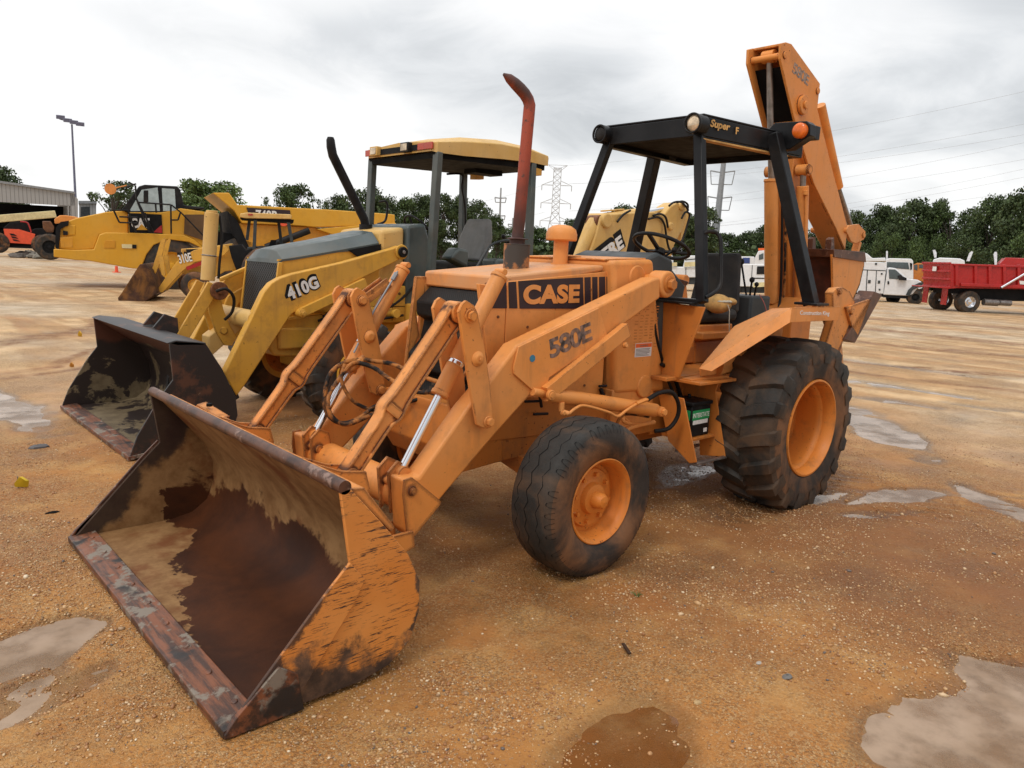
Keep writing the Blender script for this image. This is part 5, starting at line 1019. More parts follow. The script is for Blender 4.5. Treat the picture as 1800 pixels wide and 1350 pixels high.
for i, (px, py, w) in enumerate(((30, 450, .9), (44, 449, 1.2), (52, 444, .8), (62, 451, 1.0), (74, 452, 1.1))):
    c = at(px, py, z=.12); b = MB(); b.ball(c, w*.5, (1.2, 1, .45), 9, 6); b.v = [(x+rr.normal()*.05, y+rr.normal()*.05, z+rr.normal()*.05) for x, y, z in b.v]
    solo('rubble', ('flat grey rubble lump at the left end of the pile', 'broad grey rubble lump second from the pile left end', 'rubble lump on the crest of the far grey pile', 'low grey rubble lump right of the pile crest', 'pale grey rubble lump nearest the dump truck nose')[i], 'rubble', b, flat('grey_rubble_%d' % i, (.12+.02*i, .10+.02*i, .085+.015*i), .9, var=.5, sc=3), c, group='rubble in a pile before the telehandler', ang=20)
# ---- sheds
pl = Plane(60, 437, 3)
SH = thing('open_shed', 'long grey metal shed with dark open front on the far left', 'shed', pl.o)
b = MB(); pl.pr(b, [(-60, 312), (0, 319), (131, 338), (131, 362), (0, 355), (-60, 352)], 0, .3); b.build('fascia', M['siding'], SH)
b = MB(); pl.pr(b, [(-60, 311), (0, 318), (131, 337), (133, 341), (0, 322), (-60, 315)], -.2, 18); b.build('roof', M['galv'], SH)
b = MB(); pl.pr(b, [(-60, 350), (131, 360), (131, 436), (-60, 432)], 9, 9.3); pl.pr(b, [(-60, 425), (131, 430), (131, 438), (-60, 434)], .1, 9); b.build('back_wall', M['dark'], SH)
b = MB(); pl.pr(b, [(124, 338), (137, 350), (137, 440), (124, 440)], 0, 18); pl.pr(b, [(119, 360), (121, 360), (121, 440), (119, 440)], 0, .3); b.build('end_wall', M['siding'], SH)
pl = Plane(155, 436, 0); S2 = thing('metal_shed', 'small grey metal shed beyond the lamp pole, behind the dump truck', 'shed', pl.o)
b = MB(); pl.pr(b, [(139, 357), (169, 356), (169, 432), (139, 432)], 0, 8); b.build('wall', M['siding'], S2); b = MB(); pl.pr(b, [(138, 353), (170, 353), (170, 358), (138, 358)], -.3, 8.3); b.build('roof', M['galv'], S2); b = MB(); pl.pr(b, [(142, 364), (158, 363), (158, 430), (142, 430)], -.05, -.01); b.build('doorway', M['slate'], S2)
# ---- floodlight mast
g0 = at(137, 437, z=0); d_ = (g0-CAM).length
LP = thing('floodlight_mast', 'tall thin steel mast topped by four floodlights, beside the grey shed', 'light pole', g0)
tp = onplane(130, 219, g0, V((g0.x-CAM.x, g0.y-CAM.y, 0)).normalized()); tp.x, tp.y = g0.x, g0.y
b = MB(); b.cyl(g0, tp, .19, .11, n=12); b.build('pole', M['pole_blue'], LP)
n_ = V((g0.x-CAM.x, g0.y-CAM.y, 0)).normalized(); u_ = n_.cross(V((0, 0, 1)))
b = MB(); b.bar(tp-u_*1.4+V((0, 0, .5)), tp+u_*1.1+V((0, 0, 0)), .1, .1); b.build('crossarm', M['pole_blue'], LP)
for k, (q, h) in enumerate(((-1.25, .75), (-.45, .45), (.25, .30), (.95, .15))):
    b = MB(); c = tp+u_*q+V((0, 0, h)); b.bar(c-u_*.5, c+u_*.5, .7, .5, up=(.2, .1, 1)); b.build('floodlight', M['pole_blue'], LP, .05)
# ---- right distance
ZR = lambda pts: [(1480+x*.20739, 320+y*.20739) for x, y in pts]
pl = Plane(1608, 534, 4); W_ = M['white']
FT = thing('service_truck', 'white service pickup truck with tall tool body, partly behind the stabiliser pad', 'service truck', pl.o)
b = MB(); pl.pr(b, ZR([(-260, 925), (-260, 690), (60, 680), (215, 675), (380, 682), (352, 948), (110, 938)]), .1, 2.1); sv = b.build('tool_body', W_, FT, .03)
b = MB()
for pts in ([(120, 745), (372, 755), (372, 748), (120, 738)], [(212, 748), (220, 748), (208, 940), (200, 940)], [(290, 750), (297, 750), (286, 945), (279, 945)]): pl.pr(b, ZR(pts), .085, .10)
for pts in ([(222, 830), (245, 830), (243, 858), (220, 858)], [(305, 835), (325, 835), (323, 860), (303, 860)], [(330, 770), (345, 772), (345, 785), (330, 785)], [(312, 905), (326, 905), (326, 920), (312, 920)], [(280, 685), (298, 685), (298, 703), (280, 703)]): pl.pr(b, ZR(pts), .07, .10)
b.build('latch', M['slate'], sv)
b = MB(); pl.pr(b, ZR([(350, 955), (372, 830), (388, 730), (405, 724), (455, 730), (490, 760), (558, 822), (640, 828), (672, 845), (690, 880), (640, 900), (600, 950), (560, 965)]), .0, 1.95); cb = b.build('cab', W_, FT, .04)
b = MB(); pl.pr(b, ZR([(395, 740), (452, 742), (488, 775), (545, 828), (400, 820)]), -.02, .02); b.build('cab_window', M['glass'], cb)
b = MB(); pl.pr(b, ZR([(470, 795), (500, 785), (510, 800), (545, 812), (545, 835), (480, 830)]), -.35, -.1); b.build('mirror', M['black'], cb); b = MB(); pl.pr(b, ZR([(386, 840), (400, 840), (400, 866), (386, 866)]), -.04, 0); b.build('door_handle', M['black'], cb)
b = MB(); pl.pr(b, ZR([(118, 938), (350, 950), (350, 975), (120, 950)]), .3, 1.8); pl.pr(b, ZR([(350, 955), (560, 965), (560, 990), (352, 978)]), .05, 1.8); b.build('side_step', M['black_dull'], FT)
b = MB(); pl.pr(b, ZR([(540, 960), (560, 915), (600, 878), (660, 850), (700, 852), (700, 890), (640, 895), (600, 915), (572, 965)]), -.08, .0); b.build('wheel_flare', M['slate'], FT)
b = MB(); pl.wheel(b, *ZR([(625, 978)])[0], .42, .02, .28); pl.wheel(b, *ZR([(625, 978)])[0], .42, 1.6, .28); b.build('wheel', [M['tyre'], M['black_dull']], FT)
b = MB(); pl.wheel(b, *ZR([(445, 985)])[0], .40, 1.5, .3); b.build('wheel', [M['tyre'], M['black_dull']], FT); b = MB(); pl.wheel(b, *ZR([(20, 960)])[0], .42, .1, .4); b.build('wheel', [M['tyre'], M['black_dull']], FT)
# white lorry behind it
pl = Plane(1590, 522, 4)
WT = thing('lorry', 'white lorry cab with dark windscreen directly behind the white service pickup', 'lorry', pl.o)
b = MB(); pl.pr(b, ZR([(368, 900), (372, 660), (400, 645), (585, 650), (604, 668), (606, 800), (600, 900)]), 0, 2.2); cb = b.build('cab', W_, WT, .05)
b = MB(); pl.pr(b, ZR([(382, 678), (560, 682), (572, 740), (380, 725)]), -.03, .0); b.build('windscreen', M['glass'], cb); b = MB(); pl.pr(b, ZR([(575, 685), (596, 690), (592, 740), (580, 745)]), -.05, 0); b.build('mirror', M['black'], cb)
b = MB(); pl.pr(b, ZR([(40, 600), (130, 590), (215, 605), (260, 645), (370, 640), (372, 672), (40, 672)]), .3, 2.0); b.build('crane_body', W_, WT, .05)
b = MB(); pl.wheel(b, *ZR([(560, 900)])[0], .5, -.02, .3); b.build('wheel', [M['tyre'], W_], WT)
b = MB(); pl.pr(b, ZR([(376, 590), (384, 580), (392, 590), (390, 655), (376, 655)]), .4, .6); b.build('exhaust_stack', M['chrome'], WT)
# orange hauler between
pl = Plane(1625, 522, 0)
OT = thing('lorry', 'pale orange lorry glimpsed between the white lorry and red tipper tailgate', 'lorry', pl.o)
b = MB(); pl.pr(b, ZR([(604, 700), (640, 685), (715, 690), (715, 860), (604, 860)]), 0, 2.2); cb = b.build('cab', M['orange_deep'], OT, .05); b = MB(); pl.pr(b, ZR([(612, 700), (640, 700), (640, 750), (612, 740)]), -.03, 0); pl.pr(b, ZR([(655, 700), (695, 700), (695, 730), (655, 730)]), -.03, 0); b.build('window', M['glass'], cb); b = MB(); pl.wheel(b, *ZR([(660, 880)])[0], .45, 0, .3); b.build('wheel', [M['tyre'], W_], OT)
# red tipper
pl = Plane(1700, 549, 32)
RT = thing('tipper_truck', 'dark red tipper truck seen from its tailgate corner, nearest truck on the right', 'tipper truck', pl.o)
R2 = M['red']
b = MB(); side = ZR([(935, 690), (1543, 712), (1900, 722), (1900, 920), (1543, 908), (1000, 882), (975, 900), (905, 905), (935, 880)])
pl.pr(b, side, .0, .12); pl.pr(b, side, 2.3, 2.42); pl.pr(b, ZR([(950, 860), (1900, 880), (1900, 915), (960, 900)]), .12, 2.3); bd = b.build('tipper_body', R2, RT, .02)
b = MB(); pl.pr(b, ZR([(940, 690), (1900, 722), (1900, 740), (940, 706)]), -.10, 0); pl.pr(b, ZR([(1000, 855), (1900, 885), (1900, 915), (1000, 882)]), -.10, 0)
for x in (955, 1115, 1235, 1358, 1480, 1600, 1720): pl.pr(b, ZR([(x, 698), (x+26, 700), (x+26, 880), (x, 878)]), -.09, 0)
b.build('side_rib', R2, bd, .02)
rear = [pl.p(*ZR([(940, 690)])[0]), pl.p(*ZR([(940, 895)])[0])]
far = rear[0]+pl.n*2.42; farb = rear[1]+pl.n*2.42; off = pl.u*-.06
b = MB(); b.prism([rear[0], far, farb, rear[1]], -pl.u*.10); 
for t in (0, .33, .66, 1.0):
    a = rear[0].lerp(rear[1], t); c_ = far.lerp(farb, t); b.bar(a-pl.u*.12, c_-pl.u*.12, .10, .10)
b.bar(rear[1]-pl.u*.45+V((0, 0, -.02)), farb-pl.u*.45+V((0, 0, -.02)), .5, .06); tg = b.build('tailgate', R2, RT, .015)
b = MB(); mp = rear[0].lerp(far, .5)-pl.u*.16+V((0, 0, -.28)); b.bar(mp-pl.n*.16, mp+pl.n*.16, .02, .22); b.build('emblem', M['white_print'], tg)
b = MB(); c0 = pl.p(*ZR([(1330, 895)])[0])-pl.n*.15; c1 = pl.p(*ZR([(1543, 770)])[0])-pl.n*.15; b.cyl(c0, c1, .06, n=12); b.build('chrome_strut', M['chrome'], RT)
b = MB(); pl.pr(b, ZR([(1490, 835), (1560, 842), (1560, 870), (1495, 865)]), -.12, -.10); b.build('emblem', M['white_print'], RT)
b = MB(); pl.pr(b, ZR([(960, 900), (1900, 915), (1900, 1020), (1230, 1010), (1210, 950), (960, 950)]), .5, 1.9); b.build('chassis', M['black_dull'], RT)
b = MB(); q = ZR([(1210, 1018), (1330, 1025), (1340, 1022), (1440, 1028)]); b.cyl(pl.p(*q[0])+pl.n*.1, pl.p(*q[1])+pl.n*.1, .16, n=14); b.cyl(pl.p(*q[2])+pl.n*.1, pl.p(*q[3])+pl.n*.1, .14, n=14); b.build('fuel_tank', M['steel'], RT)
b = MB(); pl.wheel(b, *ZR([(1090, 1018)])[0], .53, .02, .55, 0, 1); b.build('wheel', [M['tyre'], M['chrome']], RT); b = MB(); pl.wheel(b, *ZR([(1050, 1018)])[0], .52, 1.85, .55, 0, 1); b.build('wheel', [M['tyre'], M['chrome']], RT)
b = MB(); pl.wheel(b, *ZR([(1700, 1030)])[0], .53, .02, .35, 0, 1); b.build('wheel', [M['tyre'], M['chrome']], RT)
for d0 in (.15, 1.8):
    b = MB(); o = pl.p(*ZR([(935, 900)])[0])+pl.n*d0-pl.u*.1; b.prism([o, o+pl.n*.45, o+pl.n*.45-V((0, 0, .82)), o-V((0, 0, .82))], -pl.u*.03); b.build('mudflap', R2, RT)
pl = Plane(1770, 536, 6)
R3 = thing('tipper_truck', 'second dark red tipper body showing above the near red tipper', 'tipper truck', pl.o)
b = MB(); pl.pr(b, ZR([(1335, 720), (1340, 690), (1390, 640), (1900, 655), (1900, 780), (1335, 760)]), 0, 2.4); b.build('tipper_body', R2, R3, .03); b = MB(); pl.wheel(b, *ZR([(1400, 940)])[0], .5, .1, .5); b.build('wheel', [M['tyre'], M['chrome']], R3); b = MB(); pl.pr(b, ZR([(1300, 700), (1290, 610), (1300, 590), (1318, 590), (1322, 610), (1318, 700)]), .4, .6); b.build('exhaust_stack', M['chrome'], R3)
pl = Plane(1660, 534, 0)
W3 = thing('lorry', 'white lorry with two chrome stacks behind the near red tipper body', 'lorry', pl.o)
b = MB(); pl.pr(b, ZR([(765, 700), (775, 655), (830, 640), (1000, 648), (1040, 665), (1045, 860), (765, 860)]), 0, 2.3); b.build('cab', W_, W3, .05)
for pts in ([(768, 575), (790, 572), (802, 600), (800, 640), (782, 640)], [(1055, 670), (1080, 600), (1100, 583), (1114, 590), (1100, 625), (1082, 670)]): b = MB(); pl.pr(b, ZR(pts), .4, .58); b.build('exhaust_stack', M['chrome'], W3)
b = MB(); pl.wheel(b, *ZR([(900, 940)])[0], .5, 0, .3); b.build('wheel', [M['tyre'], M['chrome']], W3)
# white trucks seen past the orange machine's seat
pl = Plane(1215, 512, 0); T1 = thing('service_truck', 'white utility truck seen between steering wheel and seat of the orange machine', 'service truck', pl.o)
b = MB(); pl.pr(b, [(1140, 468), (1240, 470), (1240, 488), (1140, 488)], .1, 2.1); pl.pr(b, [(1140, 446), (1182, 449), (1183, 469), (1140, 468)], .3, 1.9); pl.pr(b, [(1205, 449), (1250, 449), (1250, 470), (1200, 470)], .4, 1.8); tb = b.build('tool_body', W_, T1, .05)
b = MB(); pl.pr(b, [(1148, 487), (1250, 487), (1250, 500), (1148, 500)], .3, 1.9); b.build('chassis', M['slate'], T1)
b = MB(); pl.pr(b, [(1203, 461), (1224, 460), (1224, 468), (1203, 469)], -.05, .1); pl.pr(b, [(1178, 462), (1190, 461), (1190, 468), (1178, 468)], -.05, .1); b.build('tan_cover', M['cream'], tb); b = MB(); pl.pr(b, [(1204, 456), (1225, 454), (1225, 456), (1204, 458)], -.05, 0); pl.pr(b, [(1205, 470), (1206, 470), (1206, 486), (1205, 486)], .06, .1); b.build('panel_seam', M['slate'], tb)
b = MB(); pl.wheel(b, 1170, 500, .42, 0, .3); pl.wheel(b, 1232, 502, .42, 0, .3); b.build('wheel', [M['tyre'], W_], T1)
pl = Plane(1330, 520, -4); T2 = thing('service_truck', 'white utility truck with dark side window, left of the orange boom cylinder', 'service truck', pl.o)
b = MB(); pl.pr(b, [(1262, 464), (1380, 464), (1380, 505), (1262, 503)], 0, 2.1); tb = b.build('tool_body', W_, T2, .05); b = MB(); pl.pr(b, [(1331, 468), (1345, 468), (1345, 482), (1330, 482)], -.04, 0); pl.pr(b, [(1325, 488), (1365, 489), (1365, 490), (1325, 490)], -.02, 0); pl.pr(b, [(1322, 466), (1323, 466), (1321, 500), (1320, 500)], -.02, 0); b.build('side_window', M['black'], tb)
b = MB(); pl.pr(b, [(1262, 503), (1380, 505), (1380, 516), (1262, 514)], .3, 1.8); b.build('chassis', M['slate'], T2); b = MB(); pl.wheel(b, 1290, 508, .42, 0, .3); pl.wheel(b, 1362, 511, .42, 0, .3); b.build('wheel', [M['tyre'], W_], T2)
b = MB(); pl.pr(b, [(1324, 497), (1344, 496), (1344, 504), (1324, 505)], -.05, 0); b.build('number_plate', M['cream'], tb)
pl = Plane(1335, 508, 0); T3 = thing('lorry', 'white lorry with orange roof beacon behind the utility truck by the boom cylinder', 'lorry', pl.o)
b = MB(); pl.pr(b, [(1326, 500), (1326, 455), (1333, 441), (1346, 440), (1375, 442), (1380, 500)], 0, 2.2); cb = b.build('cab', W_, T3, .05); b = MB(); pl.pr(b, [(1333, 436), (1346, 436), (1346, 440), (1333, 440)], .3, 1.6); b.build('roof_beacon', M['label_orange'], cb); b = MB(); pl.pr(b, [(1334, 448), (1342, 445), (1342, 455), (1334, 457)], -.04, 0); b.build('cab_window', M['glass'], cb)
b = MB(); pl.pr(b, [(1270, 500), (1270, 450), (1326, 451), (1326, 500)], .2, 2); b.build('flat_body', W_, T3, .05); b = MB(); pl.pr(b, [(1306, 453), (1318, 453), (1318, 463), (1306, 463)], .15, .2); b.build('blue_tank', flat('blue_tank_paint', (.03,.06,.22), .4), T3); b = MB(); pl.wheel(b, 1345, 500, .45, 0, .3); b.build('wheel', [M['tyre'], W_], T3)
# white pipe rack truck beyond the yellow machine
pl = Plane(915, 482, 0); T4 = thing('service_truck', 'white truck with tubular pipe rack glimpsed beside the black muffler', 'service truck', pl.o)
b = MB(); pl.pr(b, [(885, 460), (905, 455), (938, 462), (960, 462), (960, 478), (885, 478)], 0, 2); b.build('body', W_, T4, .05)
b = MB()
for p0, p1 in (((885, 455), (949, 456.5)), ((885, 459), (949, 460.5)), ((905, 455), (905, 470)), ((926, 456), (926, 472)), ((948, 456), (948, 470))): b.cyl(pl.p(*p0), pl.p(*p1), .035, n=6)
b.build('pipe_rack', W_, T4); b = MB(); pl.wheel(b, 900, 476, .42, 0, .3); pl.wheel(b, 945, 478, .42, 0, .3); b.build('wheel', [M['tyre'], W_], T4)

# ================================================================= power lines
def lattice(name, px, base, top, label, D, w0, w1, arms):
    h = V((ray(px, 450).x, ray(px, 450).y, 0)).normalized(); o = V((CAM.x, CAM.y, 0))+h*D; n = h; u = h.cross(V((0, 0, 1)))
    zt = onplane(px, top, o, n).z; T = thing(name, label, 'pylon', o); b = MB(); r = .07
    def corner(z, i):
        t = z/zt; w = w0*(1-t/.52)+w1*t/.52 if t < .52 else w1
        return o+u*(w*(1, -1, -1, 1)[i])+n*(w*(1, 1, -1, -1)[i])+V((0, 0, z))
    lv = [0, .17, .31, .42, .52, .58, .64, .70, .76, .82, .88, .94, .97]
    for k in range(len(lv)-1):
        z0, z1 = lv[k]*zt, lv[k+1]*zt
        for i in range(4):
            j = (i+1) % 4; b.cyl(corner(z0, i), corner(z1, i), r*1.2, n=4); b.cyl(corner(z0, i), corner(z1, j), r*.7, n=4); b.cyl(corner(z0, j), corner(z1, i), r*.7, n=4); b.cyl(corner(z1, i), corner(z1, j), r*.7, n=4)
    b.build('tower', M['pale_steel'], T)
    ends = []
    for t, L in arms:
        b = MB(); z = t*zt
        for s in (1, -1):
            e = o+u*(L*s)+V((0, 0, z)); ends.append(e)
            for q in (1, -1): b.cyl(o+u*(w1*s)+n*w1*q+V((0, 0, z)), e, r, n=4); b.cyl(o+u*(w1*s)+n*w1*q+V((0, 0, z+zt*.045)), e, r*.8, n=4)
            b.cyl(e, e-V((0, 0, zt*.055)), .12, n=5)
        b.build('crossarm', M['pale_steel'], T)
    b = MB()
    for s in (1, -1): b.cyl(o+u*w1*s+V((0, 0, .95*zt)), o+u*2.6*w1*s+V((0, 0, zt)), r, n=4); b.cyl(o-u*w1*s+V((0, 0, .95*zt)), o+u*2.6*w1*s+V((0, 0, zt)), r, n=4)
    b.cyl(o+u*2.6*w1+V((0, 0, zt)), o-u*2.6*w1+V((0, 0, zt)), r, n=4); b.build('peak', M['pale_steel'], T)
    return ends
ends = lattice('transmission_tower', 972, 452, 290, 'tall grey lattice steel transmission tower on the horizon', 220, 3.6, 1.05, [(.80, 4.2), (.62, 4.2), (.44, 4.2)])
def pole(px, base, top, D, r, label, frames, lean=0, name='transmission_pole'):
    h = V((ray(px, base).x, ray(px, base).y, 0)).normalized(); o = V((CAM.x, CAM.y, 0))+h*D; u = h.cross(V((0, 0, 1)))
    zt = onplane(px, top, o, h).z; T = thing(name, label, 'utility pole', o); b = MB(); b.cyl(o, o+V((0, 0, zt))+u*lean, r*1.3, r*.7, n=10); b.build('pole', M['galv'], T)
    for t, L, dz in frames:
        b = MB(); z = t*zt; c = o+V((0, 0, z))+u*lean*t; q = .06*D/100
        for s in (1, -1): b.cyl(c, c+u*L*s+V((0, 0, dz*.16)), q*1.4, n=5); b.cyl(c-V((0, 0, dz)), c+u*L*.85*s-V((0, 0, dz)), q, n=5); b.cyl(c+u*L*s+V((0, 0, dz*.16)), c+u*L*.85*s-V((0, 0, dz)), q, n=5)
        b.build('crossarm', M['galv'], T)
pole(1253, 450, 262, 120, .48, 'pale grey steel power pole framed by the canopy posts of the orange machine', [(.82, 1.75, 1.7), (.62, 1.75, 1.7)], lean=.4)
pole(876, 440, 330, 230, .32, 'distant thin power pole with boxy crossarms, right of the yellow canopy post', [(.86, 1.7, 1.2), (.62, 1.6, 1.1)])
pole(899, 440, 383, 150, .17, 'short dark pole just left of the red exhaust stack', [(.86, .9, .4)], name='utility_pole')
def wire(i, p0, D0, p1, D1, sag, lab):
    a = CAM+ray(*p0)*D0; c_ = CAM+ray(*p1)*D1; b = MB(); pts = []
    for k in range(21): t = k/20; q = a.lerp(c_, t); q.z -= sag*4*t*(1-t); pts.append((q, .014+.008*D0/220))
    b.loft(pts, 4); solo('power_line', lab, 'power line', b, M['wire'], a, group='power lines crossing the sky')
WR = [((1000, 323), (1900, 198)), ((1000, 323), (1900, 219)), ((1000, 371), (1900, 229)), ((1000, 371), (1900, 262)), ((1000, 419), (1900, 275)), ((1000, 419), (1900, 291)), ((1000, 405), (1900, 320)), ((990, 292), (1900, 138))]
for i, (a, c_) in enumerate(WR): wire(i, a, 219, c_, 150, 2.5, 'thin grey power line sagging across the cloudy sky right of the lattice tower')
for i, (a, c_) in enumerate((((957, 325), (650, 372)), ((957, 373), (650, 405)), ((957, 422), (650, 440)))): wire(i, a, 219, c_, 330, 3, 'thin power line running left from the lattice tower behind the yellow canopy')
# ================================================================= trees
def tree_mats():
    out = []
    for nm, c in (('deep_green_leaves', (.042,.062,.022)), ('mid_green_leaves', (.042,.065,.018)), ('fresh_green_leaves', (.085,.125,.035))):
        t = NT(nm); g = t.n('ShaderNodeNewGeometry'); col = t.mx(g.outputs['Random Per Island'], tuple(k*.62 for k in c), tuple(k*1.55 for k in c))
        col = t.mx(t.ss(t.noise(4.5, 3), .4, .62), col, t.mul(col, 1.5)); out.append(t.out(col, .6, spec=.25))
    return out
LEAF = tree_mats()
def crown_mesh(seed, kind):
    r = np.random.default_rng(seed); C = []
    nl = {'round': 44, 'sparse': 22, 'bush': 30, 'tall': 46}[kind]
    for i in range(nl):
        a = r.uniform(0, 2*math.pi); h = r.uniform(0, 1)
        if kind == 'round': z = .30+.62*h; rad = .34*math.sqrt(max(.02, 1-((z-.56)/.42)**2))*r.uniform(.35, 1); s = r.uniform(.075, .13)
        elif kind == 'tall': z = .20+.74*h; rad = .27*math.sqrt(max(.02, 1-((z-.52)/.50)**2))*r.uniform(.3, 1.05); s = r.uniform(.06, .115)
        elif kind == 'sparse': z = .42+.52*h; rad = .30*math.sqrt(max(.02, 1-((z-.66)/.34)**2))*r.uniform(.4, 1.1); s = r.uniform(.05, .085)
        else: z = .10+.72*h; rad = .52*math.sqrt(max(.02, 1-((z-.35)/.62)**2))*r.uniform(.2, 1); s = r.uniform(.10, .17)
        C.append((math.cos(a)*rad, math.sin(a)*rad, z, s))
    vs = []; per = {'round': 210, 'tall': 200, 'sparse': 140, 'bush': 200}[kind]
    for x, y, z, s in C:
        n = int(per*(s/.1)**1.5); d = r.normal(size=(n, 3)); d /= np.linalg.norm(d, axis=1)[:, None]; d *= (r.uniform(.25, 1, n)**.5)[:, None]*s*np.array([1.15, 1.15, .8])
        d *= r.uniform(.75, 1.25, (n, 1)); p = np.array([x, y, z])+d
        e1 = r.normal(size=(n, 3)); e1 /= np.linalg.norm(e1, axis=1)[:, None]; e2 = np.cross(e1, r.normal(size=(n, 3))); e2 /= np.linalg.norm(e2, axis=1)[:, None]
        q = r.uniform(.010, .021, n)[:, None]
        vs.append(np.stack([p-e1*q, p-e2*q*.7, p+e1*q, p+e2*q*.7], 1).reshape(-1, 3))
    v = np.concatenate(vs); k = len(v)//4
    me = bpy.data.meshes.new('crown'); me.from_pydata(v.tolist(), [], np.arange(k*4).reshape(k, 4).tolist()); return me, C
def tree_proto(seed, kind, leaf):
    me, C = crown_mesh(seed, kind); me.materials.append(LEAF[leaf]); r = random.Random(seed)
    T = bpy.data.objects.new('tree', None); COL.objects.link(T); ORG[T] = V((0, 0, 0))
    b = MB(); top = .72 if kind != 'bush' else .35
    b.loft([((0, 0, -.02), .030), ((.004, .0, .06), .021), ((.01, -.005, top*.5), .015), ((.0, .01, top), .006)], 8)
    for x, y, z, s in C:
        if r.random() < .75: z0 = max(.08, z*.55); b.loft([((.005, 0, z0), .008), ((x*.5, y*.5, z0+(z-z0)*.6), .005), ((x, y, z), .002)], 5)
    b.build('trunk', M['bark'], T); o = bpy.data.objects.new('crown', me); COL.objects.link(o); o.parent = T; ORG[o] = V((0, 0, 0)); return T
PR = {}
def place_tree(px, top, D, wpx, kind, leaf, label, group=None, seed=0, rot=0):
    key = (kind, leaf, seed); h = V((ray(px, 450).x, ray(px, 450).y, 0)).normalized()
    o = V((CAM.x, CAM.y, 0))+h*D; H = onplane(px, top, o, h).z/.97; w = wpx*D/FPX
    if key not in PR: PR[key] = tree_proto(11+seed*7+len(PR), kind, leaf); T = PR[key]
    else: T = copy_tree(PR[key])
    base = {'round': .80, 'tall': .64, 'sparse': .74, 'bush': 1.25}[kind]
    T.location = o; T.scale = (w/base, w/base, H); T.rotation_euler = (0, 0, rot); T['label'] = label; T['category'] = 'tree' if kind != 'bush' else 'bush'; T.name = 'broadleaf_tree' if kind != 'bush' else 'bush'
    if group: T['group'] = group
TG = 'trees along the edge of the yard'
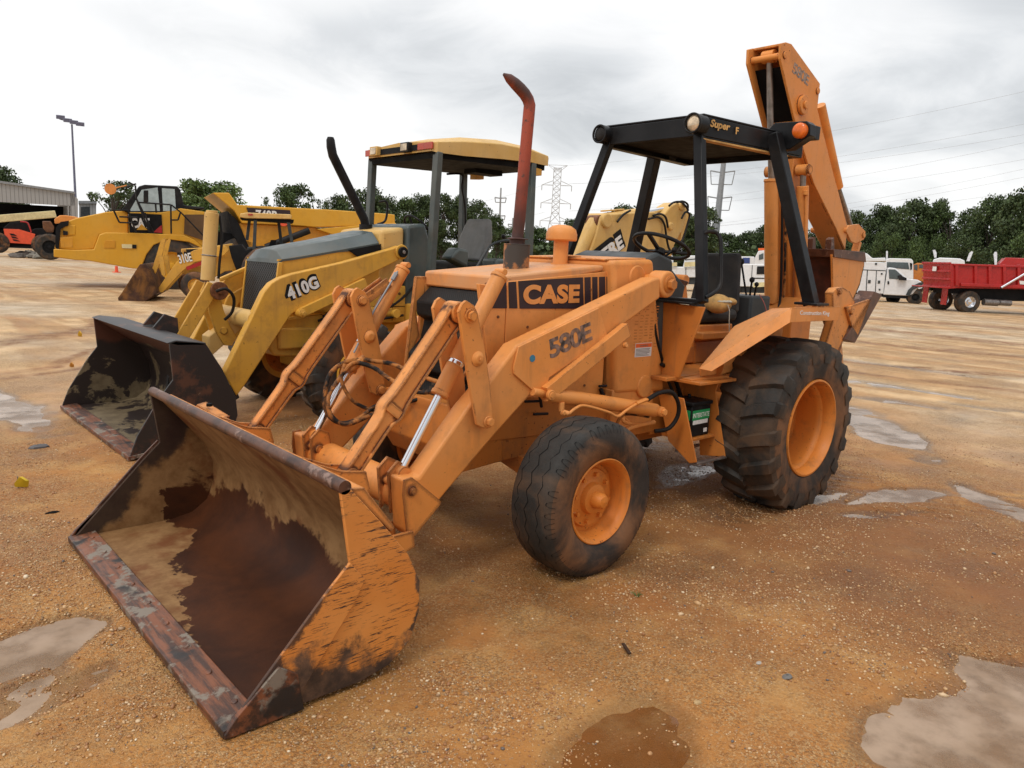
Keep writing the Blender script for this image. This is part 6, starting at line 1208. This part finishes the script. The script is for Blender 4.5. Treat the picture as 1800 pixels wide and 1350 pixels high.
TL = [(14, 297, 128, 70, 'round', 0, 'dark tree showing above the long grey shed roof'),
 (200, 311, 85, 78, 'sparse', 0, 'open thin-crowned tree behind the dump truck mirror'), (238, 345, 95, 70, 'tall', 0, 'dark tree partly behind the dump truck cab'), (185, 372, 95, 60, 'bush', 0, 'low dark bush behind the dump truck bonnet'),
 (372, 321, 80, 115, 'round', 2, 'fresh green tree rising behind the dump truck cab rear'), (345, 345, 74, 80, 'round', 2, 'bright green lower tree against the rear edge of the dump truck cab'), (415, 350, 82, 50, 'sparse', 1, 'thin light tree at the tip of the tipping body spill guard'), (350, 390, 78, 150, 'bush', 1, 'green bush low between dump truck cab and tipping body'),
 (478, 337, 90, 60, 'sparse', 1, 'open-crowned tree above the left of the tipping body'), (516, 325, 92, 62, 'tall', 1, 'pointed tall tree above the middle of the tipping body'), (556, 338, 94, 56, 'sparse', 1, 'smaller open tree left of the black slanting exhaust'),
 (598, 345, 88, 50, 'round', 0, 'dark tree crossed by the black slanting exhaust'), (636, 331, 86, 90, 'round', 0, 'broad dark tree left of the yellow canopy front posts'), (672, 348, 88, 50, 'tall', 0, 'dark tree behind the yellow canopy front post'),
 (708, 352, 96, 66, 'round', 1, 'pale green tree seen through the yellow canopy, left side'), (742, 347, 98, 52, 'tall', 0, 'dark pointed tree seen behind the yellow canopy middle post'), (775, 345, 98, 50, 'tall', 0, 'tall dark tree beside the post under the yellow canopy'), (806, 350, 100, 50, 'tall', 0, 'dark tree behind the hanging cable of the yellow canopy'), (842, 355, 100, 66, 'round', 0, 'broad dark tree behind the grey seat back'), (872, 376, 104, 42, 'round', 1, 'small tree right of the grey seat back'),
 (905, 402, 120, 50, 'round', 1, 'low tree left of the orange exhaust stack base'), (938, 396, 122, 62, 'round', 1, 'rounded tree right of the exhaust stack, left of the lattice tower'), (985, 400, 126, 58, 'round', 0, 'low tree behind the foot of the lattice tower'), (1008, 388, 118, 50, 'tall', 0, 'dark tree by the left front canopy post of the orange machine'), (1040, 392, 118, 60, 'round', 0, 'dark tree just left of the folded yellow boom'),
 (1095, 361, 112, 72, 'round', 0, 'dark treetop above the folded yellow boom'), (1136, 380, 116, 60, 'round', 0, 'dark tree behind the orange machine canopy rear post'), (1185, 372, 110, 70, 'round', 0, 'dark tree directly behind the yellow boom tip'), (1233, 368, 106, 66, 'tall', 0, 'tall dark tree behind the left front canopy post and steel power pole'), (1212, 380, 108, 60, 'round', 0, 'dark tree between yellow boom and left front canopy post'),
 (1275, 412, 125, 60, 'round', 1, 'low tree seen above the backrest of the orange machine'), (1312, 407, 125, 60, 'round', 0, 'low dark tree left of the orange dipper cylinder'), (1338, 398, 122, 40, 'tall', 0, 'narrow dark tree touching the orange dipper cylinder'), (1372, 405, 122, 60, 'round', 0, 'dark tree hidden mostly by the orange dipper cylinder'), (1428, 402, 120, 60, 'round', 0, 'dark tree between orange boom and dipper'),
 (1462, 408, 118, 60, 'round', 0, 'dark low tree left of the digging bucket teeth'), (1508, 374, 100, 66, 'round', 0, 'dark tree right of the dipper link plate'), (1545, 366, 104, 56, 'tall', 0, 'upright dark tree above the white pickup tool body'), (1592, 351, 96, 84, 'round', 0, 'tall rounded tree above the white pickup cab'), (1640, 358, 98, 50, 'tall', 0, 'narrow tree with a gap beside it above the pale orange lorry'), (1566, 392, 92, 70, 'bush', 1, 'green bush behind the white pickup, below the tree crowns'),
 (1668, 370, 96, 64, 'sparse', 1, 'open leafy tree above the red tipper tailgate'), (1700, 368, 94, 60, 'round', 0, 'dark tree above the red tipper body front ribs'), (1738, 346, 90, 76, 'round', 0, 'large dark tree above the rear tipper body'), (1782, 336, 86, 84, 'round', 0, 'largest dark tree at the right edge of the photo'), (1835, 328, 84, 90, 'round', 0, 'dark tree just cut by the right edge of the photo'), (1626, 398, 90, 80, 'bush', 1, 'green bush behind the pale orange lorry'), (1690, 402, 88, 90, 'bush', 0, 'dark bush behind the red tipper body'), (1765, 396, 84, 100, 'bush', 0, 'dark bush behind the second red tipper'), (1510, 412, 96, 80, 'bush', 0, 'dark bush beside the digging bucket lip'), (1822, 390, 80, 100, 'bush', 1, 'green bush at the right edge above the red tippers')]
for i, (px, top, D, w, kind, lf, lab) in enumerate(TL): place_tree(px, top, D, w*1.12, kind, lf, lab, TG, seed=i % 2, rot=i*1.7)
# undergrowth that fills the foot of the wood
r = np.random.default_rng(5); n = 26000; pxs = r.uniform(150, 1900, n); f = np.array([[ray(p, 450).x, ray(p, 450).y] for p in pxs]); f /= np.linalg.norm(f, axis=1)[:, None]
D = np.where(pxs > 1480, r.uniform(100, 112, n), r.uniform(112, 130, n)); hh = 3.2+1.3*np.sin(pxs*.021)+.9*np.sin(pxs*.057+1)+np.where(pxs > 1480, 1.8, 0); z = r.uniform(0, 1, n)**.8*hh
p = np.stack([CAM.x+f[:, 0]*D, CAM.y+f[:, 1]*D, z], 1); e1 = r.normal(size=(n, 3)); e1 /= np.linalg.norm(e1, axis=1)[:, None]; e2 = np.cross(e1, r.normal(size=(n, 3))); e2 /= np.linalg.norm(e2, axis=1)[:, None]; q = r.uniform(.25, .55, n)[:, None]
v = np.stack([p-e1*q, p-e2*q*.7, p+e1*q, p+e2*q*.7], 1).reshape(-1, 3); me = bpy.data.meshes.new('undergrowth'); me.from_pydata(v.tolist(), [], np.arange(4*n).reshape(n, 4).tolist()); me.materials.append(LEAF[0])
o = bpy.data.objects.new('undergrowth', me); COL.objects.link(o); o['kind'] = 'stuff'; o['label'] = 'dark leafy undergrowth along the foot of the tree line'; o['category'] = 'undergrowth'
# ================================================================= ground
def vnoise(x, y, sc, seed):
    x = x*sc+seed*17.3; y = y*sc+seed*9.1; xi = np.floor(x); yi = np.floor(y); fx = x-xi; fy = y-yi; fx = fx*fx*(3-2*fx); fy = fy*fy*(3-2*fy)
    def h(a, b): s = np.sin(a*127.1+b*311.7+seed*74.7)*43758.5453; return s-np.floor(s)
    return (h(xi, yi)*(1-fx)+h(xi+1, yi)*fx)*(1-fy)+(h(xi, yi+1)*(1-fx)+h(xi+1, yi+1)*fx)*fy-.5
def fbm(x, y, sc, seed, o=4): return sum(vnoise(x, y, sc*2**k, seed+k)*.55**k for k in range(o))
WATER = -.013
PUD = [(2.08, 2.86, .60, .50, 0, 3), (1.55, 2.95, .45, .3, 30, 2), (3.22, 2.04, .40, .22, 20, .80), (4.52, .02, .34, .17, 20, 1.3), (4.72, .42, .30, .10, 30, 1), (4.45, .42, .2, .07, 30, .8), (-3.35, .12, 1.15, .36, 40, 1.6), (-1.35, 1.85, .62, .15, 52, 1.1),
 (-.80, 1.22, .62, .17, 158, 1.3), (-.40, 1.45, .36, .08, 150, 1.1), (.0, .0, .5, .2, 10, 1.1), (3.85, -5.35, .27, 1.35, 4, 1.8), (-6.7, -.9, .20, 1.5, 8, 1.2), (-6.1, .6, .16, .9, 10, 1.), (-5.3, -.6, .12, .8, 12, .8), (-1.1, -5.2, .5, .35, 0, 1.2), (-3.6, 2.2, .5, .14, 45, .8), (-9.5, -1.5, .2, 2.2, 5, .9)]
def height(x, y):
    h = .010*fbm(x, y, .7, 1)+.006*fbm(x, y, 3.1, 5, 4)+.0035*fbm(x, y, 17, 11, 3)+.004
    for (a, c, rx, ry, an, dep) in PUD:
        t = math.radians(an); dx = x-a; dy = y-c; u = (dx*math.cos(t)+dy*math.sin(t))/rx; w = (-dx*math.sin(t)+dy*math.cos(t))/ry
        d = np.sqrt(u*u+w*w)+.55*fbm(x, y, 2.6, 21, 4); m = np.clip((1.25-d)/.6, 0, 1); m = m*m*(3-2*m); h = h-m*.020*min(dep, 1.6)
    # ruts pressed by the rear tyre and cleat marks
    for yc in (.80, -.80):
        d = np.abs(y-yc)/.23; along = np.clip((x+1.6)/.5, 0, 1)*np.clip((.9-x)/.3, 0, 1); m = np.clip(1.25-d, 0, 1)*along; h = h-m*.010+np.where((d > 1) & (d < 1.5), .014*along*(.6+fbm(x, y, 6, 3)), 0); h += m*.006*np.sin(x*42+np.abs(y-yc)*24)
    near_ = np.zeros_like(h)
    for (a, c, rx, ry, an, dep) in PUD: near_ = np.maximum(near_, ((x-a)**2+(y-c)**2 < (1.5*max(rx, ry))**2)*1.)
    h = np.where(near_ > 0, h, np.maximum(h, WATER+.004))
    m = np.clip(1-np.abs((y-1.55)+(x+.4)*.28)/.30, 0, 1)*np.clip((x+2.2)/.6, 0, 1)*np.clip((.1-x)/.4, 0, 1); h += m*.010*np.sin((x+.6*y)*38)
    return h
def axis_(a, b, st, far):
    c = list(np.arange(a, b, st)); s = st; v = b
    while v < far: c.append(v); s *= 1.055; v += s
    s = st; v = a
    while v > -far: s *= 1.055; v -= s; c.insert(0, v)
    return np.array(c)
gx = axis_(-2.4, 5.2, .032, 900); gy = axis_(-3.2, 3.3, .032, 900); X, Yg = np.meshgrid(gx, gy, indexing='ij')
far_ = np.clip(1-(np.hypot(X-3, Yg-1)-12)/20, 0, 1); Hh = height(X, Yg)*far_+(1-far_)*0
a, c_ = X.shape; vv = np.stack([X, Yg, Hh], -1).reshape(-1, 3); idx = np.arange(a*c_).reshape(a, c_)
ff = np.stack([idx[:-1, :-1], idx[1:, :-1], idx[1:, 1:], idx[:-1, 1:]], -1).reshape(-1, 4)
me = bpy.data.meshes.new('ground'); me.vertices.add(len(vv)); me.vertices.foreach_set('co', vv.astype(np.float32).ravel()); me.loops.add(ff.size); me.loops.foreach_set('vertex_index', ff.ravel().astype(np.int32)); me.polygons.add(len(ff)); me.polygons.foreach_set('loop_start', np.arange(0, ff.size, 4, dtype=np.int32)); me.polygons.foreach_set('loop_total', np.full(len(ff), 4, np.int32)); me.polygons.foreach_set('use_smooth', np.ones(len(ff), bool)); me.update(); me.validate()
t = NT('wet_orange_gravel_dirt'); P3 = t.sep(); X_, Y_, Z_ = P3[0], P3[1], P3[2]
n1 = t.noise(.55, 6, .6, dist=.3); n2 = t.noise(3.1, 7, .62); n3 = t.noise(14, 6, .65)
near = t.mx(t.ss(n1, .38, .62), (.44, .190, .045), (.34, .130, .030)); near = t.mx(t.ss(n2, .45, .68), near, (.50, .255, .078))
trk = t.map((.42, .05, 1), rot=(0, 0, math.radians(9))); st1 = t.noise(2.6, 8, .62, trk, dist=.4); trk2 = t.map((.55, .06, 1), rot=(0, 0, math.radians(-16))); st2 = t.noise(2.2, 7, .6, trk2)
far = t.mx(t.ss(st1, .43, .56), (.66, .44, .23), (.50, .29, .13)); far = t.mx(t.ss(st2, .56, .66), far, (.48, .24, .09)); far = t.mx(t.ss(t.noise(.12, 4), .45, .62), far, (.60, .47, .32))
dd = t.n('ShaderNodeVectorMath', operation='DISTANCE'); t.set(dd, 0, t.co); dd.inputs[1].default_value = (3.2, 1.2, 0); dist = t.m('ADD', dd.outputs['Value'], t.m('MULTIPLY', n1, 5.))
col = t.mx(t.ss(dist, 6.2, 12.5), near, far)  # paler with distance: grazing sky reflection is put into the far colour
for (xa, ya, xb, yb, wd) in ((3.62, -6.9, 2.0, -8.05, .16), (3.5, -7.6, 1.4, -9.1, .13), (3.2, -9.8, .4, -13.8, .25), (-8.8, -3.2, -10.7, .3, .28), (-13.5, -6.0, -14.5, 1.5, .45), (-18.3, -7.5, -17.5, 1.0, .7), (-7.2, -3.5, -8.4, 1.2, .18), (-23., -9, -27, -2, 1.0), (-2.5, -6.5, -9, -9, .3)):
    an_ = math.atan2(yb-ya, xb-xa); L_ = math.hypot(xb-xa, yb-ya); lc = t.map((1, 1, 1), vec=t.map((1, 1, 1), loc=(-xa, -ya, 0)), rot=(0, 0, -an_)); q_ = t.sep(lc)
    across = t.m('ADD', t.m('ABSOLUTE', t.m('ADD', q_[1], t.m('MULTIPLY', t.m('SUBTRACT', t.noise(.35, 3), .5), 2.2))), t.m('MULTIPLY', t.noise(5, 4), wd*1.1))
    cleat = t.ss(t.noise(3.2, 5, .7), .40, .60, .35, 1.)
    col = t.mx(t.m('MULTIPLY', t.m('MULTIPLY', t.ss(across, wd*.9, wd*1.9, 1, 0), t.m('MULTIPLY', t.ss(q_[0], -.8, .4), t.ss(q_[0], L_-.4, L_+.8, 1, 0))), cleat), col, (.23, .095, .034))
# finer gravel grains
v1 = t.n('ShaderNodeTexVoronoi'); t.set(v1, 'Vector', t.co); v1.inputs['Scale'].default_value = 125; v1.inputs['Randomness'].default_value = 1
vc = t.sep(v1.outputs['Color']); gr = t.mx(t.ss(vc[0], .2, 1.), (.26, .115, .035), (.62, .41, .20)); gm = t.m('MULTIPLY', t.ss(t.m('ADD', t.noise(1.3, 5, .6), t.m('MULTIPLY', n3, .35)), .48, .80), t.ss(vc[1], .25, .4))
col = t.mx(t.m('MULTIPLY', gm, .62), col, gr)
reg = t.n('ShaderNodeVectorMath', operation='DISTANCE'); t.set(reg, 0, t.map((1, .8, 1), rot=(0, 0, .3))); reg.inputs[1].default_value = (-.2, 1.7, 0)
col = t.mx(t.m('MULTIPLY', t.ss(t.m('ADD', reg.outputs['Value'], t.m('MULTIPLY', n2, 1.6)), 1.5, 2.9, 1, 0), .60), col, t.mx(n3, (.16, .055, .019), (.24, .095, .034)))
wet = t.ss(t.m('ADD', Z_, t.m('MULTIPLY', n2, -.004)), -.012, .002, 1, 0)
col = t.mx(t.m('MULTIPLY', wet, .62), col, t.mul(col, .42)); damp = t.ss(t.noise(.9, 5, .6, vec=t.map((1, 1, 1), loc=(7, 3, 0))), .45, .66); col = t.mx(t.m('MULTIPLY', damp, .30), col, t.mul(col, .55))
rough = t.m('SUBTRACT', t.m('ADD', .62, t.m('MULTIPLY', n3, .3)), t.m('ADD', t.m('MULTIPLY', wet, .38), t.m('MULTIPLY', damp, .16)))
hgt = t.m('ADD', t.m('ADD', t.m('MULTIPLY', n3, .8), t.m('MULTIPLY', t.noise(60, 5, .7), .6)), t.m('MULTIPLY', t.m('SUBTRACT', 1., v1.outputs['Distance']), t.m('MULTIPLY', gm, .9)))
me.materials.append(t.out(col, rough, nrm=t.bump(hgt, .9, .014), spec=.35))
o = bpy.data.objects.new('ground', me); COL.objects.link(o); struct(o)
t = NT('muddy_water'); col = t.mx(t.ss(t.noise(2.2, 4), .4, .6), (.30, .19, .11), (.38, .26, .17)); M['water'] = t.out(col, .035, nrm=t.bump(t.noise(9, 2), .02, .004), spec=.6); t.b.inputs['IOR'].default_value = 1.33; t.set(t.b, 'Alpha', t.ss(t.noise(3.1, 6, .6), .36, .60, .45, .95))
t = NT('orange_muddy_water'); t.set(t.b, 'Alpha', t.ss(t.noise(4, 6, .6), .35, .62, .25, .85)); M['water_orange'] = t.out(t.mx(t.noise(5, 4), (.16, .055, .014), (.27, .105, .03)), .04, spec=.5)
WR2 = [(.7, 2.98, 2.1, 3.7), (2.62, 3.85, 1.6, 2.55), (3.95, 5.3, -.35, .80), (-2.3, .2, .85, 2.7), (-7.3, -4.95, -3.6, 2.4), (-.8, .8, -.5, .5)]
def inr(a, c): return any(q[0] <= a <= q[1] and q[2] <= c <= q[3] for q in WR2)
for (a, c_, rx, ry, an, dep) in PUD:
    if not inr(a, c_):
        tt = math.radians(an); ex = 1.5*(abs(rx*math.cos(tt))+abs(ry*math.sin(tt))); ey = 1.5*(abs(rx*math.sin(tt))+abs(ry*math.cos(tt))); WR2.append((max(a-ex, -4.94) if a > -4.9 else a-ex, a+ex, c_-ey, c_+ey))
for i, (x0, x1, y0, y1) in enumerate(WR2):
    b = MB(); b.add([(x0, y0, WATER), (x1, y0, WATER), (x1, y1, WATER), (x0, y1, WATER)], [(0, 1, 2, 3)]) if i != 1 else b.add([(x0, y0, WATER+.0006), (x1, y0, WATER+.0006), (x1, y1, WATER+.0006), (x0, y1, WATER+.0006)], [(0, 1, 2, 3)])
    struct(b.build('puddle', M['water_orange'] if i == 1 else M['water']))
# loose stones: real pebbles lying on the dirt
ico = [(0,0,1)]+[(math.cos(k*1.2566)*.894, math.sin(k*1.2566)*.894, .447) for k in range(5)]+[(math.cos(k*1.2566+.628)*.894, math.sin(k*1.2566+.628)*.894, -.447) for k in range(5)]+[(0,0,-1)]
icf = [(0,1+k,1+(k+1)%5) for k in range(5)]+[(1+k,6+k,1+(k+1)%5) for k in range(5)]+[(6+k,6+(k+1)%5,1+(k+1)%5) for k in range(5)]+[(11,6+(k+1)%5,6+k) for k in range(5)]
ico = np.array(ico); icf = np.array(icf); r = np.random.default_rng(12)
n = 520000; x = 5.0-r.uniform(0, 1, n)**1.25*8.5; y = r.uniform(-3.6, 3.3, n); dcam = np.hypot(x-CAM.x, y-CAM.y)
dens = np.clip(.25+1.5*fbm(x, y, 1.0, 31, 3)+.9*fbm(x, y, 5, 41, 3), .04, 1)*np.clip(2.6/dcam, .12, 1)*1.05; keep = r.uniform(0, 1, n) < dens; x, y = x[keep], y[keep]; hz = height(x, y); keep = (hz > WATER-.003); x, y, hz = x[keep], y[keep], hz[keep]; n = len(x)
s = np.exp(r.normal(math.log(.0031), .40, n)); s = np.minimum(s, .014); big = r.uniform(0, 1, n) < .006; s[big] *= 2.2; s = np.minimum(s, .017)
V3 = ico[None]*(1+r.uniform(-.22, .22, (n, 12, 1)))*(s[:, None, None]*np.stack([r.uniform(.8, 1.5, n), r.uniform(.7, 1.1, n), r.uniform(.5, .85, n)], 1)[:, None, :]); an = r.uniform(0, 6.283, n); ca, sa = np.cos(an)[:, None], np.sin(an)[:, None]
V3 = np.stack([V3[..., 0]*ca-V3[..., 1]*sa+x[:, None], V3[..., 0]*sa+V3[..., 1]*ca+y[:, None], V3[..., 2]+hz[:, None]+s[:, None]*.25], -1).reshape(-1, 3)
F3 = (icf[None]+(np.arange(n)*12)[:, None, None]).reshape(-1, 3)
me = bpy.data.meshes.new('gravel'); me.vertices.add(len(V3)); me.vertices.foreach_set('co', V3.astype(np.float32).ravel()); me.loops.add(F3.size); me.loops.foreach_set('vertex_index', F3.ravel().astype(np.int32)); me.polygons.add(len(F3)); me.polygons.foreach_set('loop_start', np.arange(0, F3.size, 3, dtype=np.int32)); me.polygons.foreach_set('loop_total', np.full(len(F3), 3, np.int32)); me.polygons.foreach_set('use_smooth', np.ones(len(F3), bool)); me.update()
t = NT('mixed_gravel_stones'); g = t.n('ShaderNodeNewGeometry'); rp = t.n('ShaderNodeValToRGB'); t.set(rp, 0, g.outputs['Random Per Island']); cr = rp.color_ramp; cr.interpolation = 'CONSTANT'
cols = [(0, (.30,.13,.045)), (.26, (.42,.21,.08)), (.50, (.52,.31,.14)), (.68, (.34,.21,.11)), (.84, (.60,.42,.24)), (.955, (.70,.56,.38)), (.98, (.13,.10,.085))]
cr.elements[0].color = (*cols[0][1], 1); cr.elements[1].position = cols[1][0]; cr.elements[1].color = (*cols[1][1], 1)
for p_, c2 in cols[2:]: e = cr.elements.new(p_); e.color = (*c2, 1)
me.materials.append(t.out(rp.outputs[0], .42, spec=.5)); o = bpy.data.objects.new('gravel', me); COL.objects.link(o); o['kind'] = 'stuff'; o['label'] = 'loose tan and orange gravel scattered on the wet dirt'; o['category'] = 'gravel'
# a few single things on the ground
def stone(px, py, sz, sc, mat, label, name='stone', cat='stone'):
    c = at(px, py, z=.004); b = MB(); b.ball(c, sz, sc, 12, 8); rr = np.random.default_rng(int(px)); b.v = [(x+rr.normal()*sz*.07, y+rr.normal()*sz*.07, z+rr.normal()*sz*.04) for x, y, z in b.v]; solo(name, label, cat, b, mat, c, ang=30)
stone(1384, 1190, .022, (1.2, .8, .45), flat('grey_stone', (.16,.145,.13), .6), 'flat grey stone on the gravel, left of the right-hand puddle')
stone(1334, 1166, .013, (1.1, .8, .5), flat('pale_stone', (.45,.40,.34), .6), 'small pale stone just above left of the flat grey stone')
stone(68, 786, .05, (1.5, .8, .45), flat('dark_grey_stone', (.12,.11,.11), .7), 'dark grey stone left of the orange front bucket')
stone(1226, 1235, .014, (1.2, .9, .5), flat('tan_stone', (.50,.33,.15), .6), 'pale tan stone on the gravel low in the picture')
stone(92, 902, .03, (1.4, .5, .4), M['dark'], 'black scrap lying left of the orange front bucket', 'scrap', 'scrap')
c = at(1101, 1140, z=.008); b = MB(); b.bar(at(1095, 1131, z=.01), at(1107, 1149, z=.01), .016, .008); solo('wood_chip', 'dark wood chip on the gravel below the front wheel', 'wood chip', b, flat('wet_wood', (.05,.025,.014), .6), c, bevel=.003)
c = at(1120, 1050, z=0); b = MB(); rr = random.Random(4)
for k in range(26):
    a_ = rr.uniform(0, 6.28); l = rr.uniform(.018, .045); q = V((math.cos(a_), math.sin(a_), 0)); b.loft([(c+q*.004, .0014), (c+q*l*.5+V((0, 0, l*.6)), .0011), (c+q*l+V((0, 0, l*.75)), .0003)], 3)
solo('grass_tuft', 'tiny green grass tuft on bare dirt below the front wheel', 'grass tuft', b, flat('grass_blades', (.10,.16,.03), .6), c)
def flag(px, py, w, h, mat, label):
    g0 = at(px, py, z=0); d = (g0-CAM).length; b = MB(); W2 = w*d/FPX; H2 = h*d/FPX; u = V((g0.x-CAM.x, g0.y-CAM.y, 0)).normalized().cross(V((0, 0, 1)))
    T = thing('marker_flag', label, 'marker flag', g0); b.prism([g0+V((0, 0, .01)), g0+u*W2*.8+V((0, 0, .0)), g0+u*W2+V((.01, .01, H2*.6)), g0+u*W2*.4+V((0, 0, H2)), g0-u*W2*.1+V((.0, .02, H2*.5))], (.02, .01, .004)); b.build('flag', mat, T, .002)
    b = MB(); b.cyl(g0-V((0, 0, .02)), g0+V((0, 0, H2*1.05)), .004, n=6); b.build('stake', M['steel'], T)
flag(32, 858, 16, 17, flat('yellow_ribbon', (.75,.52,.02), .5), 'bright yellow crumpled marker flag left of the orange bucket'); flag(139, 592, 5, 9, flat('amber_ribbon', (.72,.42,.03), .5), 'small yellow marker flag far left, above the black bucket'); flag(125, 646, 5, 8, flat('orange_ribbon', (.65,.28,.04), .5), 'tiny orange marker flag nearer the black bucket corner')
g0 = at(205, 479, z=0); d = (g0-CAM).length/FPX; T = thing('traffic_cone', 'small red-orange traffic cone stub under the dump truck bonnet', 'traffic cone', g0); b = MB(); b.cyl(g0+V((0, 0, .03)), g0+V((0, 0, 10*d)), 2.6*d, 2.0*d, n=16); b.build('cone', M['bright_red'], T); b = MB(); b.cyl(g0, g0+V((0, 0, .04)), 6*d, n=4); b.build('base', M['bright_red'], T)
# ================================================================= sky, sun, camera
W = bpy.data.worlds.new('World'); SC.world = W; W.use_nodes = True; nt = W.node_tree; bg = nt.nodes['Background']
el, az = math.radians(52), math.radians(18)
sky = nt.nodes.new('ShaderNodeTexSky'); sky.sky_type = 'NISHITA'; sky.sun_disc = False; sky.sun_elevation = el; sky.sun_rotation = math.radians(90)-az; sky.air_density = 1.2; sky.dust_density = 3
def wn(ty, **k):
    o = nt.nodes.new(ty)
    for a_, b_ in k.items(): setattr(o, a_, b_)
    return o
L = nt.links.new
tc = wn('ShaderNodeTexCoord'); sp = wn('ShaderNodeSeparateXYZ'); L(tc.outputs['Generated'], sp.inputs[0])
ad = wn('ShaderNodeMath', operation='ADD'); L(sp.outputs[2], ad.inputs[0]); ad.inputs[1].default_value = .22
mxx = wn('ShaderNodeMath', operation='MAXIMUM'); L(ad.outputs[0], mxx.inputs[0]); mxx.inputs[1].default_value = .05
dv = wn('ShaderNodeVectorMath', operation='DIVIDE'); L(tc.outputs['Generated'], dv.inputs[0]); cb_ = wn('ShaderNodeCombineXYZ'); L(mxx.outputs[0], cb_.inputs[0]); L(mxx.outputs[0], cb_.inputs[1]); cb_.inputs[2].default_value = 1.; L(cb_.outputs[0], dv.inputs[1])
mp = wn('ShaderNodeMapping'); L(dv.outputs[0], mp.inputs[0]); mp.inputs['Location'].default_value = (1.25, 2.6, 0); mp.inputs['Rotation'].default_value = (0, 0, .5)
def nz(s, d, rg, di): o = wn('ShaderNodeTexNoise'); L(mp.outputs[0], o.inputs['Vector']); o.inputs['Scale'].default_value = s; o.inputs['Detail'].default_value = d; o.inputs['Roughness'].default_value = rg; o.inputs['Distortion'].default_value = di; return o
def rng(src, a_, b_, lo, hi): o = wn('ShaderNodeMapRange', interpolation_type='SMOOTHSTEP'); L(src, o.inputs[0]); [setattr(o.inputs[i], 'default_value', q) for i, q in ((1, a_), (2, b_), (3, lo), (4, hi))]; return o.outputs[0]
c1 = rng(nz(.75, 3, .5, .2).outputs['Fac'], .36, .62, 0, 1); c2 = rng(nz(2.3, 9, .60, .6).outputs['Fac'], .34, .68, 0, 1)
add = wn('ShaderNodeMath', operation='MULTIPLY_ADD'); L(c2, add.inputs[0]); add.inputs[1].default_value = .26; ml = wn('ShaderNodeMath', operation='MULTIPLY'); L(c1, ml.inputs[0]); ml.inputs[1].default_value = .76; bi = wn('ShaderNodeVectorMath', operation='DOT_PRODUCT'); L(tc.outputs['Generated'], bi.inputs[0]); bi.inputs[1].default_value = tuple((CF*.22-CS*.60-CU*.16)); b2_ = wn('ShaderNodeMath', operation='ADD'); L(ml.outputs[0], b2_.inputs[0]); L(bi.outputs['Value'], b2_.inputs[1]); L(b2_.outputs[0], add.inputs[2])
mix = wn('ShaderNodeValToRGB'); L(add.outputs[0], mix.inputs[0]); r_ = mix.color_ramp; r_.elements[0].position = .12; r_.elements[0].color = (.60, .62, .64, 1); r_.elements[1].position = .80; r_.elements[1].color = (1.0, 1.0, 1.0, 1); e = r_.elements.new(.42); e.color = (.79, .805, .82, 1); e = r_.elements.new(.58); e.color = (.90, .905, .91, 1)
sc_ = wn('ShaderNodeVectorMath', operation='SCALE'); L(mix.outputs[0], sc_.inputs[0]); zen = rng(sp.outputs[2], .56, 1., 11.6, 24.); L(zen, sc_.inputs[3])
m2 = wn('ShaderNodeMix', data_type='RGBA'); m2.inputs[0].default_value = .90; L(sky.outputs[0], m2.inputs[6]); L(sc_.outputs[0], m2.inputs[7]); L(m2.outputs[2], bg.inputs['Color']); bg.inputs['Strength'].default_value = .10
sd = bpy.data.lights.new('sun', 'SUN'); sd.energy = 1.0; sd.angle = math.radians(12); sd.color = (1, .94, .86); so = bpy.data.objects.new('sun', sd); COL.objects.link(so)
dirv = V((math.cos(el)*math.cos(az), math.cos(el)*math.sin(az), math.sin(el))); so.rotation_euler = dirv.to_track_quat('Z', 'Y').to_euler(); so.location = dirv*50
cd = bpy.data.cameras.new('camera'); co = bpy.data.objects.new('camera', cd); COL.objects.link(co); cd.sensor_width = 36; cd.lens = FPX/1800*36; cd.clip_start = .05; cd.clip_end = 3000
co.matrix_world = Matrix((( CS.x, CU.x, -CF.x, CAM.x), (CS.y, CU.y, -CF.y, CAM.y), (CS.z, CU.z, -CF.z, CAM.z), (0, 0, 0, 1))); SC.camera = co
SC.view_settings.view_transform = 'Standard'; SC.view_settings.look = 'None'; SC.view_settings.exposure = -.08; SC.view_settings.gamma = 1
SC.render.resolution_x = 1024; SC.render.resolution_y = 768
